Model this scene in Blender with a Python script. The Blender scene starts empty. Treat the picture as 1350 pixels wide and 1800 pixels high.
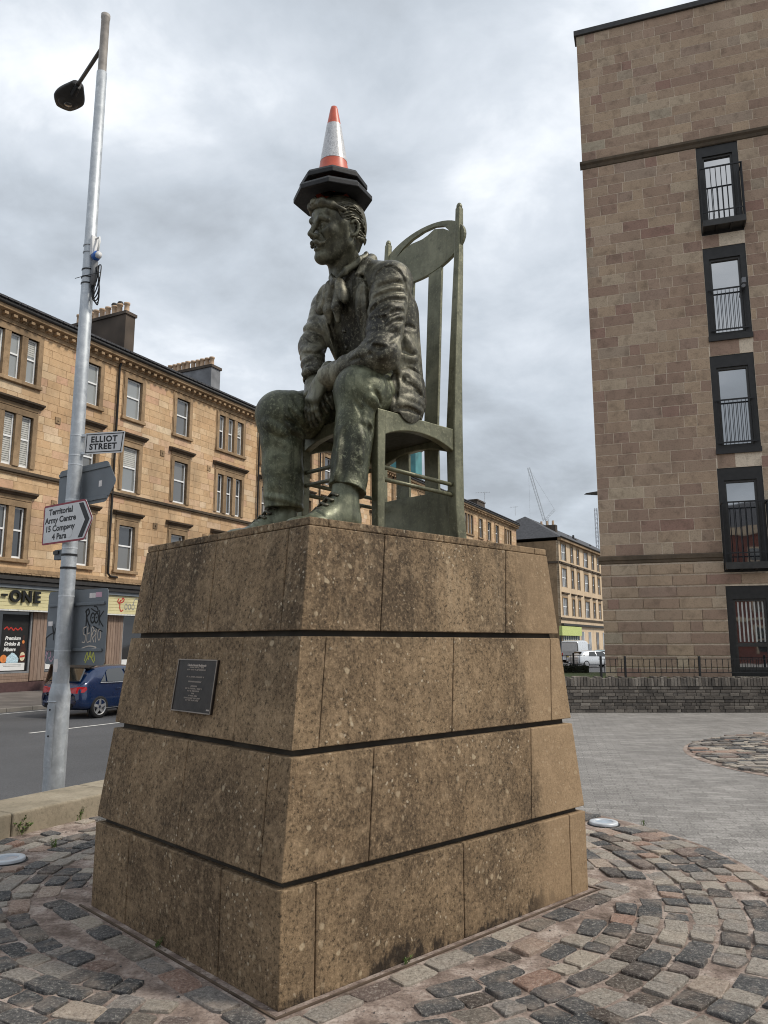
import bpy, bmesh, math, random
import numpy as np
from mathutils import Vector, Matrix
random.seed(7); RNG = np.random.default_rng(7)
R = math.radians
scene = bpy.context.scene
COL = scene.collection
PI = math.pi

# ------------------------------------------------------------------ camera
cam_d = bpy.data.cameras.new('camera'); cam = bpy.data.objects.new('camera', cam_d); COL.objects.link(cam)
cam_d.sensor_fit = 'VERTICAL'; cam_d.sensor_height = 24.0; cam_d.lens = 24.0 * 1366.8 / 1800.0
cam_d.clip_start = 0.05; cam_d.clip_end = 3000
cam.location = (0, 0, 1.6); cam.rotation_euler = (R(90) + 0.1674, 0, 0)
scene.camera = cam

# ------------------------------------------------------------------ sky and sun
SUN_AZ = R(102)      # compass-style, clockwise from +Y
SUN_EL = R(48)
world = bpy.data.worlds.new('World'); scene.world = world; world.use_nodes = True
def build_world():
    nt = world.node_tree; nt.nodes.clear(); L = nt.links.new
    n = lambda t: nt.nodes.new(t)
    out = n('ShaderNodeOutputWorld'); bg = n('ShaderNodeBackground'); L(bg.outputs[0], out.inputs[0])
    sky = n('ShaderNodeTexSky'); sky.sky_type = 'NISHITA'; sky.sun_disc = False
    sky.sun_elevation = SUN_EL; sky.sun_rotation = SUN_AZ; sky.air_density = 1.0; sky.dust_density = 2.0
    skm = n('ShaderNodeMix'); skm.data_type = 'RGBA'; skm.blend_type = 'MULTIPLY'; skm.inputs[0].default_value = 1
    L(sky.outputs[0], skm.inputs[6]); skm.inputs[7].default_value = (0.1, 0.1, 0.1, 1)
    tc = n('ShaderNodeTexCoord'); sep = n('ShaderNodeSeparateXYZ'); L(tc.outputs['Generated'], sep.inputs[0])
    ad = n('ShaderNodeMath'); ad.operation = 'ADD'; ad.inputs[1].default_value = 0.42
    ab = n('ShaderNodeMath'); ab.operation = 'ABSOLUTE'; L(sep.outputs[2], ab.inputs[0]); L(ab.outputs[0], ad.inputs[0])
    dv = n('ShaderNodeVectorMath'); dv.operation = 'DIVIDE'
    cb = n('ShaderNodeCombineXYZ'); L(ad.outputs[0], cb.inputs[0]); L(ad.outputs[0], cb.inputs[1]); cb.inputs[2].default_value = 1
    L(tc.outputs['Generated'], dv.inputs[0]); L(cb.outputs[0], dv.inputs[1])
    fl = n('ShaderNodeCombineXYZ'); s2 = n('ShaderNodeSeparateXYZ'); L(dv.outputs[0], s2.inputs[0])
    L(s2.outputs[0], fl.inputs[0]); L(s2.outputs[1], fl.inputs[1])
    mp = n('ShaderNodeMapping'); L(fl.outputs[0], mp.inputs[0])
    mp.inputs['Location'].default_value = (2.3, 0.85, 0.0); mp.inputs['Rotation'].default_value = (0, 0, R(20))
    mp.inputs['Scale'].default_value = (1.0, 1.15, 1)
    big = n('ShaderNodeTexNoise'); big.inputs['Scale'].default_value = 1.35; big.inputs['Detail'].default_value = 5
    big.inputs['Roughness'].default_value = 0.5; big.inputs['Distortion'].default_value = 0.25; L(mp.outputs[0], big.inputs['Vector'])
    sm = n('ShaderNodeTexNoise'); sm.inputs['Scale'].default_value = 4.2; sm.inputs['Detail'].default_value = 6
    sm.inputs['Roughness'].default_value = 0.6; sm.inputs['Distortion'].default_value = 0.2; L(mp.outputs[0], sm.inputs['Vector'])
    mx = n('ShaderNodeMix'); mx.data_type = 'FLOAT'; mx.inputs[0].default_value = 0.36
    L(big.outputs[0], mx.inputs[2]); L(sm.outputs[0], mx.inputs[3])
    rp = n('ShaderNodeValToRGB'); L(mx.outputs[0], rp.inputs[0])
    e = rp.color_ramp.elements
    e[0].position = 0.35; e[0].color = (0.262, 0.286, 0.314, 1)
    e[1].position = 0.62; e[1].color = (0.66, 0.685, 0.715, 1)
    m = e.new(0.46); m.color = (0.372, 0.408, 0.450, 1)
    m = e.new(0.54); m.color = (0.47, 0.505, 0.548, 1)
    mc = n('ShaderNodeMix'); mc.data_type = 'RGBA'; mc.inputs[0].default_value = 0.95
    L(skm.outputs[2], mc.inputs[6]); L(rp.outputs[0], mc.inputs[7])
    L(mc.outputs[2], bg.inputs[0]); bg.inputs[1].default_value = 0.87
build_world()
sun_d = bpy.data.lights.new('sun', 'SUN'); sun = bpy.data.objects.new('sun', sun_d); COL.objects.link(sun)
sun_d.energy = 1.5; sun_d.angle = R(10); sun_d.color = (1.0, 0.93, 0.82)
sdir = Vector((math.sin(SUN_AZ) * math.cos(SUN_EL), math.cos(SUN_AZ) * math.cos(SUN_EL), math.sin(SUN_EL)))
sun.rotation_euler = sdir.to_track_quat('Z', 'Y').to_euler(); sun.location = sdir * 60
scene.view_settings.view_transform = 'Standard'; scene.view_settings.look = 'None'
scene.view_settings.exposure = 0.92; scene.view_settings.gamma = 1.0; scene.view_settings.use_curve_mapping = False
scene.render.engine = 'CYCLES'
scene.cycles.pixel_filter_type = 'BLACKMAN_HARRIS'; scene.cycles.filter_width = 1.05

# ------------------------------------------------------------------ materials
class NT:
    def __init__(s, name, rough=0.8, metal=0.0, spec=0.4):
        s.m = bpy.data.materials.new(name); s.m.use_nodes = True; s.t = s.m.node_tree; s.t.nodes.clear()
        o = s.t.nodes.new('ShaderNodeOutputMaterial'); s.b = s.t.nodes.new('ShaderNodeBsdfPrincipled')
        s.t.links.new(s.b.outputs[0], o.inputs[0]); s.o = o
        s.b.inputs['Roughness'].default_value = rough; s.b.inputs['Metallic'].default_value = metal
        s.b.inputs['Specular IOR Level'].default_value = spec
        s._pos = None
    def n(s, t, **k):
        x = s.t.nodes.new(t)
        for a, v in k.items(): setattr(x, a, v)
        return x
    def l(s, a, b): s.t.links.new(a, b)
    def put(s, sock, v):
        if hasattr(v, 'is_output'): s.l(v, sock)
        elif isinstance(v, (tuple, list)) and len(v) == 3 and sock.type == 'RGBA': sock.default_value = (*v, 1)
        else: sock.default_value = v
    def pos(s, kind='obj'):
        if kind == 'world':
            return s.n('ShaderNodeNewGeometry').outputs['Position']
        return s.n('ShaderNodeTexCoord').outputs['Object']
    def mapping(s, vec, scale=(1, 1, 1), loc=(0, 0, 0), rot=(0, 0, 0)):
        m = s.n('ShaderNodeMapping'); s.l(vec, m.inputs[0]); m.inputs['Scale'].default_value = scale
        m.inputs['Location'].default_value = loc; m.inputs['Rotation'].default_value = rot
        return m.outputs[0]
    def noise(s, vec, scale, detail=4, rough=0.55, dist=0.0):
        x = s.n('ShaderNodeTexNoise'); s.l(vec, x.inputs['Vector']); x.inputs['Scale'].default_value = scale
        x.inputs['Detail'].default_value = detail; x.inputs['Roughness'].default_value = rough
        x.inputs['Distortion'].default_value = dist
        return x.outputs[0]
    def voro(s, vec, scale, feature='F1', rnd=1.0, out=0):
        x = s.n('ShaderNodeTexVoronoi', feature=feature); s.l(vec, x.inputs['Vector']); x.inputs['Scale'].default_value = scale
        x.inputs['Randomness'].default_value = rnd
        return x.outputs[out]
    def ramp(s, fac, stops):
        x = s.n('ShaderNodeValToRGB'); s.l(fac, x.inputs[0]); e = x.color_ramp.elements
        while len(e) < len(stops): e.new(0.5)
        for i, (p, c) in enumerate(stops):
            e[i].position = p; e[i].color = (c, c, c, 1) if isinstance(c, (int, float)) else (*c, 1)
        return x.outputs[0]
    def mix(s, fac, a, b, blend='MIX'):
        x = s.n('ShaderNodeMix', data_type='RGBA', blend_type=blend)
        s.put(x.inputs[0], fac); s.put(x.inputs[6], a); s.put(x.inputs[7], b)
        return x.outputs[2]
    def math(s, op, a, b=0.0, c=None):
        x = s.n('ShaderNodeMath', operation=op); s.put(x.inputs[0], a); s.put(x.inputs[1], b)
        if c is not None: s.put(x.inputs[2], c)
        return x.outputs[0]
    def rnd(s):
        a = s.n('ShaderNodeObjectInfo').outputs['Random']; b = s.n('ShaderNodeNewGeometry').outputs['Random Per Island']
        return s.math('FRACT', s.math('ADD', a, s.math('MULTIPLY', b, 7.31)))
    def shift(s, vec, r, k=37.0):
        x = s.n('ShaderNodeVectorMath', operation='ADD'); s.l(vec, x.inputs[0])
        c = s.n('ShaderNodeCombineXYZ'); m = s.math('MULTIPLY', r, k)
        for i in range(3): s.l(m, c.inputs[i])
        s.l(c.outputs[0], x.inputs[1]); return x.outputs[0]
    def col(s, v): s.put(s.b.inputs['Base Color'], v)
    def rough(s, v): s.put(s.b.inputs['Roughness'], v)
    def bump(s, h, strength=0.3, dist=0.01, prev=None):
        x = s.n('ShaderNodeBump'); x.inputs['Strength'].default_value = strength; x.inputs['Distance'].default_value = dist
        s.l(h, x.inputs['Height'])
        if prev is not None: s.l(prev, x.inputs['Normal'])
        s.l(x.outputs[0], s.b.inputs['Normal']); return x.outputs[0]

MATS = {}
def simple(name, c, rough=0.6, metal=0.0, spec=0.4, var=0.25, scale=8.0, bump=0.0, bscale=60.0):
    t = NT(name, rough, metal, spec); p = t.pos('world')
    f = t.noise(p, scale, 5)
    lo = tuple(x * (1 - var) for x in c); hi = tuple(min(1, x * (1 + var)) for x in c)
    t.col(t.ramp(f, [(0.3, lo), (0.7, hi)]))
    g = t.noise(p, scale * 4, 3); t.rough(t.ramp(g, [(0.2, max(0.03, rough * 0.8)), (0.8, min(1, rough * 1.2))]))
    if bump: t.bump(t.noise(p, bscale, 4), bump, 0.004)
    MATS[name] = t.m; return t.m

def m_bronze(name, dark, mid, pale, scr=1.0, streak=0.6):
    t = NT(name, 0.5, 0.38, 0.5); p = t.pos()
    a = t.noise(p, 3.2, 7, 0.62, 0.6)
    base = t.ramp(a, [(0.30, dark), (0.50, mid), (0.72, pale)])
    st = t.noise(t.mapping(p, (9, 9, 1.2)), 2.4, 5, 0.6)
    base = t.mix(t.ramp(st, [(0.48, 0.0), (0.66, streak)]), base, tuple(x * 0.42 for x in dark))
    sp = t.noise(p, 46, 3, 0.7)
    base = t.mix(t.ramp(sp, [(0.52, 0.0), (0.72, 0.65)]), base, pale)
    bk = t.noise(p, 14, 5, 0.7)
    base = t.mix(t.ramp(bk, [(0.55, 0.0), (0.70, 0.55)]), base, tuple(x * 0.5 for x in dark))
    t.col(base); t.rough(t.ramp(sp, [(0.3, 0.30), (0.7, 0.55)]))
    n1 = t.bump(t.noise(p, 70, 5, 0.7, 0.3), 0.40 * scr, 0.004)
    t.bump(t.noise(t.mapping(p, (1, 1, 0.4)), 190, 3, 0.7), 0.35 * scr, 0.002, n1)
    MATS[name] = t.m
m_bronze('bronze_jacket', (0.017, 0.015, 0.010), (0.074, 0.068, 0.047), (0.350, 0.330, 0.240), 1.7)
m_bronze('bronze_trousers', (0.026, 0.027, 0.015), (0.084, 0.090, 0.052), (0.265, 0.275, 0.180), 1.6)
m_bronze('bronze_skin', (0.026, 0.024, 0.015), (0.090, 0.087, 0.058), (0.205, 0.198, 0.135), 0.6)
m_bronze('bronze_hair', (0.028, 0.025, 0.016), (0.085, 0.079, 0.053), (0.220, 0.205, 0.142), 0.9)
m_bronze('bronze_shoe', (0.072, 0.076, 0.046), (0.130, 0.139, 0.088), (0.215, 0.222, 0.150), 0.7)
m_bronze('bronze_chair', (0.085, 0.084, 0.049), (0.165, 0.163, 0.102), (0.285, 0.275, 0.182), 0.6, 0.25)

def m_plinth():
    t = NT('plinth_stone', 0.85, 0, 0.25); p = t.pos('world'); r = t.rnd()
    ps = t.shift(p, r, 11.0)
    a = t.noise(ps, 2.2, 8, 0.65, 0.4)
    base = t.ramp(a, [(0.28, (0.100, 0.070, 0.041)), (0.5, (0.190, 0.138, 0.082)), (0.75, (0.310, 0.235, 0.145))])
    base = t.mix(t.ramp(r, [(0.0, 0.0), (1.0, 0.5)]), base, (0.285, 0.215, 0.132))
    lo = t.n('ShaderNodeSeparateXYZ'); t.l(t.pos(), lo.inputs[0])
    clean = t.math('SMOOTH_MIN', t.math('MAXIMUM', t.math('MULTIPLY', t.math('SUBTRACT', t.math('ADD', lo.outputs[0], t.math('MULTIPLY', t.noise(t.mapping(p, (1, 1, 0.5)), 4.5, 6, 0.65), 0.5)), 2.22), 7.0), 0.0), 1.0, 0.1)
    dirt = t.math('SUBTRACT', 1.0, t.math('MULTIPLY', clean, 0.85))
    # vertical water streaks
    st = t.noise(t.mapping(p, (5.5, 5.5, 0.35)), 1.0, 6, 0.6, 0.3)
    zz = t.n('ShaderNodeSeparateXYZ'); t.l(p, zz.inputs[0]); up = t.ramp(t.math('MULTIPLY', zz.outputs[2], 0.4), [(0.60, 0.28), (0.72, 1.0)])
    base = t.mix(t.math('MULTIPLY', t.ramp(st, [(0.47, 0.0), (0.63, 0.75)]), up), base, (0.055, 0.042, 0.028))
    st2 = t.noise(t.mapping(p, (8, 8, 0.3), (4, 2, 1)), 1.0, 5, 0.6, 0.2)
    base = t.mix(t.math('MULTIPLY', t.ramp(st2, [(0.58, 0.0), (0.74, 0.6)]), up), base, (0.42, 0.345, 0.235))
    # speckle and pores
    sp = t.noise(p, 48, 7, 0.85)
    blotch = t.noise(p, 1.5, 8, 0.7, 0.3); base = t.mix(t.math('MULTIPLY', t.ramp(blotch, [(0.42, 0.0), (0.60, 0.65)]), dirt), base, (0.070, 0.052, 0.034))
    base = t.mix(t.ramp(sp, [(0.40, 0.9), (0.485, 0.0)]), base, (0.030, 0.023, 0.015))
    base = t.mix(t.ramp(sp, [(0.54, 0.0), (0.64, 0.7)]), base, (0.43, 0.335, 0.215))
    # lichen discs
    wob = t.n('ShaderNodeTexNoise'); t.l(p, wob.inputs['Vector']); wob.inputs['Scale'].default_value = 14
    pw = t.mix(0.045, p, wob.outputs[1]); v = t.voro(pw, 11.0)
    vm = t.noise(p, 2.6, 3)
    lich = t.math('MULTIPLY', t.ramp(v, [(0.11, 1.0), (0.19, 0.0)]), t.ramp(vm, [(0.45, 0.0), (0.60, 0.60)]))
    base = t.mix(lich, base, (0.52, 0.45, 0.315))
    v2 = t.voro(t.mapping(pw, (1, 1, 1), (3.3, 1.7, 0.4)), 26.0)
    l2 = t.math('MULTIPLY', t.ramp(v2, [(0.13, 1.0), (0.20, 0.0)]), t.ramp(t.noise(p, 3.7, 2), [(0.47, 0.0), (0.62, 0.75)]))
    base = t.mix(l2, base, (0.50, 0.455, 0.350))
    # black algae creeping up from the foot
    z = t.n('ShaderNodeSeparateXYZ'); t.l(p, z.inputs[0])
    top = t.math('MULTIPLY', t.math('MULTIPLY', t.noise(t.mapping(p, (3.2, 3.2, 1.1)), 1.6, 7, 0.75), t.ramp(t.noise(p, 1.1, 3), [(0.40, 0.55), (0.60, 1.0)])), 0.66)
    al = t.math('SUBTRACT', t.math('SUBTRACT', top, 0.225), z.outputs[2])
    base = t.mix(t.ramp(al, [(0.0, 0.0), (0.05, 0.9)]), base, (0.022, 0.017, 0.013))
    mid = t.noise(p, 11, 6, 0.7); base = t.mix(t.ramp(mid, [(0.52, 0.0), (0.68, 0.5)]), base, (0.36, 0.275, 0.175))
    base = t.mix(t.math('MULTIPLY', clean, 0.58), base, t.mix(mid, (0.27, 0.195, 0.115), (0.43, 0.325, 0.205)))
    base = t.mix(1.0, base, (1.045, 0.975, 0.94), 'MULTIPLY')
    t.col(base)
    n1 = t.bump(t.noise(p, 60, 6, 0.75), 0.7, 0.008)
    t.bump(t.noise(p, 9, 4, 0.6), 0.25, 0.01, n1)
    MATS['plinth_stone'] = t.m
m_plinth()
simple('plinth_core', (0.05, 0.042, 0.032), 0.95, var=0.5, scale=6)

def m_sett():
    t = NT('sett_stone', 0.75, 0, 0.35); p = t.pos('world'); r = t.rnd()
    tone = t.ramp(r, [(0.0, (0.060, 0.062, 0.066)), (0.24, (0.120, 0.118, 0.118)), (0.40, (0.092, 0.070, 0.057)),
                      (0.50, (0.38, 0.335, 0.28)), (0.66, (0.27, 0.245, 0.225)), (0.82, (0.50, 0.435, 0.355)), (0.92, (0.36, 0.225, 0.17)), (1.0, (0.10, 0.10, 0.10))])
    sp = t.noise(t.shift(p, r), 60, 7, 0.85)
    lo = t.mix(0.55, tone, (0.02, 0.02, 0.02)); hi = t.mix(0.5, tone, (0.70, 0.66, 0.58))
    c = t.mix(t.ramp(sp, [(0.40, 1.0), (0.49, 0.0)]), tone, lo)
    c = t.mix(t.ramp(sp, [(0.53, 0.0), (0.62, 1.0)]), c, hi)
    du = t.noise(p, 6, 5, 0.6)
    c = t.mix(t.ramp(du, [(0.50, 0.0), (0.70, 0.55)]), c, (0.40, 0.325, 0.265))
    t.col(c)
    n1 = t.bump(t.noise(t.shift(p, r), 22, 7, 0.75, 0.6), 1.0, 0.028)
    t.bump(sp, 0.6, 0.008, n1)
    MATS['sett_stone'] = t.m
m_sett()
def m_mortar():
    t = NT('mortar_bed', 0.95, 0, 0.15); p = t.pos('world')
    a = t.noise(p, 5, 8, 0.65); b = t.noise(p, 60, 5, 0.8)
    c = t.ramp(a, [(0.32, (0.11, 0.082, 0.068)), (0.48, (0.29, 0.225, 0.19)), (0.64, (0.52, 0.44, 0.385))])
    c = t.mix(t.ramp(b, [(0.35, 0.7), (0.5, 0.0)]), c, (0.09, 0.07, 0.06))
    c = t.mix(t.ramp(b, [(0.58, 0.0), (0.75, 0.6)]), c, (0.52, 0.46, 0.40))
    t.col(c); n1 = t.bump(b, 0.8, 0.012); t.bump(t.noise(p, 14, 5), 0.6, 0.03, n1)
    MATS['mortar_bed'] = t.m
m_mortar()
def m_paver():
    t = NT('granite_paver', 0.8, 0, 0.3); p = t.pos('world')
    q = t.mapping(p, (1, 1, 1), (0, 0, 0), (0, 0, R(12)))
    br = t.n('ShaderNodeTexBrick'); t.l(q, br.inputs['Vector'])
    br.inputs['Color1'].default_value = (0.0, 0.0, 0.0, 1); br.inputs['Color2'].default_value = (1, 1, 1, 1)
    br.inputs['Mortar'].default_value = (0.5, 0.5, 0.5, 1)
    br.inputs['Scale'].default_value = 1.0; br.inputs['Mortar Size'].default_value = 0.007; br.inputs['Mortar Smooth'].default_value = 0.2
    br.inputs['Brick Width'].default_value = 0.26; br.inputs['Row Height'].default_value = 0.105; br.inputs['Bias'].default_value = 0.0
    sp = t.noise(p, 55, 6, 0.85); big = t.noise(p, 0.7, 5)
    c = t.mix(br.outputs[0], (0.235, 0.222, 0.207), (0.365, 0.346, 0.324)); patch = t.noise(p, 3.2, 7, 0.75); c = t.mix(t.ramp(patch, [(0.40, 0.5), (0.56, 0.0)]), c, (0.13, 0.122, 0.114))
    c = t.mix(t.ramp(sp, [(0.38, 0.85), (0.5, 0.0)]), c, (0.05, 0.048, 0.046))
    c = t.mix(t.ramp(sp, [(0.53, 0.0), (0.66, 0.85)]), c, (0.62, 0.59, 0.56))
    c = t.mix(t.ramp(big, [(0.3, 0.35), (0.6, 0.0)]), c, (0.11, 0.105, 0.10))
    c = t.mix(t.math('MULTIPLY', br.outputs[1], 0.42), c, (0.06, 0.055, 0.05))
    t.col(c); n1 = t.bump(br.outputs[1], -0.6, 0.01); t.bump(sp, 0.3, 0.004, n1)
    MATS['granite_paver'] = t.m
m_paver()
def m_asphalt():
    t = NT('road_asphalt', 0.85, 0, 0.3); p = t.pos('world')
    sp = t.noise(p, 70, 4, 0.8); big = t.noise(p, 0.35, 5); 
    c = t.ramp(big, [(0.3, (0.075, 0.076, 0.080)), (0.7, (0.115, 0.116, 0.122))])
    c = t.mix(t.ramp(sp, [(0.4, 0.6), (0.52, 0.0)]), c, (0.03, 0.03, 0.032))
    c = t.mix(t.ramp(sp, [(0.58, 0.0), (0.75, 0.5)]), c, (0.26, 0.26, 0.27))
    t.col(c); t.bump(sp, 0.4, 0.006); MATS['road_asphalt'] = t.m
m_asphalt()
def m_stone(name, stops, grain=(0.10, 0.07, 0.04), pale=(0.5, 0.4, 0.28), soot=0.0, streak=0.25, sootc=(0.05, 0.042, 0.034)):
    t = NT(name, 0.88, 0, 0.2); p = t.pos('world'); r = t.rnd()
    c = t.ramp(r, stops)
    n1 = t.noise(t.shift(p, r), 3.5, 7, 0.65, 0.3)
    c = t.mix(t.ramp(n1, [(0.3, 0.5), (0.5, 0.0)]), c, grain)
    c = t.mix(t.ramp(n1, [(0.55, 0.0), (0.75, 0.35)]), c, pale)
    if streak:
        s2 = t.noise(t.mapping(p, (1.3, 1.3, 0.16)), 1.0, 6, 0.6)
        c = t.mix(t.ramp(s2, [(0.5, 0.0), (0.68, streak)]), c, sootc)
    if soot:
        s3 = t.noise(p, 0.33, 6, 0.6)
        c = t.mix(t.ramp(s3, [(0.46, 0.0), (0.66, soot)]), c, sootc)
    fine = t.noise(p, 30, 4, 0.7); c = t.mix(t.ramp(fine, [(0.35, 0.35), (0.5, 0.0)]), c, grain)
    t.col(c); t.bump(fine, 0.4, 0.01); MATS[name] = t.m
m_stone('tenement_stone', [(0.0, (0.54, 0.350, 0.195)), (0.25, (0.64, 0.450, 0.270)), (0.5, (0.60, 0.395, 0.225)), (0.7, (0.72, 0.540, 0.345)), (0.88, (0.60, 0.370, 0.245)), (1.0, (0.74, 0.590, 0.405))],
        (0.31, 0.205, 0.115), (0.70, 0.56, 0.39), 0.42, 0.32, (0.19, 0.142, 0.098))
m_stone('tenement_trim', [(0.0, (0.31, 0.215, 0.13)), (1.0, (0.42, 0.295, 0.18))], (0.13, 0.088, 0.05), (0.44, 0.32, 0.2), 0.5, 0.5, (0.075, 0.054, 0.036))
m_stone('tenement_mortar', [(0.0, (0.36, 0.26, 0.165)), (1.0, (0.42, 0.31, 0.205))], (0.2, 0.14, 0.09), (0.42, 0.33, 0.22), 0.3, 0.0)
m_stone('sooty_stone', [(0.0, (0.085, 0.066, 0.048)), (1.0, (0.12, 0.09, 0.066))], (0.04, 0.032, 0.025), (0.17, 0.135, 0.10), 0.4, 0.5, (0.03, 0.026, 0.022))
m_stone('flat_stone', [(0.0, (0.335, 0.228, 0.172)), (0.2, (0.420, 0.308, 0.218)), (0.45, (0.475, 0.348, 0.240)), (0.62, (0.340, 0.230, 0.172)), (0.8, (0.515, 0.408, 0.292)), (0.92, (0.330, 0.202, 0.158)), (1.0, (0.435, 0.368, 0.272))],
        (0.12, 0.085, 0.06), (0.30, 0.24, 0.17), 0.0, 0.16, (0.10, 0.08, 0.06))
m_stone('flat_mortar', [(0.0, (0.68, 0.57, 0.44)), (1.0, (0.72, 0.61, 0.48))], (0.2, 0.15, 0.1), (0.42, 0.34, 0.25), 0, 0)
m_stone('tenement_pale', [(0.0, (0.62, 0.48, 0.33)), (1.0, (0.66, 0.52, 0.37))], (0.46, 0.34, 0.22), (0.74, 0.62, 0.48), 0.25, 0.3, (0.34, 0.26, 0.18))
m_stone('red_brick', [(0.0, (0.20, 0.065, 0.045)), (1.0, (0.26, 0.09, 0.06))], (0.12, 0.04, 0.03), (0.3, 0.13, 0.1), 0.3, 0.2)
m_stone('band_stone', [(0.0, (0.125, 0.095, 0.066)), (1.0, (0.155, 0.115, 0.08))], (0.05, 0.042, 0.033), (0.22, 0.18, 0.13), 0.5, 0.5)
m_stone('wall_brick', [(0.0, (0.085, 0.076, 0.068)), (0.3, (0.150, 0.132, 0.115)), (0.55, (0.205, 0.180, 0.155)), (0.8, (0.110, 0.097, 0.085)), (1.0, (0.28, 0.25, 0.215))], (0.035, 0.031, 0.028), (0.30, 0.27, 0.23), 0.4, 0.3, (0.03, 0.027, 0.024))
m_stone('coping_stone', [(0.0, (0.34, 0.29, 0.215)), (1.0, (0.40, 0.345, 0.26))], (0.12, 0.105, 0.075), (0.62, 0.56, 0.45), 0.45, 0.0, (0.12, 0.10, 0.07))
def m_galv():
    t = NT('galvanised_steel', 0.5, 0.55, 0.5); p = t.pos()
    v = t.voro(t.mapping(p, (1, 1, 0.55)), 26, out=1); n1 = t.noise(p, 10, 6, 0.7, 0.5); n2 = t.noise(t.mapping(p, (6, 6, 0.7)), 2, 4)
    sepv = t.n('ShaderNodeSeparateColor'); t.l(v, sepv.inputs[0])
    c = t.ramp(n1, [(0.3, (0.33, 0.355, 0.38)), (0.52, (0.43, 0.455, 0.48)), (0.74, (0.62, 0.645, 0.665))])
    c = t.mix(t.ramp(sepv.outputs[0], [(0.0, 0.0), (1.0, 0.25)]), c, (0.62, 0.65, 0.67))
    c = t.mix(t.ramp(n2, [(0.45, 0.0), (0.7, 0.4)]), c, (0.27, 0.285, 0.30))
    t.col(c); t.rough(t.ramp(n1, [(0.3, 0.42), (0.7, 0.62)])); MATS['galvanised_steel'] = t.m
m_galv()
simple('sign_grey', (0.155, 0.172, 0.188), 0.55, 0.1, var=0.12, scale=4)
simple('sign_white', (0.62, 0.62, 0.62), 0.45, var=0.08, scale=6)
simple('sign_black', (0.012, 0.012, 0.013), 0.5)
simple('sign_red', (0.25, 0.018, 0.035), 0.45, var=0.1)
simple('lamp_dark', (0.030, 0.029, 0.028), 0.5)
simple('lamp_arm_brown', (0.085, 0.075, 0.066), 0.5)
simple('spigot_beige', (0.36, 0.33, 0.30), 0.55)
simple('cable_black', (0.010, 0.010, 0.011), 0.5)
simple('socket_blue', (0.03, 0.12, 0.42), 0.4)
simple('plastic_white', (0.70, 0.70, 0.68), 0.45, var=0.1)
simple('sticker_pink', (0.60, 0.36, 0.44), 0.6)
simple('sticker_white', (0.66, 0.62, 0.60), 0.6)
simple('paint_cream', (0.62, 0.53, 0.44), 0.7, var=0.2)
simple('paint_yellow', (0.55, 0.56, 0.10), 0.7)
simple('paint_black', (0.010, 0.010, 0.010), 0.6)
simple('plaque_bronze', (0.030, 0.024, 0.020), 0.42, 0.5, var=0.35, scale=20, bump=0.15)
simple('plaque_letter', (0.42, 0.36, 0.31), 0.45, 0.2)
simple('plaque_rim', (0.22, 0.185, 0.155), 0.4, 0.4)
simple('edge_steel', (0.10, 0.072, 0.052), 0.7, 0.2, var=0.4, scale=12)
def m_conep():
    t = NT('cone_orange', 0.42, 0, 0.5); p = t.pos()
    c = t.ramp(t.noise(p, 14, 5, 0.7), [(0.3, (0.46, 0.075, 0.038)), (0.7, (0.60, 0.115, 0.058))])
    c = t.mix(t.ramp(t.noise(p, 50, 4, 0.8), [(0.62, 0.0), (0.75, 0.7)]), c, (0.16, 0.06, 0.045))
    t.col(c); t.bump(t.noise(p, 40, 3), 0.08, 0.004); MATS['cone_orange'] = t.m
    t = NT('cone_sleeve', 0.35, 0.1, 0.5); p = t.pos()
    c = t.ramp(t.noise(p, 70, 4, 0.75), [(0.34, (0.36, 0.36, 0.37)), (0.52, (0.62, 0.62, 0.63))])
    cr = t.voro(p, 60, 'DISTANCE_TO_EDGE'); c = t.mix(t.ramp(cr, [(0.0, 0.45), (0.07, 0.0)]), c, (0.2, 0.2, 0.2))
    t.col(c); MATS['cone_sleeve'] = t.m
m_conep()
simple('cone_rubber', (0.014, 0.014, 0.015), 0.55, var=0.4, scale=14, bump=0.2)
simple('roof_slate', (0.050, 0.050, 0.055), 0.7, var=0.35, scale=3)
simple('gutter_dark', (0.030, 0.028, 0.027), 0.6)
simple('pipe_black', (0.018, 0.016, 0.015), 0.5)
simple('chimney_pot', (0.46, 0.325, 0.215), 0.8, var=0.3, scale=1.5)
simple('chimney_render', (0.075, 0.058, 0.045), 0.95, var=0.45, scale=0.9, bump=0.3, bscale=8)
simple('chimney_lead', (0.20, 0.205, 0.215), 0.6, var=0.35, scale=1.2)
simple('chimney_wrap', (0.07, 0.22, 0.23), 0.6, var=0.3, scale=1)
simple('window_white', (0.82, 0.83, 0.83), 0.4, var=0.05)
def m_glass(name, stops, rough=0.04):
    t = NT(name, rough, 0, 0.9); p = t.pos('world'); r = t.rnd()
    c = t.ramp(r, stops)
    t.col(c); t.b.inputs['Coat Weight'].default_value = 0.6; t.b.inputs['Coat Roughness'].default_value = 0.03
    t.bump(t.noise(p, 0.9, 2), 0.05, 0.05); MATS[name] = t.m
m_glass('window_glass', [(0.0, (0.020, 0.022, 0.025)), (0.45, (0.05, 0.055, 0.06)), (0.7, (0.12, 0.12, 0.115)), (1.0, (0.20, 0.195, 0.185))])
m_glass('window_glass_sky', [(0.0, (0.20, 0.215, 0.22)), (1.0, (0.32, 0.335, 0.33))])  # pale base colour paints the sky's reflection into the upper panes
m_glass('shop_glass', [(0.0, (0.006, 0.006, 0.007)), (1.0, (0.012, 0.012, 0.013))])
def m_mirror():
    t = NT('flat_glass', 0.02, 0.0, 1.0); p = t.pos('world')
    t.col((0.03, 0.033, 0.038)); t.b.inputs['IOR'].default_value = 2.6
    t.bump(t.noise(p, 1.1, 2), 0.03, 0.05); MATS['flat_glass'] = t.m
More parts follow.
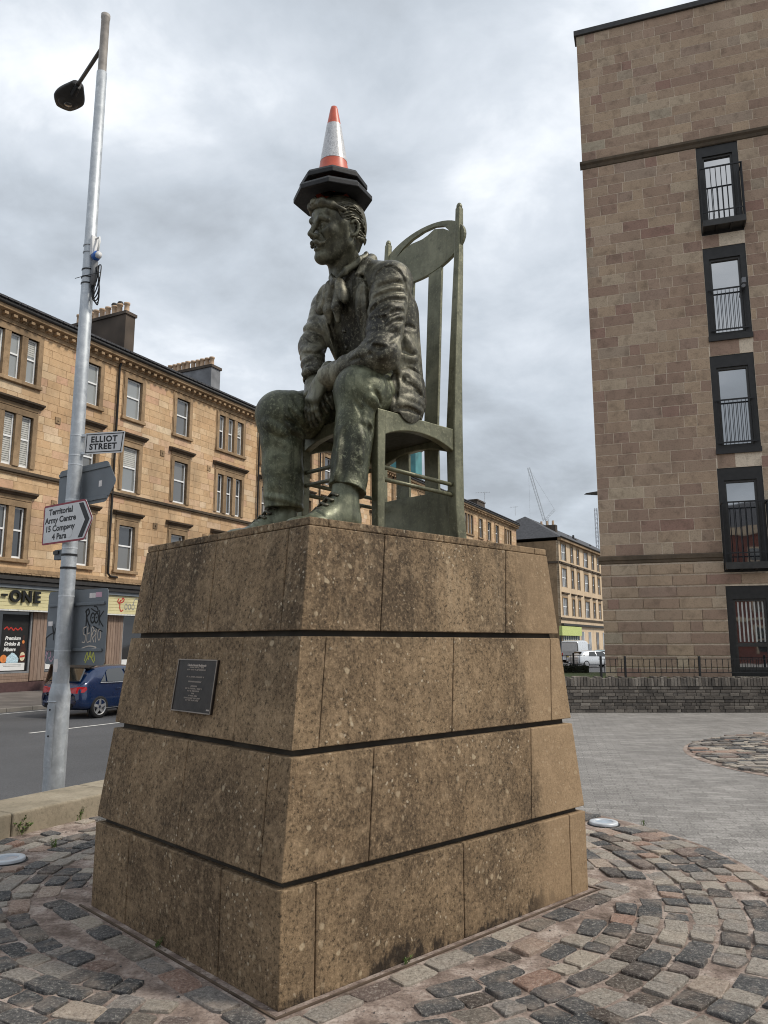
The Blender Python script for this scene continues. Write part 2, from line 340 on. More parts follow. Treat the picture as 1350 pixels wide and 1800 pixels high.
m_mirror()
simple('blind_white', (0.50, 0.50, 0.47), 0.8, var=0.1)
simple('flat_frame', (0.022, 0.021, 0.020), 0.5)
simple('flat_frame_light', (0.040, 0.038, 0.035), 0.5)
simple('flat_coping', (0.045, 0.043, 0.042), 0.6)
simple('rail_black', (0.014, 0.014, 0.015), 0.5)
simple('shop_cream', (0.62, 0.56, 0.32), 0.6, var=0.12, scale=1.0)
simple('shop_trim_white', (0.62, 0.62, 0.60), 0.5)
def m_wood():
    t = NT('shop_boards', 0.75, 0, 0.25); p = t.pos('world'); r = t.rnd()
    g = t.noise(t.mapping(p, (8, 8, 0.8)), 3, 6, 0.65)
    c = t.ramp(r, [(0, (0.23, 0.165, 0.130)), (0.5, (0.30, 0.215, 0.165)), (1, (0.26, 0.20, 0.165))])
    t.col(t.mix(t.ramp(g, [(0.4, 0.5), (0.6, 0.0)]), c, (0.15, 0.10, 0.075))); MATS['shop_boards'] = t.m
m_wood()
simple('shop_plinth', (0.075, 0.040, 0.040), 0.7)
simple('shop_letter', (0.008, 0.008, 0.008), 0.35)
simple('print_red', (0.42, 0.03, 0.02), 0.5)
simple('print_orange', (0.62, 0.20, 0.05), 0.5)
simple('print_ice', (0.45, 0.60, 0.68), 0.5, var=0.4, scale=30)
simple('print_white', (0.70, 0.70, 0.69), 0.5, var=0.05)
simple('print_brown', (0.045, 0.018, 0.012), 0.3)
simple('print_label', (0.62, 0.55, 0.38), 0.5)
simple('print_grey', (0.25, 0.25, 0.25), 0.5)
simple('board_wood', (0.105, 0.062, 0.040), 0.6)
simple('board_panel', (0.46, 0.45, 0.33), 0.6, var=0.15)
simple('pavement_slab', (0.145, 0.128, 0.116), 0.9, var=0.3, scale=1.5, bump=0.25, bscale=30)
simple('kerb_stone', (0.22, 0.20, 0.175), 0.85, var=0.3, scale=2)
simple('road_paint', (0.60, 0.59, 0.56), 0.7, var=0.25, scale=9)
simple('lawn_green', (0.085, 0.105, 0.032), 0.95, var=0.5, scale=6, bump=0.5)
simple('weed_green', (0.085, 0.135, 0.030), 0.7, var=0.4, scale=30)
simple('hedge_green', (0.022, 0.026, 0.014), 0.9, var=0.6, scale=8)
simple('light_rim', (0.55, 0.58, 0.61), 0.5, 0.3, var=0.1)
simple('light_lens', (0.40, 0.47, 0.55), 0.15, 0.0, 0.6)
simple('tyre_rubber', (0.014, 0.014, 0.014), 0.8)
simple('alloy', (0.52, 0.52, 0.52), 0.3, 0.7)
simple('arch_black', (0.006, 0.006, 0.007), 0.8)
def m_carpaint(name, c):
    t = NT(name, 0.28, 0.25, 0.5); t.col(c); t.b.inputs['Coat Weight'].default_value = 1.0; t.b.inputs['Coat Roughness'].default_value = 0.04
    p = t.pos('world'); t.rough(t.ramp(t.noise(p, 5, 4), [(0.3, 0.24), (0.7, 0.36)])); MATS[name] = t.m
m_carpaint('car_blue', (0.002, 0.018, 0.072)); m_carpaint('car_white', (0.62, 0.64, 0.66)); m_carpaint('car_teal', (0.34, 0.46, 0.46))
m_glass('car_glass', [(0.0, (0.012, 0.014, 0.014)), (1.0, (0.02, 0.022, 0.02))])
simple('tail_red', (0.48, 0.012, 0.016), 0.2, 0, 0.7)
simple('plate_yellow', (0.55, 0.42, 0.05), 0.5)
simple('far_green', (0.50, 0.56, 0.20), 0.6)
simple('far_grey_blue', (0.10, 0.125, 0.15), 0.6)
simple('crane_grey', (0.60, 0.63, 0.66), 0.6)
simple('crane_dark', (0.34, 0.35, 0.37), 0.6)
simple('sign_red_bright', (0.50, 0.02, 0.03), 0.5)
simple('ground_earth', (0.13, 0.12, 0.11), 0.95, var=0.3, scale=0.5)
simple('seat_dark', (0.040, 0.040, 0.027), 0.7, 0.2, var=0.3)

# ------------------------------------------------------------------ mesh helpers
class MB:
    def __init__(s): s.v = []; s.f = []
    def add(s, vs, fs):
        o = len(s.v); s.v.extend([tuple(map(float, p)) for p in vs]); s.f.extend([tuple(i + o for i in f) for f in fs]); return s
    def hexa(s, p):       # 0-3 bottom ring ccw, 4-7 top ring
        return s.add(p, [(3, 2, 1, 0), (4, 5, 6, 7), (0, 1, 5, 4), (1, 2, 6, 5), (2, 3, 7, 6), (3, 0, 4, 7)])
    def box(s, x0, x1, y0, y1, z0, z1):
        return s.hexa([(x0, y0, z0), (x1, y0, z0), (x1, y1, z0), (x0, y1, z0), (x0, y0, z1), (x1, y0, z1), (x1, y1, z1), (x0, y1, z1)])
    def bbox(s, x0, x1, y0, y1, z0, z1, b):   # box with its outer (y0) face chamfered: a dressed stone
        return s.add([(x0, y1, z0), (x1, y1, z0), (x1, y1, z1), (x0, y1, z1), (x0, y0 + b, z0), (x1, y0 + b, z0), (x1, y0 + b, z1), (x0, y0 + b, z1),
                      (x0 + b, y0, z0 + b), (x1 - b, y0, z0 + b), (x1 - b, y0, z1 - b), (x0 + b, y0, z1 - b)],
                     [(0, 3, 2, 1), (0, 1, 5, 4), (1, 2, 6, 5), (2, 3, 7, 6), (3, 0, 4, 7), (4, 5, 9, 8), (5, 6, 10, 9), (6, 7, 11, 10), (7, 4, 8, 11), (8, 9, 10, 11)])
    def prism(s, poly, fn, a, b):     # poly 2d, fn(x,y,w)->xyz
        n = len(poly); vs = [fn(x, y, a) for x, y in poly] + [fn(x, y, b) for x, y in poly]
        fs = [tuple(range(n))[::-1], tuple(range(n, 2 * n))] + [(i, (i + 1) % n, (i + 1) % n + n, i + n) for i in range(n)]
        return s.add(vs, fs)
    def cyl(s, p0, p1, r0, r1=None, n=12, caps=True):
        r1 = r0 if r1 is None else r1; p0 = Vector(p0); p1 = Vector(p1); d = (p1 - p0).normalized()
        a = d.orthogonal().normalized(); b = d.cross(a)
        vs = []
        for p, r in ((p0, r0), (p1, r1)):
            for i in range(n):
                t = 2 * PI * i / n; vs.append(p + a * (r * math.cos(t)) + b * (r * math.sin(t)))
        fs = [(i, (i + 1) % n, (i + 1) % n + n, i + n) for i in range(n)]
        if caps: fs += [tuple(range(n))[::-1], tuple(range(n, 2 * n))]
        return s.add(vs, fs)
    def tube(s, pts, r, n=8, caps=True):
        pts = [Vector(p) for p in pts]; rs = r if isinstance(r, (list, tuple)) else [r] * len(pts)
        vs = []; up = None
        for i, p in enumerate(pts):
            d = (pts[min(i + 1, len(pts) - 1)] - pts[max(i - 1, 0)]).normalized()
            a = d.orthogonal().normalized() if up is None else (up - d * up.dot(d)).normalized()
            up = a; b = d.cross(a)
            for k in range(n):
                t = 2 * PI * k / n; vs.append(p + a * (rs[i] * math.cos(t)) + b * (rs[i] * math.sin(t)))
        fs = []
        for i in range(len(pts) - 1):
            for k in range(n): fs.append((i * n + k, i * n + (k + 1) % n, (i + 1) * n + (k + 1) % n, (i + 1) * n + k))
        if caps: fs += [tuple(range(n))[::-1], tuple(range((len(pts) - 1) * n, len(pts) * n))]
        return s.add(vs, fs)
    def lathe(s, prof, c, n=24, axis=None):   # prof [(r,z)], around z at c
        vs = []; m = len(prof)
        for i in range(n):
            t = 2 * PI * i / n
            for r, z in prof: vs.append((c[0] + r * math.cos(t), c[1] + r * math.sin(t), c[2] + z))
        fs = [(i * m + j, ((i + 1) % n) * m + j, ((i + 1) % n) * m + j + 1, i * m + j + 1) for i in range(n) for j in range(m - 1)]
        return s.add(vs, fs)
    def xf(s, fn): s.v = [tuple(fn(Vector(p))) for p in s.v]; return s
    def build(s, name, mat, parent=None, smooth=False, kind=None):
        me = bpy.data.meshes.new(name); me.from_pydata(s.v, [], s.f); me.update()
        if smooth: me.polygons.foreach_set('use_smooth', [True] * len(me.polygons))
        me.materials.append(MATS[mat] if isinstance(mat, str) else mat)
        return link(name, me, parent, kind)
def link(name, me, parent=None, kind=None):
    o = bpy.data.objects.new(name, me); COL.objects.link(o)
    if parent is not None: o.parent = parent
    if kind: o['kind'] = kind
    return o
def thing(name, label, cat, loc=(0, 0, 0), rz=0.0, group=None):
    o = bpy.data.objects.new(name, None); COL.objects.link(o); o.location = loc; o.rotation_euler = (0, 0, rz)
    o.empty_display_size = 0.2
    return tag(o, label, cat, group)
def tag(o, label, cat, group=None):
    o['label'] = label; o['category'] = cat
    if group: o['group'] = group
    return o
def structure(name, mb, mat, parent=None, loc=None, rz=None):
    o = mb.build(name, mat, parent)
    if parent is None: o['kind'] = 'structure'
    if loc is not None: o.location = loc
    if rz is not None: o.rotation_euler = (0, 0, rz)
    return o
def bevel(o, w=0.01, seg=2):
    m = o.modifiers.new('bevel', 'BEVEL'); m.width = w; m.segments = seg; m.limit_method = 'ANGLE'; m.angle_limit = R(40)
    return o
def text_mesh(body, size, extrude=0.0, align='CENTER', shear=0.0, bold=0.0, space=1.0):
    c = bpy.data.curves.new('t', 'FONT'); c.body = body; c.size = size; c.extrude = extrude; c.align_x = align; c.align_y = 'CENTER'
    c.shear = shear; c.offset = bold; c.space_character = space; c.resolution_u = 3
    o = bpy.data.objects.new('t', c); COL.objects.link(o)
    dg = bpy.context.evaluated_depsgraph_get(); dg.update()
    me = bpy.data.meshes.new_from_object(o.evaluated_get(dg))
    vs = [tuple(v.co) for v in me.vertices]; fs = [tuple(p.vertices) for p in me.polygons]
    bpy.data.objects.remove(o); bpy.data.curves.remove(c); bpy.data.meshes.remove(me)
    return vs, fs
def put_text(mb, body, size, fn, **k):      # fn(x, y, depth)->xyz
    vs, fs = text_mesh(body, size, **k); mb.add([fn(x, y, z) for x, y, z in vs], fs); return mb
def stroke(mb, pts, w, fn, d0=0.0, d1=0.001):   # flat painted stroke through 2d points
    n = len(pts)
    for i in range(n - 1):
        a = np.array(pts[i], float); b = np.array(pts[i + 1], float); d = b - a; L = np.hypot(*d) + 1e-9; d /= L; q = np.array([-d[1], d[0]]) * w / 2
        a2 = a - d * w * 0.35; b2 = b + d * w * 0.35
        dd = d1 + 0.00012 * (i % 7)
        mb.add([fn(*(a2 + q), dd), fn(*(a2 - q), dd), fn(*(b2 - q), dd), fn(*(b2 + q), dd)], [(0, 1, 2, 3)])
    return mb
def smooth_pts(pts, n=8):
    out = []; P = [np.array(p, float) for p in pts]
    for i in range(len(P) - 1):
        p0 = P[max(i - 1, 0)]; p1 = P[i]; p2 = P[i + 1]; p3 = P[min(i + 2, len(P) - 1)]
        for k in range(n):
            t = k / n; out.append(0.5 * ((2 * p1) + (-p0 + p2) * t + (2 * p0 - 5 * p1 + 4 * p2 - p3) * t * t + (-p0 + 3 * p1 - 3 * p2 + p3) * t ** 3))
    out.append(P[-1]); return out
# ------------------------------------------------------------------ frames of the place
TH = 0.7619; NBX, NBY = -0.4874, 3.6622                # plinth frame: x along the long side, y along the short side
PA, PB, I1, I2, I3, I4, ZB = 2.0027, 2.6162, 0.0662, 0.1283, 0.0381, 0.1041, 0.4977
ZT = 2.2485
def plw(u, v): return (NBX + u * math.cos(TH) - v * math.sin(TH), NBY + u * math.sin(TH) + v * math.cos(TH))
FA = math.atan2(0.8886, 0.4586); FX, FY = -14.98, 31.08   # street frame: x along the tenement front, -y towards the camera
def fw(s, off): return (FX + s * math.cos(FA) + off * math.sin(FA), FY + s * math.sin(FA) - off * math.cos(FA))

# ------------------------------------------------------------------ ground
def sheet(pts, z, th=0.25):
    m = MB(); n = len(pts); zz = z if isinstance(z, (list, tuple)) else [z] * n
    a = sum(pts[i][0] * pts[(i + 1) % n][1] - pts[(i + 1) % n][0] * pts[i][1] for i in range(n))
    if a < 0: pts = pts[::-1]; zz = list(zz)[::-1]
    m.add([(p[0], p[1], q) for p, q in zip(pts, zz)] + [(p[0], p[1], min(zz) - th) for p in pts],
          [tuple(range(n))] + [(i, i + n, (i + 1) % n + n, (i + 1) % n) for i in range(n)])
    return m
structure('ground', sheet([(-900, -300), (900, -300), (900, 1500), (-900, 1500)], -0.75), 'ground_earth')
structure('plaza', sheet([fw(-45, 21.35), fw(-45, 45), (14, -6), (22, 18.75), (2.93, 18.75), fw(-9.2, 21.35)], 0.0, 0.7), 'granite_paver')
structure('road', sheet([fw(-60, 6.4), fw(260, 6.4), fw(260, 19.7), fw(-60, 19.7)], -0.45), 'road_asphalt')
far_pave = structure('pavement', sheet([fw(-60, -2), fw(240, -2), fw(240, 6.24), fw(-60, 6.24)], [-0.28, -0.28, -0.335, -0.335]), 'pavement_slab')
near_pave = structure('near_pavement', sheet([fw(-60, 19.86), fw(190, 19.86), fw(190, 21.1), fw(-60, 21.1)], -0.335), 'pavement_slab')
# kerb stones, one by one where they show
def kerb(parent, o0, o1, s0, s1, z):
    m = MB()
    m.box(0.004, 0.906, 0, o1 - o0, 0, 0.2)
    me = None
    s = s0
    while s < s1:
        x, y = fw(s, o1)
        if me is None:
            o = bevel(m.build('kerb_stone', 'kerb_stone', parent), 0.015); me = o.data
        else:
            o = link('kerb_stone', me, parent); bevel(o, 0.015)
        o.location = (x, y, z - 0.2); o.rotation_euler = (0, 0, FA); s += 0.91
kerb(far_pave, 6.24, 6.4, -10, 30, -0.33)
kerb(near_pave, 19.7, 19.86, -26, -8, -0.33)
m = MB(); x = -38
while x < 150:
    a, b, c, d = fw(x, 11.7), fw(x + 4.0, 11.7), fw(x + 4.0, 11.81), fw(x, 11.81)
    m.add([(p[0], p[1], -0.446) for p in (a, b, c, d)], [(3, 2, 1, 0)]); x += 6.0
structure('road_marking', m, 'road_paint')
m = MB(); a, b, c, d = fw(-60, 6.75), fw(200, 6.75), fw(200, 6.85), fw(-60, 6.85)
m.add([(p[0], p[1], -0.446) for p in (a, b, c, d)], [(3, 2, 1, 0)]); structure('road_edge_line', m, 'road_paint')
# the garden behind the brick wall
structure('garden', sheet([(2.95, 18.99), (22, 18.99), (22, 24), (2.95, 24)], 0.74, 1.0), 'lawn_green')

# ------------------------------------------------------------------ sett paving
SC = (-0.6, 5.8); SR = 3.25
m = MB(); nseg = 96
m.add([(SC[0] + SR * math.cos(2 * PI * i / nseg), SC[1] + SR * math.sin(2 * PI * i / nseg), 0.004) for i in range(nseg)], [tuple(range(nseg))])
sett_bed = structure('sett_paving', m, 'mortar_bed')
def plinth_uv(x, y):
    dx, dy = x - NBX, y - NBY
    return dx * math.cos(TH) + dy * math.sin(TH), -dx * math.sin(TH) + dy * math.cos(TH)
PU0, PU1, PV0, PV1 = I2 * ZB, PB - I4 * ZB, I1 * ZB, PA - I3 * ZB
def wall_off(x, y):      # distance across the street from the tenement front
    return (x - FX) * math.sin(FA) - (y - FY) * math.cos(FA)
def sett_verts(corners, h, rnd):
    # worn stone: octagonal outline from the four corners, shoulder and a slightly domed uneven top
    c = sum((Vector(p) for p in corners), Vector((0, 0))) / 4
    ring = []
    for i in range(4):
        p = Vector(corners[i]); q = Vector(corners[(i + 1) % 4]); k = rnd.uniform(0.04, 0.16); k2 = rnd.uniform(0.04, 0.16)
        ring.append(p.lerp(q, k)); ring.append(p.lerp(q, 1 - k2))
    tilt = (rnd.uniform(-0.05, 0.05), rnd.uniform(-0.05, 0.05))
    vs = []
    for sc, z, tz in ((1.0, -0.03, 0), (0.99, h - 0.004, 0.7), (0.93, h, 1)):
        for p in ring:
            d = (p - c) * sc
            vs.append((c.x + d.x, c.y + d.y, z + tz * (tilt[0] * d.x + tilt[1] * d.y + rnd.uniform(-0.004, 0.004))))
    vs.append((c.x, c.y, h + rnd.uniform(-0.002, 0.006)))
    fs = []
    for r_ in range(2):
        for i in range(8): fs.append((r_ * 8 + i, r_ * 8 + (i + 1) % 8, (r_ + 1) * 8 + (i + 1) % 8, (r_ + 1) * 8 + i))
    for i in range(8): fs.append((16 + i, 16 + (i + 1) % 8, 24))
    return vs, fs
setts = []
rs = random.Random(3)
r = 0.35
while r < SR - 0.05:
    wdt = rs.uniform(0.135, 0.165); r1 = min(r + wdt, SR - 0.01); g = 0.019
    t = rs.uniform(0, 1)
    tend = t + 2 * PI
    while t < tend - 0.02:
        ln = rs.choice([0.12, 0.15, 0.18, 0.21, 0.24]) * rs.uniform(0.9, 1.1) / r
        t1 = min(t + ln, tend)
        gg = rs.uniform(0.010, 0.022) / r
        j = lambda: rs.uniform(-0.011, 0.011)
        cs = []
        for rr, tt in ((r + g, t + gg), (r1, t + gg), (r1, t1), (r + g, t1)):
            cs.append((SC[0] + (rr + j()) * math.cos(tt) + j(), SC[1] + (rr + j()) * math.sin(tt) + j()))
        a = sum((cs[i][0] * cs[(i + 1) % 4][1] - cs[(i + 1) % 4][0] * cs[i][1]) for i in range(4))
        if a < 0: cs = cs[::-1]
        cx = sum(p[0] for p in cs) / 4; cy = sum(p[1] for p in cs) / 4
        ok = wall_off(cx, cy) > 21.75
        for p in cs:
            u, v = plinth_uv(*p)
            if PU0 - 0.25 < u < PU1 + 0.25 and PV0 - 0.25 < v < PV1 + 0.25: ok = False
        for (gx, gy) in ((1.965, 7.32), (-2.77, 6.13)):
            if math.hypot(cx - gx, cy - gy) < 0.24: ok = False
        if ok and rs.random() > 0.03: setts.append((cs, rs.uniform(0.003, 0.020)))
        t = t1
    r = r1
# a border row of longer stones laid against the plinth
def row(u0, u1, fixed, along_u, sgn):
    p = u0
    while p < u1 - 0.05:
        ln = rs.uniform(0.16, 0.30); q = min(p + ln, u1)
        lo, hi = (fixed + sgn * 0.085, fixed + sgn * 0.215)
        j = lambda: rs.uniform(-0.008, 0.008)
        cs = [(p + 0.012, lo), (q, lo), (q, hi), (p + 0.012, hi)]
        cs = [((a + j(), b + j()) if along_u else (b + j(), a + j())) for a, b in cs]
        cs = [plw(*c) for c in cs]
        a = sum((cs[i][0] * cs[(i + 1) % 4][1] - cs[(i + 1) % 4][0] * cs[i][1]) for i in range(4))
        if a < 0: cs = cs[::-1]
        setts.append((cs, rs.uniform(0.006, 0.014))); p = q
row(PU0 - 0.2, PU1 + 0.2, PV0, True, -1); row(PV0 - 0.05, PV1 + 0.2, PU0, False, -1); row(PV0 - 0.2, PV1 + 0.2, PU1, False, 1)
def in_view(x, y):
    if y < 3.2: return False
    px = 675 + 1366.8 * x / (y * 0.986 - 1.6 * 0.1666)
    if px < -40 or px > 1390: return False
    for k in range(1, 12):                 # hidden behind the plinth?
        u, v = plinth_uv(x * k / 12, y * k / 12)
        if PU0 < u < PU1 and PV0 < v < PV1: return False
    return True
cen = [(sum(p[0] for p in c) / 4, sum(p[1] for p in c) / 4) for c, h in setts]
order = sorted(range(len(setts)), key=lambda i: (not in_view(*cen[i]), math.hypot(*cen[i])))
rest = MB()
for k, i in enumerate(order):
    cs, h = setts[i]
    if k < 300:
        cx, cy = cen[i]
        vs, fs = sett_verts([(p[0] - cx, p[1] - cy) for p in cs], h, rs)
        o = MB().add(vs, fs).build('sett', 'sett_stone', sett_bed, False); o.location = (cx, cy, 0.004)
    else:
        vs, fs = sett_verts(cs, h, rs); rest.add([(a, b, c + 0.004) for a, b, c in vs], fs)
rest.build('sett_field', 'sett_stone', sett_bed, False, 'stuff')
# grit lying in the joints
gr = MB(); rg = random.Random(17)
for i in range(2600):
    a = rg.uniform(0, 2 * PI); rr = SR * math.sqrt(rg.uniform(0.02, 0.98)); x = SC[0] + rr * math.cos(a); y = SC[1] + rr * math.sin(a)
    if not in_view(x, y): continue
    q = rg.uniform(0.0025, 0.0075) * (1.6 if rg.random() < 0.06 else 1); z = 0.006
    P = [(x + q * rg.uniform(0.7, 1.3), y, z), (x, y + q * rg.uniform(0.7, 1.3), z), (x - q * rg.uniform(0.7, 1.3), y, z), (x, y - q, z), (x + q * 0.2, y, z + q * rg.uniform(0.6, 1.2))]
    gr.add(P, [(0, 1, 4), (1, 2, 4), (2, 3, 4), (3, 0, 4)])
gr.build('grit', 'sett_stone', sett_bed, kind='stuff')
# the second, smaller circle of setts further off
C2 = (7.62, 11.2); R2 = 3.25
m = MB(); m.add([(C2[0] + R2 * math.cos(2 * PI * i / 72), C2[1] + R2 * math.sin(2 * PI * i / 72), 0.004) for i in range(72)], [tuple(range(72))])
bed2 = structure('sett_circle', m, 'mortar_bed')
y = C2[1] - R2; list2 = []
while y < C2[1] + R2 - 0.12:
    half = math.sqrt(max(0, R2 ** 2 - (y + 0.08 - C2[1]) ** 2)) - 0.05; x = C2[0] - half + rs.uniform(0, 0.1)
    while x < C2[0] + half - 0.1:
        ln = rs.uniform(0.16, 0.34); j = lambda: rs.uniform(-0.01, 0.01)
        x1 = min(x + ln, C2[0] + half)
        list2.append(([(x + 0.02 + j(), y + 0.02 + j()), (x1 + j(), y + 0.02 + j()), (x1 + j(), y + 0.155 + j()), (x + 0.02 + j(), y + 0.155 + j())], rs.uniform(0.015, 0.035))); x = x1
    y += 0.155
def key2(q):
    cx = sum(p[0] for p in q[0]) / 4; cy = sum(p[1] for p in q[0]) / 4
    return (not in_view(cx, cy), math.hypot(cx, cy))
list2.sort(key=key2); rest = MB()
for k, (cs, h) in enumerate(list2):
    vs, fs = sett_verts(cs, h, rs); vs = [(a, b, c + 0.004) for a, b, c in vs]
    if k < 160: MB().add(vs, fs).build('sett', 'sett_stone', bed2, False)
    else: rest.add(vs, fs)
rest.build('sett_field', 'sett_stone', bed2, False, 'stuff')

# ------------------------------------------------------------------ plinth
pl = thing('plinth', 'tapered brown stone plinth of four blocky courses under the seated statue', 'plinth', (NBX, NBY, 0), TH)
def Z_(z): return max(z, ZB)
def Lpt(v, z, dep):   # on the short (front-left) face; v from the near corner
    return (I2 * Z_(z) + dep, I1 * Z_(z) + v, z)
def Rpt(u, z, dep):   # on the long (front-right) face
    return (I2 * Z_(z) + u, I1 * Z_(z) + dep, z)
def slabL(mb, va, vb, z0, z1, th, ea=0, eb=0):
    p = lambda v, z, d: Lpt(v, z, d)
    mb.hexa([p(vb, z0, 0), p(va, z0, 0), p(va + ea, z0, th), p(vb + eb, z0, th), p(vb, z1, 0), p(va, z1, 0), p(va + ea, z1, th), p(vb + eb, z1, th)])
def slabR(mb, ua, ub, z0, z1, th, ea=0, eb=0):
    p = lambda u, z, d: Rpt(u, z, d)
    mb.hexa([p(ua, z0, 0), p(ub, z0, 0), p(ub + eb, z0, th), p(ua + ea, z0, th), p(ua, z1, 0), p(ub, z1, 0), p(ub + eb, z1, th), p(ua + ea, z1, th)])
def flen(z): return PA - (I1 + I3) * Z_(z), PB - (I2 + I4) * Z_(z)
TH_ = 0.16; GJ = 0.0028
courses = [(0.0, 0.498, [0.497, 1.49], [0.204, 1.255, 2.31]),
           (0.530, 1.0665, [0.174, 0.95], [0.535, 1.90]),
           (1.0998, 1.635, [0.503, 1.366], [0.162, 1.141, 2.13]),
           (1.6655, 2.2035, [0.177, 0.887, 1.61], [0.540, 1.640])]
for z0, z1, jl, jr in courses:
    zm = (z0 + z1) / 2
    # the corner stone wraps both faces
    def corner_piece():
        va, ub = jl[0] - GJ, jr[0] - GJ
        poly = [(0, 0), (ub, 0), (ub, TH_), (TH_, TH_), (TH_, va), (0, va)]
        n = len(poly); mb = MB()
        mb.add([(I2 * Z_(z0) + x, I1 * Z_(z0) + y, z0) for x, y in poly] + [(I2 * Z_(z1) + x, I1 * Z_(z1) + y, z1) for x, y in poly],
               [tuple(range(n))[::-1], tuple(range(n, 2 * n))] + [(i, (i + 1) % n, (i + 1) % n + n, i + n) for i in range(n)])
        return mb
    bevel(corner_piece().build('block', 'plinth_stone', pl), 0.006)
    for i, v in enumerate(jl):
        last = i == len(jl) - 1
        mb = MB()
        if not last: slabL(mb, v + GJ, jl[i + 1] - GJ, z0, z1, TH_)
        else:
            e0, e1 = flen(z0)[0], flen(z1)[0]; p = Lpt
            mb.hexa([p(e0, z0, 0), p(v + GJ, z0, 0), p(v + GJ, z0, TH_), p(e0 - TH_, z0, TH_), p(e1, z1, 0), p(v + GJ, z1, 0), p(v + GJ, z1, TH_), p(e1 - TH_, z1, TH_)])
        bevel(mb.build('block', 'plinth_stone', pl), 0.006)
    for i, u in enumerate(jr):
        last = i == len(jr) - 1
        mb = MB()
        if not last: slabR(mb, u + GJ, jr[i + 1] - GJ, z0, z1, TH_)
        else:
            e0, e1 = flen(z0)[1], flen(z1)[1]; p = Rpt
            mb.hexa([p(u + GJ, z0, 0), p(e0, z0, 0), p(e0 - TH_, z0, TH_), p(u + GJ, z0, TH_), p(u + GJ, z1, 0), p(e1, z1, 0), p(e1 - TH_, z1, TH_), p(u + GJ, z1, TH_)])
        bevel(mb.build('block', 'plinth_stone', pl), 0.006)
    # the two sides turned away
    def Cn(z, iu, iv, d):
        a_, b_ = flen(z); u0, v0 = I2 * Z_(z), I1 * Z_(z)
        return ((u0 + d) if not iu else (u0 + b_ - d), (v0 + d) if not iv else (v0 + a_ - d), z)
    for (c0, c1) in (((1, 0), (1, 1)), ((1, 1), (0, 1))):
        mb = MB(); q = []
        for z in (z0, z1): q += [Cn(z, *c0, 0.002), Cn(z, *c1, 0.002), Cn(z, *c1, TH_), Cn(z, *c0, TH_)]
        bevel(mb.hexa(q).build('block', 'plinth_stone', pl), 0.006)
# core seen in the grooves
mb = MB(); zs = [0.0, 0.514, ZT - 0.03]
ring = []
for z in (0.02, ZB, ZT - 0.05):
    a_, b_ = flen(z); u0, v0 = I2 * Z_(z), I1 * Z_(z); d = 0.045
    ring += [(u0 + d, v0 + d, z), (u0 + b_ - d, v0 + d, z), (u0 + b_ - d, v0 + a_ - d, z), (u0 + d, v0 + a_ - d, z)]
mb.add(ring, [(3, 2, 1, 0), (8, 9, 10, 11)] + [(r_ * 4 + i, r_ * 4 + (i + 1) % 4, r_ * 4 + 4 + (i + 1) % 4, r_ * 4 + 4 + i) for r_ in range(2) for i in range(4)])
mb.build('core', 'plinth_core', pl)
# thin capping stones
zc0, zc1 = 2.2062, ZT
def cap(u0, u1, v0, v1):
    mb = MB(); mb.box(u0, u1, v0, v1, zc0, zc1); bevel(mb.build('capping_stone', 'plinth_stone', pl), 0.006)
a_, b_ = flen(zc0); cu0, cv0 = I2 * zc0 + 0.003, I1 * zc0 + 0.003; cu1, cv1 = cu0 + b_ - 0.006, cv0 + a_ - 0.006
w_ = 0.32
cap(cu0, cu0 + 0.127, cv0, cv0 + w_); cap(cu0 + 0.131, cu0 + 1.032, cv0, cv0 + w_); cap(cu0 + 1.036, cu0 + 1.961, cv0, cv0 + w_); cap(cu0 + 1.965, cu1, cv0, cv0 + w_)
cap(cu0, cu0 + w_, cv0 + w_ + 0.004, cv0 + 1.28); cap(cu0, cu0 + w_, cv0 + 1.284, cv1)
cap(cu0 + w_ + 0.004, cu1, cv0 + w_ + 0.004, cv0 + 1.0); cap(cu0 + w_ + 0.004, cu1, cv0 + 1.004, cv1)
# rusty edging strip let into the paving round the foot
mb = MB()
for (x0, x1, y0, y1) in ((PU0 - 0.055, PU1 + 0.055, PV0 - 0.055, PV0 - 0.042), (PU0 - 0.055, PU0 - 0.042, PV0 - 0.042, PV1 + 0.05), (PU1 + 0.042, PU1 + 0.055, PV0 - 0.042, PV1 + 0.05)):
    mb.box(x0, x1, y0, y1, -0.02, 0.011)
mb.build('edging_strip', 'edge_steel', pl)
# plaque on the short face
pq_y = 0.94; pz0, pz1 = 1.215, 1.508
slope = I2
pq = thing('plaque', 'dark bronze plaque with raised lettering on the plinth', 'plaque', (*plw(*Lpt(pq_y, 1.215, 0)[:2]), pz0), TH)
tilt = math.atan(I2)
def pqf(x, y, d):     # x to the right seen from outside (towards the near corner), y up the slope, d out
    return (y * math.sin(tilt) - d * math.cos(tilt), -x, y * math.cos(tilt) + d * math.sin(tilt))
hgt = (pz1 - pz0) / math.cos(tilt)
mb = MB(); mb.prism([(-0.213, 0), (0.213, 0), (0.213, hgt), (-0.213, hgt)], pqf, 0.001, 0.016); bevel(mb.build('panel', 'plaque_bronze', pq), 0.003)
mb = MB()
for q in ([(-0.213, 0), (0.213, 0), (0.213, 0.006), (-0.213, 0.006)], [(-0.213, hgt - 0.006), (0.213, hgt - 0.006), (0.213, hgt), (-0.213, hgt)],
          [(-0.213, 0.0065), (-0.207, 0.0065), (-0.207, hgt - 0.0065), (-0.213, hgt - 0.0065)], [(0.207, 0.0065), (0.213, 0.0065), (0.213, hgt - 0.0065), (0.207, hgt - 0.0065)]):
    mb.prism(q, pqf, 0.0165, 0.020)
mb.build('rim', 'plaque_rim', pq)
mb = MB(); rl = random.Random(5)
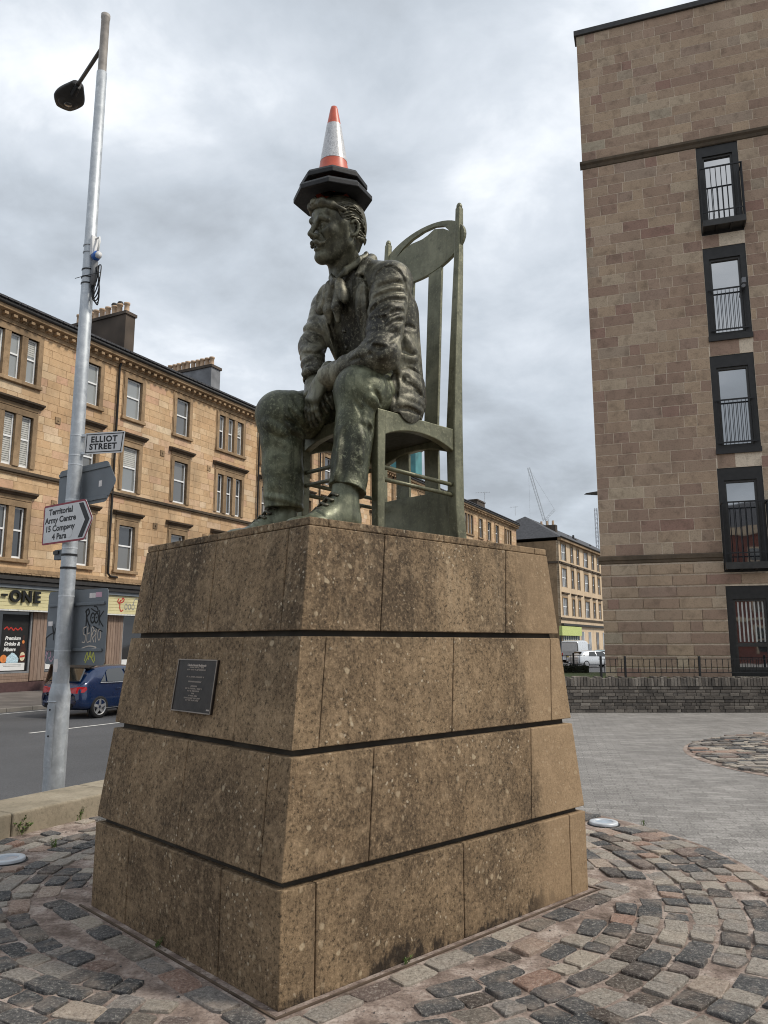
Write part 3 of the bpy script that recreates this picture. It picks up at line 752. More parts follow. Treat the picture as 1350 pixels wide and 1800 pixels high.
put_text(mb, 'Charles Rennie Mackintosh', 0.0185, lambda x, y, d: pqf(x, y + hgt * 0.885, 0.0165 + d), extrude=0.001, bold=0.0004)
for fy, wd in ((0.845, 0.15), (0.80, 0.20), (0.665, 0.19), (0.575, 0.14), (0.49, 0.07), (0.445, 0.18), (0.40, 0.13), (0.355, 0.03), (0.31, 0.09), (0.265, 0.18), (0.225, 0.14)):
    x = -wd / 2
    while x < wd / 2:      # too small to read: broken raised strokes
        w2 = rl.uniform(0.004, 0.009); yy = fy * hgt
        mb.prism([(x, yy - 0.004), (x + w2 * 0.4, yy - 0.004), (x + w2, yy + 0.004), (x + w2 * 0.6, yy + 0.004)], pqf, 0.0165, 0.0178)
        x += w2 * 1.1 + (0.006 if rl.random() < 0.16 else 0)
mb.prism([(0.165, 0.018), (0.198, 0.018), (0.198, 0.026), (0.168, 0.026)], pqf, 0.0165, 0.0178)
mb.build('lettering', 'plaque_letter', pq, kind='stuff')
# ------------------------------------------------------------------ sculpting by distance fields
class Field:
    def __init__(s, lo, hi, h):
        s.lo = np.array(lo, float); s.h = h
        s.n = np.ceil((np.array(hi) - s.lo) / h).astype(int) + 1
        s.d = np.full(tuple(s.n), 0.6, np.float32)
        s.ax = [(s.lo[i] + h * np.arange(s.n[i])).astype(np.float32) for i in range(3)]
    def sl(s, lo, hi, m=0.1):
        r = []
        for i in range(3):
            a = int(max(0, math.floor((lo[i] - m - s.lo[i]) / s.h))); b = int(min(s.n[i], math.ceil((hi[i] + m - s.lo[i]) / s.h) + 1))
            r.append(slice(a, max(a, b)))
        X = s.ax[0][r[0]][:, None, None]; Y = s.ax[1][r[1]][None, :, None]; Z = s.ax[2][r[2]][None, None, :]
        return tuple(r), X, Y, Z
    def op(s, r, b, k, mode):
        a = s.d[r]
        if mode == 'u':
            if k <= 0: s.d[r] = np.minimum(a, b)
            else: h = np.clip(0.5 + 0.5 * (b - a) / k, 0, 1); s.d[r] = b + (a - b) * h - k * h * (1 - h)
        else:
            b = -b
            if k <= 0: s.d[r] = np.maximum(a, b)
            else: h = np.clip(0.5 - 0.5 * (b - a) / k, 0, 1); s.d[r] = b + (a - b) * h + k * h * (1 - h)
    def cone(s, p0, p1, r0, r1, k=0.03, mode='u', sq=None, fold=None):
        p0 = np.array(p0, float); p1 = np.array(p1, float); rm = max(r0, r1) * 1.35
        r, X, Y, Z = s.sl(np.minimum(p0, p1) - rm, np.maximum(p0, p1) + rm)
        if 0 in s.d[r].shape: return s
        d = p1 - p0; L2 = d @ d
        t = np.clip(((X - p0[0]) * d[0] + (Y - p0[1]) * d[1] + (Z - p0[2]) * d[2]) / L2, 0, 1)
        wx = X - p0[0] - t * d[0]; wy = Y - p0[1] - t * d[1]; wz = Z - p0[2] - t * d[2]
        if sq is not None:
            a = np.array(sq[0], float); a /= np.linalg.norm(a); c = (wx * a[0] + wy * a[1] + wz * a[2]) * (1 / sq[1] - 1)
            wx = wx + c * a[0]; wy = wy + c * a[1]; wz = wz + c * a[2]
        b = np.sqrt(wx * wx + wy * wy + wz * wz) - (r0 + (r1 - r0) * t)
        if fold is not None:      # creases running round the limb: amp, count, skew, phase, ref axis
            amp, cnt, skew, ph, ref = fold[:5]
            e = np.array(ref, float); dn = d / math.sqrt(L2); e = e - dn * (e @ dn); e /= np.linalg.norm(e); f = np.cross(dn, e)
            ca = wx * e[0] + wy * e[1] + wz * e[2]; sa = wx * f[0] + wy * f[1] + wz * f[2]
            ang = np.arctan2(sa, ca)
            w = np.sin(2 * PI * cnt * t + skew * ca / max(r0, r1) + 0.9 * np.sin(3.1 * t * cnt + 1.7 * ang + ph) + ph)
            w = w + 0.7 * np.sin(2 * PI * cnt * 1.73 * t - 1.4 * skew * ca / max(r0, r1) + 1.3 * sa / max(r0, r1) + 2.1 * ph) + 0.35 * np.sin(2 * PI * cnt * 3.1 * t + 2.3 * ang + ph)
            env = (0.35 + 0.65 * np.cos(0.5 * (ang - fold[5])) ** 2) if len(fold) > 5 else 1.0
            b = b - amp * (w - 0.2) * env
        s.op(r, b, k, mode); return s
    def chain(s, pts, rs_, k=0.02, mode='u', **q):
        for i in range(len(pts) - 1): s.cone(pts[i], pts[i + 1], rs_[i], rs_[i + 1], k, mode, **q)
        return s
    def ell(s, c, rad, k=0.03, mode='u', axes=None):
        c = np.array(c, float); rad = np.array(rad, float); rm = rad.max()
        r, X, Y, Z = s.sl(c - rm, c + rm)
        if 0 in s.d[r].shape: return s
        x = X - c[0]; y = Y - c[1]; z = Z - c[2]
        if axes is not None:
            A = np.array(axes, float); x, y, z = (A[i][0] * x + A[i][1] * y + A[i][2] * z for i in range(3))
        k0 = np.sqrt((x / rad[0]) ** 2 + (y / rad[1]) ** 2 + (z / rad[2]) ** 2)
        k1 = np.sqrt((x / rad[0] ** 2) ** 2 + (y / rad[1] ** 2) ** 2 + (z / rad[2] ** 2) ** 2) + 1e-6
        s.op(r, k0 * (k0 - 1) / k1, k, mode); return s
    def val(s, p):
        q = (np.asarray(p, float) - s.lo) / s.h; i = np.clip(np.floor(q).astype(int), 0, s.n - 2); f = np.clip(q - i, 0, 1); v = 0.0
        for a in (0, 1):
            for b in (0, 1):
                for c in (0, 1): v += s.d[i[0] + a, i[1] + b, i[2] + c] * (f[0] if a else 1 - f[0]) * (f[1] if b else 1 - f[1]) * (f[2] if c else 1 - f[2])
        return v
    def nrm(s, p):
        e = s.h * 1.2; g = np.array([s.val(p + e * v) - s.val(p - e * v) for v in np.eye(3)]); return g / (np.linalg.norm(g) + 1e-9)
    def snap(s, p):
        p = np.asarray(p, float)
        for _ in range(8): p = p - s.nrm(p) * s.val(p) * 0.8
        return p, s.nrm(p)
    def crease(s, pts, r, amount, k, n=5):
        # a fold line laid on the surface: amount > 0 raises a ridge, < 0 cuts a groove; it fades out at both ends
        P = []
        for i in range(len(pts) - 1):
            a = np.array(pts[i], float); b = np.array(pts[i + 1], float)
            for j in range(n): P.append(a + (b - a) * j / n)
        P.append(np.array(pts[-1], float)); Q = []; Rr = []
        for i, p in enumerate(P):
            t = i / (len(P) - 1); e = max(0.12, math.sin(PI * min(1, max(0, t))) ** 0.6); q, nn = s.snap(p)
            rr = r * (0.45 + 0.55 * e); am = abs(amount) * e
            Q.append(q + nn * (am - rr) if amount > 0 else q + nn * (rr - am)); Rr.append(rr)
        return s.chain(Q, Rr, k, 'u' if amount > 0 else 's')
    def grid(s): return s.ax[0][:, None, None], s.ax[1][None, :, None], s.ax[2][None, None, :]
    def mesh(s):
        d = s.d.copy()
        for i in range(3):
            ix = [slice(None)] * 3
            ix[i] = 0; d[tuple(ix)] = np.maximum(d[tuple(ix)], 0.01); ix[i] = -1; d[tuple(ix)] = np.maximum(d[tuple(ix)], 0.01)
        sg = d < 0; c = [sg[a:sg.shape[0] - 1 + a, b:sg.shape[1] - 1 + b, e:sg.shape[2] - 1 + e] for a in (0, 1) for b in (0, 1) for e in (0, 1)]
        cnt = sum(x.astype(np.int8) for x in c); act = (cnt > 0) & (cnt < 8)
        I, J, K = np.nonzero(act); N = len(I)
        idx = np.full(act.shape, -1, np.int64); idx[I, J, K] = np.arange(N)
        acc = np.zeros((N, 3)); ct = np.zeros(N)
        for ax in range(3):
            o = [0, 0, 0]
            b1, b2 = [i for i in range(3) if i != ax]
            for p in (0, 1):
                for q in (0, 1):
                    o = [0, 0, 0]; o[b1] = p; o[b2] = q; e = list(o); e[ax] = 1
                    A = d[I + o[0], J + o[1], K + o[2]]; B = d[I + e[0], J + e[1], K + e[2]]
                    m = (A < 0) != (B < 0); t = np.where(m, A / np.where(m, A - B, 1), 0)
                    P = np.tile(np.array(o, float), (N, 1)); P[:, ax] = t
                    acc[m] += P[m]; ct[m] += 1
        V = s.lo + s.h * (np.stack([I, J, K], 1) + acc / ct[:, None])
        F = []
        for ax in range(3):
            b1, b2 = (ax + 1) % 3, (ax + 2) % 3
            n = list(d.shape); lo = [0, 0, 0]; hi = [x for x in n]; hi[ax] -= 1; lo[b1] = 1; lo[b2] = 1; hi[b1] -= 1; hi[b2] -= 1
            S0 = sg[lo[0]:hi[0], lo[1]:hi[1], lo[2]:hi[2]]
            h2 = [0, 0, 0]; h2[ax] = 1
            S1 = sg[lo[0] + h2[0]:hi[0] + h2[0], lo[1] + h2[1]:hi[1] + h2[1], lo[2] + h2[2]:hi[2] + h2[2]]
            E = np.stack(np.nonzero(S0 != S1), 1) + np.array(lo)
            fl = sg[E[:, 0], E[:, 1], E[:, 2]]
            def cell(p, q):
                Q = E.copy(); Q[:, b1] -= p; Q[:, b2] -= q; return idx[Q[:, 0], Q[:, 1], Q[:, 2]]
            quad = np.stack([cell(1, 1), cell(0, 1), cell(0, 0), cell(1, 0)], 1)
            quad[~fl] = quad[~fl][:, ::-1]; F.append(quad)
        return V, np.concatenate(F)
def poly_sd(poly, X, Y):      # signed distance to a 2-d polygon, arrays broadcast
    n = len(poly); d = None; inside = None
    for i in range(n):
        ax_, ay = poly[i]; bx, by = poly[(i + 1) % n]
        ex, ey = bx - ax_, by - ay; wx, wy = X - ax_, Y - ay
        t = np.clip((wx * ex + wy * ey) / (ex * ex + ey * ey), 0, 1)
        q = (wx - ex * t) ** 2 + (wy - ey * t) ** 2
        d = q if d is None else np.minimum(d, q)
        c = ((ay <= Y) & (by > Y) & (ex * wy - ey * wx > 0)) | ((ay > Y) & (by <= Y) & (ex * wy - ey * wx < 0))
        inside = c if inside is None else inside ^ c
    d = np.sqrt(d); return np.where(inside, -d, d)
def relax(V, F, it=2, lam=0.5):
    n = len(V); E = np.concatenate([F[:, [i, (i + 1) % 4]] for i in range(4)]); E = np.concatenate([E, E[:, ::-1]])
    deg = np.bincount(E[:, 0], minlength=n)[:, None]
    for _ in range(it):
        S = np.stack([np.bincount(E[:, 0], V[E[:, 1], k], n) for k in range(3)], 1); V = V + lam * (S / np.maximum(deg, 1) - V)
    return V
def mesh_obj(name, parts, mat, parent):
    V = []; Fq = []; o = 0
    for v, f in parts: V.append(v); Fq.append(f + o); o += len(v)
    V = np.concatenate(V); Fq = np.concatenate(Fq)
    me = bpy.data.meshes.new(name)
    me.vertices.add(len(V)); me.vertices.foreach_set('co', V.astype(np.float32).ravel())
    me.loops.add(Fq.size); me.loops.foreach_set('vertex_index', Fq.astype(np.int32).ravel())
    me.polygons.add(len(Fq)); me.polygons.foreach_set('loop_start', np.arange(0, Fq.size, 4, dtype=np.int32)); me.polygons.foreach_set('loop_total', np.full(len(Fq), 4, np.int32))
    me.polygons.foreach_set('use_smooth', np.ones(len(Fq), bool)); me.update(calc_edges=True); me.validate()
    me.materials.append(MATS[mat]); return link(name, me, parent)

STX, STY = plw(I2 * ZT, I1 * ZT)
# ------------------------------------------------------------------ the tall chair
ch = thing('chair', 'very tall green bronze chair with oval headboard on the plinth', 'chair', (STX, STY, ZT), TH)
CV0, CV1 = 0.45, 1.235; CU0, CU1 = 0.905, 1.665; TOPZ = 2.69; SEAT = 0.865
def bar(name, pts, secs, n=None, mat='bronze_chair', parent=None, smooth=False, bev=0.008):
    # lofted square bar: pts centre line, secs (half u, half v)
    mb = MB(); vs = []
    for (u, v, z), (a, b) in zip(pts, secs): vs += [(u - a, v - b, z), (u + a, v - b, z), (u + a, v + b, z), (u - a, v + b, z)]
    k = len(pts); fs = [(3, 2, 1, 0), tuple(range(4 * k - 4, 4 * k))]
    for i in range(k - 1):
        for j in range(4): fs.append((i * 4 + j, i * 4 + (j + 1) % 4, i * 4 + 4 + (j + 1) % 4, i * 4 + 4 + j))
    mb.add(vs, fs); return bevel(mb.build(name, mat, parent or ch), bev, 2)
for v in (CV0, CV1):
    bar('back_post', [(CU1 + 0.02, v, 0), (CU1, v, 0.30), (CU1 - 0.005, v, 0.86), (CU1 + 0.02, v, 1.4), (CU1 + 0.075, v, 2.25), (CU1 + 0.092, v, 2.655)],
        [(0.052, 0.046), (0.046, 0.042), (0.048, 0.043), (0.038, 0.036), (0.029, 0.028), (0.024, 0.024)], bev=0.012)
    mb = MB(); mb.tube([(CU1 + 0.0915, v, 2.64), (CU1 + 0.0925, v, 2.672), (CU1 + 0.093, v, TOPZ)], [0.0235, 0.0225, 0.014], 14)
    mb.build('post_finial', 'bronze_chair', ch, True)
    bar('front_leg', [(CU0, v, 0), (CU0, v, 0.5), (CU0, v, SEAT - 0.003)], [(0.030, 0.030), (0.034, 0.033), (0.037, 0.036)])
def rail(name, length_pts, fn, w, arch):
    # seat rail: straight top, arched lower edge
    n = 14; a, b = length_pts; top = []; bot = []
    for i in range(n + 1):
        t = i / n; x = a + (b - a) * t; top.append((x, SEAT)); bot.append((x, SEAT - arch[0] - (arch[1] - arch[0]) * abs(2 * t - 1) ** 2.2))
    mb = MB(); mb.prism(top + bot[::-1], fn, -w, w); bevel(mb.build(name, 'bronze_chair', ch), 0.006)
rail('side_rail', (CU0 + 0.036, CU1 - 0.047), lambda x, z, w: (x, CV0 + w, z), 0.028, (0.095, 0.165))
rail('side_rail', (CU0 + 0.036, CU1 - 0.047), lambda x, z, w: (x, CV1 + w, z), 0.028, (0.095, 0.165))
rail('front_rail', (CV0 + 0.035, CV1 - 0.035), lambda x, z, w: (CU0 + w, x, z), 0.028, (0.085, 0.155))
rail('back_rail', (CV0 + 0.044, CV1 - 0.044), lambda x, z, w: (CU1 + w, x, z), 0.026, (0.085, 0.155))
mb = MB(); mb.box(CU0 + 0.03, CU1 - 0.028, CV0 + 0.03, CV1 - 0.03, SEAT - 0.045, SEAT - 0.006); mb.build('seat', 'seat_dark', ch)
for v in (CV0, CV1):
    for z0, z1 in ((0.487, 0.462), (0.405, 0.390)):
        mb = MB(); mb.tube([(CU0 + 0.02, v, z0), (CU1 - 0.03, v, z1)], 0.0145, 12); mb.build('rung', 'bronze_chair', ch, True)
for z in (0.56, 0.465):
    mb = MB(); mb.tube([(CU0, CV0 + 0.02, z), (CU0, CV1 - 0.02, z)], 0.0145, 12); mb.build('rung', 'bronze_chair', ch, True)
# rear panel with an arched foot
poly = [(CV0 + 0.03, 0.435), (CV1 - 0.03, 0.435), (CV1 - 0.03, 0.035)] + [(CV1 - 0.03 - (CV1 - CV0 - 0.06) * t, 0.035 + 0.085 * math.sin(PI * t) ** 0.8) for t in [i / 16 for i in range(1, 16)]] + [(CV0 + 0.03, 0.035)]
mb = MB(); mb.prism(poly, lambda v, z, w: (CU1 - 0.005 + w, v, z), -0.016, 0.016); bevel(mb.build('rear_panel', 'bronze_chair', ch), 0.004)
# two wide splats up to the headboard
for v in (0.685, 0.985):
    bar('back_splat', [(CU1 + 0.012, v, 0.42), (CU1 + 0.005, v, 0.9), (CU1 + 0.066, v, 2.05), (CU1 + 0.084, v, 2.36)], [(0.012, 0.068)] * 4, bev=0.003)
# oval headboard with crescent and bird-shaped cut-out
VC = (CV0 + CV1) / 2
def oval(t): return (VC + 0.455 * math.cos(t), 2.42 + 0.222 * math.sin(t))
hb = MB(); outer = [oval(2 * PI * i / 48) for i in range(48)]
# cut-out outline (crescent above, swooping lower edge)
cut = [(0.545, 2.500), (0.60, 2.560), (0.70, 2.595), (0.82, 2.602), (0.95, 2.585), (1.05, 2.545), (1.108, 2.502), (1.04, 2.532), (0.95, 2.550), (0.89, 2.545), (0.83, 2.542), (0.77, 2.552), (0.70, 2.576), (0.61, 2.545)]
bm = bmesh.new()
def headboard():
    bm = bmesh.new()
    vo = [bm.verts.new((0, v, z)) for v, z in outer]; vi = [bm.verts.new((0, v, z)) for v, z in cut]
    eo = [bm.edges.new((vo[i], vo[(i + 1) % len(vo)])) for i in range(len(vo))]; ei = [bm.edges.new((vi[i], vi[(i + 1) % len(vi)])) for i in range(len(vi))]
    bmesh.ops.triangle_fill(bm, edges=eo + ei, use_beauty=True)
    geo = bmesh.ops.extrude_face_region(bm, geom=bm.faces[:])
    for e in geo['geom']:
        if isinstance(e, bmesh.types.BMVert): e.co.x += 0.03
    bmesh.ops.recalc_face_normals(bm, faces=bm.faces)
    for v in bm.verts:
        z = v.co.z; v.co.x += CU1 + 0.064 + 0.05 * (z - 2.3) - 0.06 * ((v.co.y - VC) / 0.45) ** 2 * 0 
    me = bpy.data.meshes.new('headboard'); bm.to_mesh(me); bm.free(); me.materials.append(MATS['bronze_chair']); return me
bm.free()
bevel(link('headboard', headboard(), ch), 0.004)

# ------------------------------------------------------------------ the seated figure
fig = thing('statue', 'green bronze statue of a seated moustached man in jacket and floppy bow tie', 'statue', (STX, STY, ZT), TH)
Hres = 0.0065
UP = np.array([0, 0, 1.0])
NSH, NEL, NWR = (1.03, 0.455, 1.80), (0.885, 0.400, 1.225), (0.750, 0.790, 1.125)
FSH, FEL, FWR = (1.10, 1.205, 1.875), (0.930, 1.200, 1.515), (0.830, 1.030, 1.195)
#@F0
JACKET_FOLDS = [
    ([(0.836, 0.456, 1.543), (0.848, 0.378, 1.573), (0.932, 0.315, 1.616), (1.004, 0.302, 1.642)], 0.03, 0.00792, 0.02),
    ([(0.812, 0.435, 1.47), (0.842, 0.371, 1.517), (0.886, 0.317, 1.543), (1.006, 0.309, 1.593)], 0.03, 0.00792, 0.02),
    ([(0.849, 0.328, 1.462), (0.92, 0.302, 1.519), (0.994, 0.303, 1.554)], 0.028, 0.00792, 0.02),
    ([(0.847, 0.321, 1.408), (0.917, 0.3, 1.459), (0.991, 0.3, 1.496)], 0.032, 0.01008, 0.02),
    ([(0.864, 0.305, 1.357), (0.913, 0.286, 1.395), (0.989, 0.303, 1.445)], 0.028, 0.0072, 0.02),
    ([(0.871, 0.464, 1.73), (0.895, 0.376, 1.744), (0.99, 0.312, 1.761)], 0.03, 0.0057599999999999995, 0.02),
    ([(0.861, 0.474, 1.646), (0.877, 0.378, 1.657), (1.005, 0.308, 1.69)], 0.03, 0.0072, 0.02),
    ([(0.833, 0.458, 1.513), (0.838, 0.388, 1.551), (0.897, 0.328, 1.583), (1.009, 0.307, 1.619)], 0.014, -0.01, 0.014),
    ([(0.846, 0.468, 1.595), (0.86, 0.39, 1.625), (0.912, 0.333, 1.645), (1.004, 0.307, 1.667)], 0.014, -0.01, 0.014),
    ([(0.861, 0.443, 1.681), (0.886, 0.367, 1.701), (0.992, 0.314, 1.725)], 0.014, -0.009, 0.014),
    ([(0.842, 0.331, 1.428), (0.903, 0.305, 1.486), (0.999, 0.307, 1.53)], 0.014, -0.011, 0.014),
    ([(0.82, 0.368, 1.451), (0.848, 0.327, 1.447), (0.844, 0.324, 1.408)], 0.012, -0.008, 0.012),
    ([(0.858, 0.308, 1.371), (0.91, 0.292, 1.418), (0.984, 0.296, 1.463)], 0.013, -0.01, 0.013),
    ([(0.764, 0.397, 1.277), (0.777, 0.332, 1.255), (0.83, 0.279, 1.24)], 0.026, 0.00792, 0.018),
    ([(0.754, 0.382, 1.241), (0.78, 0.324, 1.228), (0.813, 0.291, 1.206)], 0.014, -0.012, 0.014),
    ([(0.754, 0.427, 1.24), (0.754, 0.396, 1.206), (0.768, 0.371, 1.178)], 0.013, -0.01, 0.013),
    ([(0.763, 0.417, 1.268), (0.762, 0.375, 1.263), (0.776, 0.35, 1.281)], 0.013, -0.01, 0.013),
    ([(0.837, 0.276, 1.241), (0.877, 0.279, 1.288), (0.949, 0.293, 1.349)], 0.014, -0.008, 0.014),
    ([(0.797, 0.323, 1.165), (0.834, 0.284, 1.185), (0.885, 0.268, 1.252)], 0.03, 0.0057599999999999995, 0.02),
    ([(0.843, 0.48, 1.553), (0.944, 0.59, 1.721), (0.884, 0.5, 1.762), (0.885, 0.438, 1.816), (0.905, 0.387, 1.846), (0.937, 0.348, 1.847), (0.976, 0.318, 1.811), (1.017, 0.309, 1.747), (1.04, 0.317, 1.666), (1.044, 0.322, 1.594)], 0.01, -0.011, 0.008),
    ([(1.035, 0.329, 1.459), (1.207, 0.448, 1.531), (1.262, 0.45, 1.528)], 0.013, -0.01, 0.014),
    ([(1.192, 0.476, 1.296), (1.282, 0.456, 1.314)], 0.03, 0.009359999999999999, 0.02),
    ([(1.193, 0.478, 1.232), (1.327, 0.455, 1.194)], 0.015, -0.014, 0.014),
    ([(0.94, 0.319, 1.14), (1.157, 0.421, 1.181), (1.345, 0.452, 1.159)], 0.03, 0.009359999999999999, 0.02),
    ([(0.985, 0.309, 1.313), (1.188, 0.472, 1.355), (1.246, 0.457, 1.328)], 0.016, -0.01, 0.016),
    ([(1.181, 0.464, 1.451), (1.226, 0.457, 1.384), (1.302, 0.46, 1.344)], 0.03, 0.0072, 0.02),
    ([(1.099, 0.41, 1.13), (1.107, 0.393, 1.088), (1.194, 0.389, 1.077), (1.284, 0.405, 1.027)], 0.012, -0.014, 0.01),
    ([(1.136, 0.411, 1.151), (1.196, 0.4, 1.125), (1.27, 0.401, 1.068)], 0.03, 0.0072, 0.02),
    ([(0.926, 0.349, 1.112), (1.04, 0.426, 1.117), (1.04, 0.411, 1.039), (1.025, 0.416, 0.964)], 0.013, -0.014, 0.012),
    ([(0.941, 1.162, 1.805), (0.944, 1.129, 1.771), (0.911, 1.044, 1.709)], 0.013, -0.01, 0.014),
    ([(0.848, 1.203, 1.592), (0.857, 1.112, 1.523), (0.916, 1.088, 1.512)], 0.014, -0.012, 0.014),
    ([(0.891, 1.247, 1.663), (0.888, 1.155, 1.651), (0.941, 1.085, 1.608)], 0.03, 0.0072, 0.02),
    ([(0.815, 1.168, 1.467), (0.851, 1.065, 1.428), (0.975, 1.099, 1.503)], 0.03, 0.0072, 0.02),
    ([(0.807, 1.15, 1.42), (0.833, 1.042, 1.381), (0.984, 1.109, 1.472)], 0.013, -0.009, 0.014),
    ([(0.785, 1.108, 1.339), (0.831, 1.028, 1.361)], 0.026, 0.0057599999999999995, 0.02),
    ([(0.77, 1.074, 1.271), (0.815, 1.006, 1.303)], 0.013, -0.009, 0.014),
    ([(0.748, 1.038, 1.202), (0.786, 0.968, 1.224)], 0.026, 0.00504, 0.02),
    ([(0.731, 0.545, 1.173), (0.743, 0.476, 1.193), (0.755, 0.408, 1.192)], 0.013, -0.008, 0.013),
    ([(0.736, 0.509, 1.208), (0.75, 0.443, 1.222), (0.755, 0.387, 1.207)], 0.026, 0.0057599999999999995, 0.02),
    ([(0.916, 0.675, 1.87), (0.901, 0.609, 1.798), (0.908, 0.63, 1.746), (0.913, 0.643, 1.674), (0.958, 0.665, 1.54)], 0.012, -0.016, 0.008),
    ([(0.913, 0.694, 1.895), (0.918, 0.667, 1.875), (0.94, 0.648, 1.892), (0.945, 0.642, 1.935), (0.994, 0.636, 2.013)], 0.011, -0.015, 0.008),
    ([(1.124, 0.955, 1.761), (1.152, 0.915, 1.634)], 0.011, -0.012, 0.008),
    ([(0.912, 1.021, 1.75), (0.948, 1.009, 1.644), (1.01, 1.021, 1.527)], 0.011, -0.012, 0.008),
    ([(0.908, 0.649, 1.807), (0.909, 0.667, 1.743), (0.913, 0.67, 1.667), (0.954, 0.688, 1.546)], 0.03, 0.0057599999999999995, 0.02),
    ([(1.101, 0.406, 1.122), (1.106, 0.394, 1.086), (1.169, 0.384, 1.059), (1.318, 0.419, 1.02)], 0.012, -0.013, 0.01),
    ([(1.049, 0.41, 0.925), (1.098, 0.396, 0.94), (1.176, 0.392, 0.929), (1.291, 0.414, 0.918)], 0.028, 0.0072, 0.02),
    ([(1.067, 0.41, 0.89), (1.142, 0.395, 0.909), (1.242, 0.403, 0.892)], 0.014, -0.01, 0.014),
    ([(1.11, 0.481, 0.868), (1.309, 0.606, 0.873), (1.409, 0.638, 0.883)], 0.026, 0.0057599999999999995, 0.018),
    ([(1.089, 0.395, 0.977), (1.171, 0.387, 0.98), (1.3, 0.412, 0.974)], 0.026, 0.00648, 0.02),
    ([(1.034, 0.421, 1.083), (1.033, 0.411, 1.001), (1.029, 0.416, 0.929)], 0.012, -0.012, 0.01),
]
TROUSER_FOLDS = [
    ([(0.802, 0.375, 0.96), (0.845, 0.382, 0.918), (0.896, 0.417, 0.876)], 0.013, -0.012, 0.013),
    ([(0.775, 0.383, 0.949), (0.814, 0.387, 0.905), (0.891, 0.441, 0.866)], 0.013, -0.011, 0.013),
    ([(0.758, 0.403, 0.903), (0.808, 0.395, 0.885), (0.902, 0.462, 0.866)], 0.026, 0.00864, 0.02),
    ([(0.761, 0.387, 0.961), (0.794, 0.384, 0.92), (0.846, 0.402, 0.875)], 0.024, 0.0072, 0.018),
    ([(0.702, 0.447, 0.874), (0.729, 0.429, 0.822), (0.756, 0.419, 0.752)], 0.014, -0.008, 0.016),
    ([(0.742, 0.423, 0.804), (0.756, 0.419, 0.752), (0.819, 0.421, 0.732)], 0.026, 0.00648, 0.02),
    ([(0.772, 0.418, 0.755), (0.808, 0.418, 0.695), (0.807, 0.417, 0.628)], 0.014, -0.009, 0.016),
    ([(0.642, 0.513, 0.696), (0.622, 0.503, 0.585), (0.602, 0.492, 0.449), (0.585, 0.495, 0.35)], 0.022, 0.0072, 0.03),
    ([(0.651, 0.485, 0.692), (0.632, 0.47, 0.58), (0.614, 0.467, 0.446), (0.609, 0.489, 0.333)], 0.02, -0.007, 0.03),
    ([(0.585, 0.988, 0.923), (0.633, 0.982, 0.875), (0.719, 1.001, 0.824)], 0.014, -0.013, 0.014),
    ([(0.566, 1.004, 0.852), (0.641, 1.001, 0.816), (0.73, 1.026, 0.788)], 0.014, -0.012, 0.014),
    ([(0.623, 1.021, 0.767), (0.682, 1.02, 0.764), (0.741, 1.044, 0.751)], 0.013, -0.011, 0.013),
    ([(0.606, 0.981, 0.905), (0.666, 0.979, 0.867), (0.744, 1.0, 0.829)], 0.026, 0.00792, 0.02),
    ([(0.593, 1.007, 0.822), (0.664, 1.008, 0.793), (0.74, 1.038, 0.771)], 0.026, 0.0072, 0.02),
    ([(0.684, 0.97, 0.911), (0.754, 0.968, 0.882), (0.831, 0.953, 0.88)], 0.014, -0.009, 0.016),
    ([(0.475, 1.111, 0.842), (0.526, 1.062, 0.785), (0.589, 1.032, 0.756)], 0.03, 0.00504, 0.03),
    ([(0.549, 1.218, 0.349), (0.583, 1.065, 0.312), (0.726, 1.028, 0.276)], 0.018, 0.00432, 0.02),
    ([(0.717, 0.424, 0.692), (0.725, 0.413, 0.586), (0.715, 0.41, 0.479)], 0.03, 0.00432, 0.03),
    ([(0.629, 0.435, 0.328), (0.693, 0.469, 0.304), (0.763, 0.453, 0.278)], 0.02, 0.00432, 0.02),
]
#@F1
# --- trousers
T = Field((0.25, 0.25, 0.12), (1.62, 1.45, 1.30), Hres)
NK, FK = (0.830, 0.550, 0.985), (0.635, 1.160, 0.915)
T.ell((1.28, 0.84, 1.03), (0.20, 0.30, 0.18), 0.05)
T.cone((1.27, 0.68, 1.050), NK, 0.19, 0.168, 0.05, fold=(0.004, 3.2, 2.2, 0.4, UP))
T.cone((1.29, 1.00, 1.050), FK, 0.19, 0.166, 0.05, fold=(0.004, 3.5, 2.0, 1.4, UP))
T.ell((NK[0] + 0.01, NK[1], NK[2] + 0.01), (0.165, 0.160, 0.175), 0.06); T.ell((FK[0] + 0.01, FK[1], FK[2] + 0.0), (0.172, 0.165, 0.175), 0.06)
T.cone((NK[0] - 0.005, NK[1], NK[2]), (0.672, 0.515, 0.16), 0.140, 0.120, 0.05, sq=((0, 1, 0), 0.95), fold=(0.003, 2.6, 3.0, 0.3, (1, 0, 0)))
T.cone(FK, (0.690, 1.160, 0.16), 0.150, 0.140, 0.05, sq=((0, 1, 0), 0.95), fold=(0.003, 2.4, 3.0, 2.1, (1, 0, 0)))
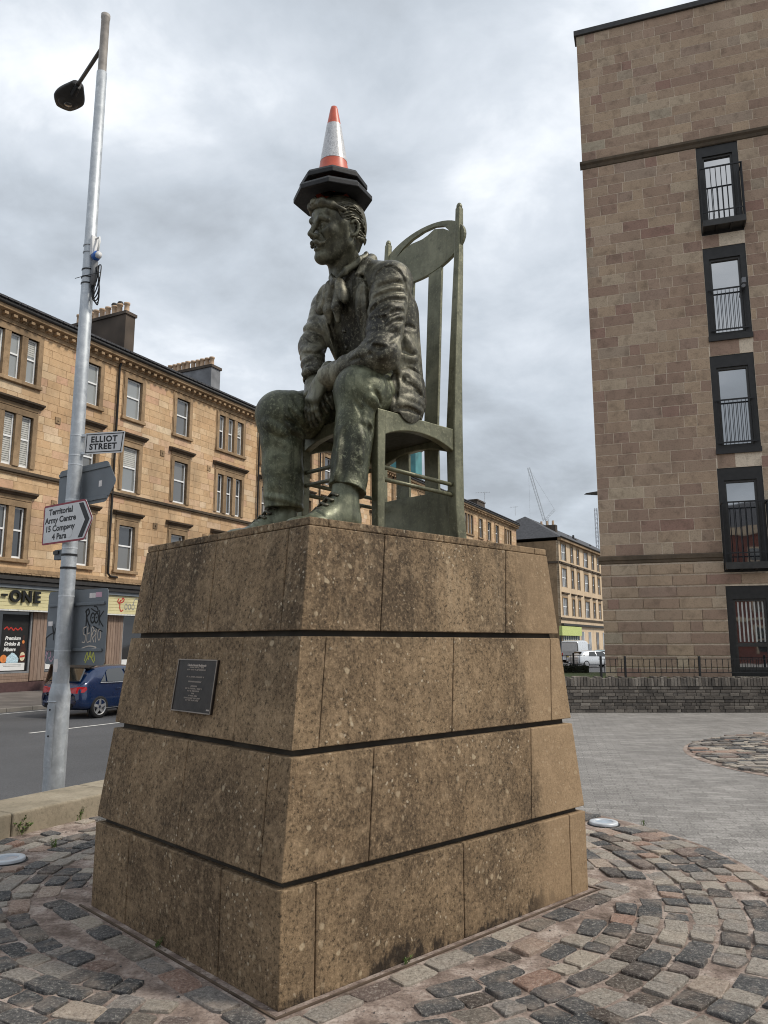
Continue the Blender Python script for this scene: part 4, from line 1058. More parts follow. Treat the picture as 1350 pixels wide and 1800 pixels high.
# pressed crease down the near shin
for pts, r_, am, k_ in TROUSER_FOLDS: T.crease(pts, r_, am, k_)
X, Y, Z = T.grid()
hem_n = (Z - (0.352 - 0.36 * (X - 0.56))) ; hem_f = (Z - (0.262 - 0.02 * (X - 0.55)))
cut_ = np.where(Y < 0.85, -hem_n, -hem_f); T.d = np.maximum(T.d, np.where(Z < 0.6, cut_, -1).astype(np.float32))
T.cone((0.685, 0.51, 0.22), (0.675, 0.51, 0.10), 0.07, 0.09, 0.012, 's'); T.cone((0.69, 1.16, 0.20), (0.69, 1.16, 0.05), 0.09, 0.11, 0.012, 's')
X, Y, Z = T.grid(); T.d = np.maximum(T.d, (SEAT + 0.002 - Z + np.where((X > CU0 - 0.04) & (Y > CV0 - 0.04) & (Y < CV1 + 0.04), 0, -9)).astype(np.float32))
V, F = T.mesh(); mesh_obj('trousers', [(relax(V, F, 1), F)], 'bronze_trousers', fig)
del T
# --- jacket with sleeves, waistcoat inside it
J = Field((0.50, 0.18, 0.78), (1.66, 1.56, 2.24), Hres)
W = Field((0.60, 0.40, 0.95), (1.50, 1.30, 2.12), 0.009)
def torso(Fd, g, k):
    for v0, v1, v2 in ((0.72, 0.735, 0.665), (0.98, 0.905, 1.005), (0.85, 0.84, 0.85)):
        Fd.chain([(1.310, v0, 1.06), (1.265, v1, 1.36), (1.145 - 0.02 * (v0 == 0.85), v2, 1.71)], [0.210 + g, 0.198 + g, 0.212 + g], k)
torso(W, -0.035, 0.05); W.cone((1.10, 0.6, 1.78), (1.12, 1.1, 1.80), 0.14, 0.14, 0.05); W.cone((1.08, 0.855, 1.76), (1.02, 0.855, 1.97), 0.15, 0.105, 0.05)
torso(J, 0.0, 0.05)
J.cone((1.08, 0.50, 1.80), (1.12, 1.18, 1.86), 0.130, 0.130, 0.06); J.cone((1.09, 0.79, 2.00), NSH, 0.105, 0.138, 0.06); J.cone((1.10, 0.92, 2.01), FSH, 0.105, 0.138, 0.06)
J.ell((1.21, 0.85, 1.68), (0.19, 0.37, 0.27), 0.08); J.cone((1.30, 0.63, 1.06), (1.22, 0.61, 1.66), 0.165, 0.165, 0.06)
# coat skirts over the hips and seat edge
J.cone((1.27, 0.52, 1.10), (1.14, 0.475, 1.04), 0.095, 0.085, 0.08); J.ell((1.165, 0.452, 0.990), (0.175, 0.062, 0.220), 0.04); J.ell((1.30, 1.22, 1.00), (0.19, 0.09, 0.17), 0.05)
J.ell((1.40, 0.85, 1.06), (0.13, 0.30, 0.18), 0.08)
# open front
opening = [(0.74, 2.25), (0.97, 2.25), (0.955, 1.95), (1.00, 1.72), (1.035, 1.40), (1.06, 1.05), (1.08, 0.7), (0.62, 0.7), (0.675, 1.05), (0.700, 1.40), (0.715, 1.72), (0.765, 1.95)]
X, Y, Z = J.grid()
sd = poly_sd(opening, Y[0], Z[0])[None]
Jcore = J.d.copy()
front = X - (1.27 - 0.22 * (Z - 1.1))          # negative in front of the body's middle plane
J.d = np.maximum(J.d, -np.maximum(sd, front)).astype(np.float32)
# lapels and collar lie on the chest
lap_n = [(0.765, 1.90), (0.70, 1.905), (0.615, 1.835), (0.590, 1.77), (0.595, 1.68), (0.650, 1.35), (0.690, 1.22), (0.700, 1.40), (0.715, 1.72)]
lap_f = [(0.95, 1.965), (1.03, 1.965), (1.12, 1.83), (1.07, 1.80), (1.13, 1.755), (1.075, 1.35), (1.045, 1.22), (1.035, 1.40), (1.00, 1.72), (0.955, 1.95)]
for lp, th in ((lap_n, 0.024), (lap_f, 0.024)):
    s2 = poly_sd(lp, Y[0], Z[0])[None]
    J.d = np.maximum(J.d, -np.maximum(np.maximum(np.abs(s2 - 0.011) - 0.011, front + 0.05), -(Jcore + 0.022))).astype(np.float32)
    J.d = np.minimum(J.d, np.maximum(np.maximum(np.maximum(Jcore - th, s2), front + 0.05), -(Jcore + 0.03))).astype(np.float32)
# notch and edge grooves
for pts in ([(0.575, 1.80), (0.615, 1.755), (0.66, 1.775)],):
    pass
J.chain([(1.135, 0.87, 2.125), (1.10, 0.735, 2.095), (1.02, 0.690, 2.02), (0.93, 0.690, 1.91)], [0.030, 0.040, 0.040, 0.020], 0.025)
J.chain([(1.135, 0.85, 2.125), (1.10, 0.975, 2.10), (1.02, 1.015, 2.03), (0.93, 1.005, 1.92)], [0.030, 0.040, 0.040, 0.020], 0.025)
# sleeves, with the armhole seam
EX = (-1, 0, 0)
J.cone(NSH, NEL, 0.140, 0.120, 0.035, fold=(0.003, 4.3, 2.6, 0.2, EX))
J.cone(NEL, NWR, 0.118, 0.084, 0.05, fold=(0.003, 3.1, 2.2, 1.1, UP))
J.cone(FSH, FEL, 0.130, 0.096, 0.035, fold=(0.004, 2.7, 2.4, 1.2, EX))
J.cone(FEL, FWR, 0.096, 0.080, 0.04, fold=(0.003, 2.8, 1.8, 2.4, EX))
# cuffs hollow
def along(a, b, t): return tuple(a[i] + (b[i] - a[i]) * t for i in range(3))
J.cone(along(NEL, NWR, 0.97), along(NEL, NWR, 1.3), 0.065, 0.085, 0.01, 's'); J.cone(along(FEL, FWR, 0.95), along(FEL, FWR, 1.35), 0.07, 0.09, 0.01, 's')
X, Y, Z = J.grid(); J.d = np.maximum(J.d, (SEAT + 0.004 - Z + np.where((X > CU0 - 0.04) & (Y > CV0 - 0.03) & (Y < CV1 + 0.03), 0, -9)).astype(np.float32))
for pts, r_, am, k_ in JACKET_FOLDS: J.crease(pts, r_, am, k_)
V, F = J.mesh(); jacket = mesh_obj('jacket', [(relax(V, F, 1, 0.4), F)], 'bronze_jacket', fig)
# waistcoat points and edge
W.chain([(0.925, 0.80, 1.75), (0.955, 0.845, 1.60), (0.99, 0.85, 1.45), (1.03, 0.85, 1.15)], [0.008, 0.010, 0.010, 0.008], 0.01, 's')
V, F = W.mesh(); mesh_obj('waistcoat', [(relax(V, F, 1), F)], 'bronze_jacket', fig)
del J, W, Jcore
# --- head, in its own frame: x forward, y his left, z up
HC = np.array((0.872, 0.855, 2.282)); turn, nod, roll, HSC = R(9), R(-7), R(-12), 0.90
fwd = np.array((-math.cos(turn) * math.cos(nod), math.sin(turn) * math.cos(nod), math.sin(nod))); lef = np.array((-math.sin(turn), -math.cos(turn), 0))
hup = np.cross(fwd, lef); lef, hup = lef * math.cos(roll) + hup * math.sin(roll), hup * math.cos(roll) - lef * math.sin(roll)
def to_fig(V): return HC + HSC * (V[:, :1] * fwd + V[:, 1:2] * lef + V[:, 2:3] * hup)
Hd = Field((-0.29, -0.25, -0.46), (0.31, 0.25, 0.33), 0.0046)
Hd.ell((-0.025, 0, 0.075), (0.205, 0.162, 0.185), 0.03); Hd.ell((0.055, 0, -0.075), (0.128, 0.122, 0.185), 0.06)
for sgn in (-1, 1):
    Hd.cone((-0.03, 0.112 * sgn, -0.125), (0.115, 0.035 * sgn, -0.232), 0.040, 0.042, 0.05)
    Hd.ell((0.108, 0.088 * sgn, -0.035), (0.062, 0.048, 0.048), 0.05)
    Hd.cone((0.02, 0.135 * sgn, 0.02), (-0.02, 0.125 * sgn, -0.11), 0.03, 0.03, 0.05)
Hd.ell((0.142, 0, -0.228), (0.052, 0.058, 0.048), 0.03)
Hd.ell((0.125, 0, 0.10), (0.075, 0.125, 0.10), 0.05)
for sgn in (-1, 1):
    Hd.ell((0.194, 0.066 * sgn, 0.010), (0.052, 0.052, 0.038), 0.018, 's')
    Hd.chain([(0.185, 0.018 * sgn, 0.040), (0.187, 0.065 * sgn, 0.057), (0.150, 0.112 * sgn, 0.038)], [0.019, 0.025, 0.016], 0.016)
    Hd.ell((0.150, 0.064 * sgn, 0.008), (0.029, 0.030, 0.026), 0.004)
    Hd.chain([(0.168, 0.030 * sgn, 0.010), (0.178, 0.062 * sgn, 0.028), (0.150, 0.100 * sgn, 0.010)], [0.006, 0.009, 0.005], 0.006)
    Hd.chain([(0.166, 0.032 * sgn, 0.000), (0.172, 0.064 * sgn, -0.018), (0.148, 0.098 * sgn, 0.002)], [0.005, 0.007, 0.005], 0.008)
    Hd.ell((0.205, 0.027 * sgn, -0.076), (0.027, 0.018, 0.018), 0.012)
    Hd.ell((0.208, 0.017 * sgn, -0.092), (0.012, 0.007, 0.008), 0.006, 's')
    # fold from nose to mouth corner
    Hd.chain([(0.172, 0.050 * sgn, -0.066), (0.160, 0.072 * sgn, -0.11)], [0.006, 0.005], 0.016, 's')
Hd.chain([(0.178, 0, 0.045), (0.207, 0, 0.0), (0.243, 0, -0.060)], [0.018, 0.018, 0.020], 0.020); Hd.ell((0.238, 0, -0.068), (0.025, 0.021, 0.019), 0.012)
Hd.cone((0.18, 0, -0.10), (0.172, 0, -0.165), 0.024, 0.02, 0.04)
Hd.chain([(0.148, -0.050, -0.148), (0.184, -0.02, -0.143), (0.187, 0, -0.145), (0.184, 0.02, -0.143), (0.148, 0.050, -0.148)], [0.008, 0.012, 0.012, 0.012, 0.008], 0.01)
Hd.chain([(0.146, -0.045, -0.158), (0.180, -0.02, -0.170), (0.184, 0, -0.171), (0.180, 0.02, -0.170), (0.146, 0.045, -0.158)], [0.008, 0.013, 0.014, 0.013, 0.008], 0.01)
Hd.chain([(0.150, -0.052, -0.153), (0.198, 0, -0.157), (0.150, 0.052, -0.153)], [0.004, 0.005, 0.004], 0.005, 's')
Hd.cone((-0.045, 0, -0.10), (-0.150, -0.045, -0.44), 0.122, 0.140, 0.06)
for sgn in (-1, 1):
    Hd.cone((-0.07, 0.115 * sgn, -0.10), (0.0, 0.03 * sgn, -0.36), 0.022, 0.026, 0.05)
    E_ = [(-0.055 + 0.040 * math.cos(t) - 0.012 * math.sin(t), (0.152 + 0.022 * (0.5 - 0.5 * math.cos(t))) * sgn + 0.012 * sgn, -0.008 + 0.062 * math.sin(t)) for t in [PI * (0.05 + 1.62 * i / 12) for i in range(13)]]
    E_ = [(-0.11 - p[0], p[1], p[2]) for p in E_]
    Hd.chain([(-0.035 - 0.0, 0.150 * sgn, 0.035)] + [(-0.052 + 0.036 * math.cos(t) - 0.010 * math.sin(t), (0.166 + 0.016 * (0.5 - 0.5 * math.cos(t))) * sgn, -0.004 + 0.058 * math.sin(t)) for t in [PI * (0.25 + 1.25 * i / 10) for i in range(11)]], [0.009] + [0.0115] * 11, 0.008)
    Hd.ell((-0.045, 0.160 * sgn, -0.055), (0.018, 0.012, 0.020), 0.012); Hd.ell((-0.050, 0.158 * sgn, -0.005), (0.026, 0.012, 0.045), 0.010)
    Hd.ell((-0.040, 0.174 * sgn, -0.012), (0.016, 0.014, 0.026), 0.008, 's')
V, F = Hd.mesh(); head_part = (to_fig(relax(V, F, 1)), F)
# hair
Hr = Field((-0.31, -0.26, -0.30), (0.30, 0.26, 0.36), 0.0055)
Hr.ell((-0.035, 0, 0.085), (0.218, 0.176, 0.195), 0.02); Hr.cone((-0.125, 0, 0.0), (-0.105, 0, -0.135), 0.125, 0.098, 0.06)
X, Y, Z = Hr.grid()
face_cut = np.minimum(X - (0.055 + 0.25 * np.maximum(0, 0.0 - Z) * 0 - 0.10 * np.clip((0.13 - Z) / 0.15, 0, 1)), 0.155 - Z)
face_cut = np.minimum(X - np.interp(Z, [-0.3, -0.06, 0.03, 0.10, 0.15, 0.2], [-0.10, -0.075, 0.035, 0.075, 0.10, 0.14]), 9)
Hr.d = np.maximum(Hr.d, np.where(Z < 0.155, face_cut, -1)).astype(np.float32)
Hr.d = np.maximum(Hr.d, -np.sqrt((X + 0.05) ** 2 + ((Z + 0.005) / 1.35) ** 2) * 0 - np.where((np.abs(Y) > 0.11), 0.058 - np.sqrt((X + 0.047) ** 2 + ((Z + 0.02) / 1.25) ** 2), -1) * -1 if False else Hr.d).astype(np.float32)
ear_hole = np.where(np.abs(Y) > 0.10, 0.056 - np.sqrt((X + 0.040) ** 2 + ((Z + 0.022) / 1.3) ** 2), -1); Hr.d = np.maximum(Hr.d, ear_hole).astype(np.float32)
# rolled quiff over the forehead and locks swept back
Hr.chain([(0.150, -0.135, 0.135), (0.192, -0.07, 0.170), (0.200, 0.0, 0.178), (0.185, 0.07, 0.172), (0.130, 0.135, 0.150), (0.03, 0.168, 0.12)], [0.020, 0.034, 0.038, 0.036, 0.028, 0.012], 0.02)
rh = random.Random(4)
for i in range(26):
    for sgn in (1, -1):
        t = i / 25; z0 = 0.16 - 0.25 * t; x0 = 0.085 - 0.13 * t
        pts = []
        for k in range(5):
            a = k / 4; xx = x0 - 0.24 * a; zz = z0 + 0.055 * math.sin(a * 2.2) - 0.11 * a * a + rh.uniform(-0.008, 0.008)
            e = max(0.04, 1 - ((xx + 0.035) / 0.218) ** 2 - ((zz - 0.085) / 0.20) ** 2) if zz > -0.02 else max(0.04, 1 - ((xx + 0.035) / 0.218) ** 2)
            pts.append((xx, sgn * (0.176 * math.sqrt(e) - 0.002), zz))
        Hr.chain(pts, [0.004, 0.010, 0.011, 0.010, 0.004], 0.008, 'u' if i % 2 else 's')
for i in range(12):
    y = -0.12 + 0.022 * i
    Hr.chain([(0.235, y, 0.150), (0.215, y + 0.012, 0.205), (0.13, y + 0.03, 0.245), (0.02, y + 0.04, 0.275)], [0.003, 0.007, 0.008, 0.004], 0.008, 's')
Hr.d = np.maximum(Hr.d, ear_hole).astype(np.float32)
X, Y, Z = Hr.grid(); Hr.d = np.maximum(Hr.d, np.where(X < 0.06, np.maximum(np.sqrt(((X + 0.04) / 0.245) ** 2 + (Y / 0.205) ** 2 + ((Z - 0.06) / 0.27) ** 2) - 1, -0.165 - Z) * 0.2, -1).astype(np.float32))
V, F = Hr.mesh(); mesh_obj('hair', [(to_fig(V), F)], 'bronze_hair', fig)
Mo = Field((0.08, -0.17, -0.20), (0.28, 0.17, -0.06), 0.0035)
for sgn in (-1, 1):
    Mo.chain([(0.204, 0.004 * sgn, -0.112), (0.204, 0.030 * sgn, -0.124), (0.184, 0.066 * sgn, -0.140), (0.166, 0.096 * sgn, -0.136), (0.158, 0.122 * sgn, -0.110)], [0.014, 0.019, 0.014, 0.008, 0.0035], 0.010)
    for k in range(3):
        Mo.chain([(0.226, (0.006 + 0.006 * k) * sgn, -0.108 - 0.007 * k), (0.205, 0.034 * sgn, -0.118 - 0.008 * k), (0.178, 0.070 * sgn, -0.132 - 0.004 * k)], [0.002, 0.003, 0.002], 0.004, 's')
V, F = Mo.mesh(); mesh_obj('moustache', [(to_fig(V), F)], 'bronze_hair', fig)
# --- hands (in the body mesh)
Ha = Field((0.45, 0.52, 0.80), (1.05, 1.32, 1.32), 0.0055)
def hand(wr, dirn, back, thumb_side, L, curl, spread=1.0):
    d = np.array(dirn, float); d /= np.linalg.norm(d); b = np.array(back, float); b -= d * (b @ d); b /= np.linalg.norm(b); s_ = np.cross(d, b) * thumb_side
    w = np.array(wr, float)
    Ha.cone(w - d * 0.10, w + d * 0.02, 0.055, 0.058, 0.02)
    kn = w + d * (0.42 * L)
    for i in range(4):
        o = (i - 1.5) * 0.036 * spread
        Ha.cone(w + d * 0.02 + s_ * (-o * 0.6), kn - s_ * o, 0.034, 0.030, 0.03)
        ln = [0.86, 1.0, 0.95, 0.76][i] * 0.50 * L
        p = kn - s_ * o; a = 0.15 + 0.06 * i; dd = d
        for j, fr in enumerate((0.45, 0.32, 0.26)):
            a2 = a + curl * (0.35 + 0.5 * j)
            q = p + (d * math.cos(a2) - b * math.sin(a2)) * ln * fr - s_ * o * 0.12
            Ha.cone(p, q, [0.0225, 0.020, 0.0175][j], [0.020, 0.0175, 0.014][j], 0.006); Ha.ell(p, (0.0245 - 0.003 * j,) * 3, 0.008); p = q
    t0 = w + d * 0.06 + s_ * 0.050; t1 = w + d * 0.15 * L / 0.38 + s_ * 0.088 - b * 0.03; t2 = t1 + d * 0.075 + s_ * 0.004 - b * 0.045; t3 = t2 + d * 0.05 - b * 0.045 - s_ * 0.02
    Ha.cone(w + d * 0.0 + s_ * 0.02, t0, 0.04, 0.036, 0.03); Ha.chain([t0, t1, t2, t3], [0.034, 0.027, 0.024, 0.016], 0.008)
mesh_obj('head', [head_part], 'bronze_skin', fig)
hand((0.735, 0.825, 1.11), (-0.30, 0.30, -0.85), (-0.85, 0.05, 0.35), 1, 0.35, 0.5)
V, F = Ha.mesh(); mesh_obj('hand', [(relax(V, F, 1), F)], 'bronze_skin', fig)
Ha = Field((0.45, 0.52, 0.80), (1.05, 1.32, 1.32), 0.0055)
hand((0.800, 1.000, 1.165), (-0.35, -0.45, -0.55), (-0.55, 0.1, 0.75), -1, 0.36, 0.75)
V, F = Ha.mesh(); mesh_obj('hand', [(relax(V, F, 1), F)], 'bronze_skin', fig)
# --- shirt collar
Cf = Field((0.60, 0.60, 1.86), (1.25, 1.12, 2.22), 0.006)
for sgn in (-1, 1):
    Cf.chain([(1.105, 0.855, 2.135), (1.065, 0.855 + 0.105 * sgn, 2.11), (0.98, 0.855 + 0.125 * sgn, 2.04), (0.895, 0.86 + 0.075 * sgn, 1.955), (0.872, 0.865 + 0.025 * sgn, 1.915)], [0.022, 0.022, 0.022, 0.02, 0.016], 0.01, sq=((0, 0, 1), 1.9))
V, F = Cf.mesh(); mesh_obj('shirt_collar', [(V, F)], 'bronze_skin', fig)
# --- floppy bow tie
B = Field((0.65, 0.60, 1.50), (1.05, 1.14, 2.02), 0.006)
bx = 0.880
B.ell((bx, 0.865, 1.885), (0.045, 0.042, 0.048), 0.01)
B.ell((bx - 0.015, 0.985, 1.80), (0.05, 0.070, 0.115), 0.01, axes=[(1, 0, 0), (0, 0.94, 0.34), (0, -0.34, 0.94)])
B.ell((bx - 0.010, 0.915, 1.83), (0.055, 0.038, 0.095), 0.01); B.ell((bx - 0.012, 0.785, 1.80), (0.052, 0.040, 0.115), 0.012, axes=[(1, 0, 0), (0, 0.94, -0.34), (0, 0.34, 0.94)])
B.chain([(bx, 0.90, 1.83), (bx - 0.01, 0.93, 1.70), (bx + 0.005, 0.94, 1.62)], [0.030, 0.042, 0.018], 0.012); B.chain([(bx, 0.84, 1.83), (bx - 0.012, 0.84, 1.70), (bx + 0.01, 0.85, 1.60)], [0.030, 0.040, 0.018], 0.012)
for y0, y1, z0, z1 in ((0.995, 1.02, 1.88, 1.72), (0.955, 0.975, 1.89, 1.74), (0.905, 0.905, 1.90, 1.76), (0.925, 0.925, 1.88, 1.76), (0.79, 0.765, 1.89, 1.72), (0.775, 0.745, 1.86, 1.74), (0.915, 0.935, 1.76, 1.64), (0.94, 0.955, 1.76, 1.66), (0.845, 0.84, 1.77, 1.63), (0.86, 0.86, 1.76, 1.64), (0.825, 0.822, 1.77, 1.66)):
    B.chain([(bx - 0.058, y0, z0), (bx - 0.062, (y0 + y1) / 2, (z0 + z1) / 2), (bx - 0.055, y1, z1)], [0.004, 0.012, 0.004], 0.008, 's')
B.ell((bx - 0.07, 0.995, 1.80), (0.03, 0.035, 0.07), 0.015, 's', axes=[(1, 0, 0), (0, 0.94, 0.34), (0, -0.34, 0.94)])
V, F = B.mesh(); mesh_obj('bow_tie', [(relax(V, F, 1, 0.3), F)], 'bronze_jacket', fig)
# --- waistcoat buttons
for z in (1.54, 1.42, 1.30, 1.19):
    mb = MB(); u = 1.115 - 0.215 + 0.035 + (1.74 - z) * 0.211 - 0.030 - (1.74 - z) * 0.055 * 0.6; mb.lathe([(0.0, 0.008), (0.012, 0.007), (0.016, 0.0), (0.016, -0.01)], (0, 0, 0), 12)
    mb.xf(lambda p: (u - p.z, 0.845 + p.x, z + p.y)); mb.build('button', 'bronze_jacket', fig, True)
# --- shoes
def shoe(name, hx, y, yaw):
    S = Field((-0.12, -0.16, -0.02), (0.68, 0.16, 0.46), 0.0065)    # x forward from the heel
    S.cone((0.105, 0, 0.33), (0.115, 0, 0.14), 0.086, 0.098, 0.05); S.cone((0.10, 0, 0.095), (0.28, 0, 0.070), 0.092, 0.082, 0.05); S.cone((0.17, 0, 0.18), (0.35, 0, 0.065), 0.068, 0.062, 0.06)
    S.ell((0.41, 0, 0.050), (0.140, 0.090, 0.052), 0.04)
    S.chain([(0.33, -0.09, 0.095), (0.36, 0, 0.155), (0.33, 0.09, 0.095)], [0.004, 0.006, 0.004], 0.008, 's')
    S.chain([(0.03, -0.10, 0.05), (0.06, -0.105, 0.16), (0.16, -0.095, 0.27), (0.22, -0.05, 0.30)], [0.003, 0.005, 0.005, 0.003], 0.006, 's')
    X, Y, Z = S.grid(); 
    sole = np.maximum(np.maximum(S.d - 0.004, Z - 0.022), -9); S.d = np.minimum(S.d, sole); S.d = np.maximum(S.d, 0.001 - Z).astype(np.float32)
    V, F = S.mesh(); V = relax(V, F, 1)
    c, s_ = math.cos(PI + yaw), math.sin(PI + yaw)
    f = lambda p: np.array((hx + p[0] * c - p[1] * s_, y + p[0] * s_ + p[1] * c, p[2]))
    V2 = np.stack([hx + V[:, 0] * c - V[:, 1] * s_, y + V[:, 0] * s_ + V[:, 1] * c, V[:, 2]], 1)
    o = mesh_obj('shoe', [(V2, F)], 'bronze_shoe', fig)
    mb = MB()
    for k in range(5):
        x = 0.195 + 0.040 * k; z = 0.262 - 0.036 * k
        a, b_, c_ = f((x, -0.045, z - 0.012)), f((x + 0.02, 0, z + 0.008)), f((x + 0.01, 0.045, z - 0.012)); mb.tube([a, b_, c_], 0.0085, 6)
        a, b_, c_ = f((x, 0.045, z - 0.008)), f((x + 0.022, 0, z + 0.012)), f((x + 0.035, -0.045, z - 0.030)); mb.tube([a, b_, c_], 0.0075, 6)
    mb.build('lace', 'bronze_hair', o, True)
shoe('near', 0.790, 0.515, R(-1)); shoe('far', 0.80, 1.165, R(-4))

# ------------------------------------------------------------------ traffic cones on the head
def cone_base(rad, th, hollow):
    mb = MB(); prof = [(rad * 0.50, th), (rad * 0.93, th * 0.80), (rad, th * 0.45), (rad, 0.0), (rad * 0.90, 0.004), (rad * hollow, 0.004), (rad * hollow, th * 0.6)]
    n = 8; vs = []; m = len(prof)
    for i in range(n):
        for (r_, z) in prof:
            t = 2 * PI * (i + 0.5) / n; k = 1.0 if i % 2 else 1.0
            vs.append((r_ * math.cos(t), r_ * math.sin(t), z))
    fs = [(i * m + j, ((i + 1) % n) * m + j, ((i + 1) % n) * m + j + 1, i * m + j + 1) for i in range(n) for j in range(m - 1)]
    mb.add(vs, fs); return mb
def traffic_cone(label, loc, tiltx, tilty, rz, full, rad):
    o = thing('traffic_cone', label, 'traffic cone', loc, rz, 'traffic cones stacked on the head'); o.rotation_euler = (tiltx, tilty, rz)
    bevel(cone_base(rad, 0.070, 0.42 if full else 0.52).build('base', 'cone_rubber', o), 0.006)
    seg = [('lower_body', 'cone_orange', 0.062, 0.205, 0.118, 0.098), ('reflective_sleeve', 'cone_sleeve', 0.205, 0.50, 0.0995, 0.0535), ('upper_body', 'cone_orange', 0.50, 0.645, 0.052, 0.0285)]
    for nme, mt, z0, z1, r0, r1 in (seg if full else seg[:1]):
        mb = MB(); prof = [(r0, z0), (r1, z1)]
        if nme == 'lower_body': prof = [(0.128, 0.062), (0.121, 0.072), (r1, z1)]
        if nme == 'upper_body': prof = [(r0, z0), (r1, z1 - 0.02), (r1 * 0.8, z1), (r1 * 0.45, z1 + 0.006), (0.001, z1 + 0.006)]
        mb.lathe(prof, (0, 0, 0), 32); mb.build(nme, mt, o, True)
    return o
hx, hy = plw(I2 * ZT + 0.846, I1 * ZT + 0.872)
traffic_cone('black octagonal base of the lower traffic cone resting on the statue head', (hx, hy, ZT + 2.505), R(3), R(-2), R(20), False, 0.288)
traffic_cone('orange and white traffic cone stacked topmost above the statue head', (hx + 0.004, hy, ZT + 2.605), R(2), R(-1), R(24), True, 0.248)
# ------------------------------------------------------------------ tenement row along the street
# frame: x along the front, y into the building, z up
rt = random.Random(11)
EAVE = 15.0
class Front:
    """A stone front with openings: backing, single stones, surrounds and windows."""
    def __init__(s, th, x0, x1, z0, z1): s.th = th; s.x0, s.x1, s.z0, s.z1 = x0, x1, z0, z1; s.op = []; s.keep = []
    def opening(s, a, b, c, d): s.op.append((a, b, c, d))
    def spans(s, za, zb, pad=0.0):
        cuts = sorted((a - pad, b + pad) for a, b, c, d in s.op if c < zb - 1e-4 and d > za + 1e-4)
        out = []; x = s.x0
        for a, b in cuts:
            if a > x + 1e-4: out.append((x, a))
            x = max(x, b)
        if x < s.x1: out.append((x, s.x1))
        return out
    def levels(s):
        z = sorted({s.z0, s.z1, *[c for _, _, c, _ in s.op], *[d for _, _, _, d in s.op]}); return [q for q in z if s.z0 <= q <= s.z1]
def lay_stones(fr, ch, lens, gap, proud, mat, single, rnd, chamf=0.012, name='stone', zsplit=None):
    zs = fr.levels()
    mb = MB()
    for a, b in zip(zs[:-1], zs[1:]):
        if b - a < 1e-3: continue
        for x0, x1 in fr.spans(a, b): mb.box(x0, x1, 0.0, 0.35, a, b)
    pieces = []
    z = fr.z0; row = 0
    while z < fr.z1 - 0.05:
        z1 = min(z + ch, fr.z1)
        for (x0, x1) in fr.spans(z + 0.02, z1 - 0.02):
            x = x0 - (rnd.uniform(0, 0.4) if x0 == fr.x0 else 0)
            while x < x1 - 1e-3:
                ln = rnd.choice(lens) * rnd.uniform(0.9, 1.1); q = min(x + ln, x1)
                if x1 - q < 0.22: q = x1
                if max(x, fr.x0) < q - 0.03: pieces.append((max(x, fr.x0), q, z, z1))
                x = q
        z = z1; row += 1
    pieces.sort(key=single)
    rest = MB()
    for k, (a, b, c, d) in enumerate(pieces):
        p = proud * rnd.uniform(0.6, 1.3)
        if k < 300:
            m2 = MB(); m2.bbox(a + gap - (a + b) / 2, b - gap - (a + b) / 2, -p, 0.03, c + gap - c, d - gap - c, chamf)
            o = m2.build(name, mat, fr.th); o.location = ((a + b) / 2, 0, c)
        else: rest.bbox(a + gap, b - gap, -p, 0.03, c + gap, d - gap, chamf)
    if rest.v: rest.build(name + '_field', mat, fr.th, kind='stuff')
    return mb
def sash_window(th, x0, x1, z0, z1, y=0.16, mid=0.52, tilt=False, pale=False, blind=0.0, simple_=False):
    w = thing_part('window', th)
    fw_ = 0.068
    mb = MB(); zm = z0 + (z1 - z0) * mid
    mb.box(x0, x0 + fw_, y, y + 0.07, z0, z1); mb.box(x1 - fw_, x1, y, y + 0.07, z0, z1)
    mb.box(x0 + fw_, x1 - fw_, y, y + 0.07, z0, z0 + fw_ * 1.3); mb.box(x0 + fw_, x1 - fw_, y, y + 0.07, z1 - fw_, z1); mb.box(x0 + fw_, x1 - fw_, y - 0.02, y + 0.065, zm - 0.035, zm + 0.035)
    mb.build('frame', 'window_white', th_or(w))
    g = 'window_glass_sky' if pale else 'window_glass'
    a = MB(); a.box(x0 + fw_, x1 - fw_, y + 0.035, y + 0.045, z0 + fw_ * 1.3, zm - 0.035); a.build('pane', g, w)
    a = MB(); a.box(x0 + fw_, x1 - fw_, y + 0.03, y + 0.04, zm + 0.035, z1 - fw_); a.build('pane', g, w)
    if blind:
        a = MB(); n = int((z1 - z0) * blind / 0.09)
        for i in range(n): a.box(x0 + fw_ + 0.012, x1 - fw_ - 0.012, y + 0.018, y + 0.029, z1 - fw_ - 0.02 - i * 0.09 - 0.07, z1 - fw_ - 0.02 - i * 0.09)
        a.build('blind', 'blind_white', w, kind='stuff')
    if tilt:      # lower sash tipped inwards: its frame leans
        a = MB(); zt = zm - 0.05; dx = 0.16
        a.hexa([(x0 + 0.10 + dx * 0, y - 0.012, z0 + 0.10), (x1 - 0.08, y - 0.012, z0 + 0.10), (x1 - 0.08, y - 0.004, z0 + 0.10), (x0 + 0.10, y - 0.004, z0 + 0.10), (x0 + 0.10 + 0.03, y - 0.012, z0 + 0.16), (x1 - 0.08, y - 0.012, z0 + 0.16), (x1 - 0.08, y - 0.004, z0 + 0.16), (x0 + 0.13, y - 0.004, z0 + 0.16)])
        a.build('tilted_sash', 'window_white', w)
    return w
def thing_part(name, parent):
    o = bpy.data.objects.new(name, None); COL.objects.link(o); o.parent = parent; o.empty_display_size = 0.1; return o
def th_or(w): return w
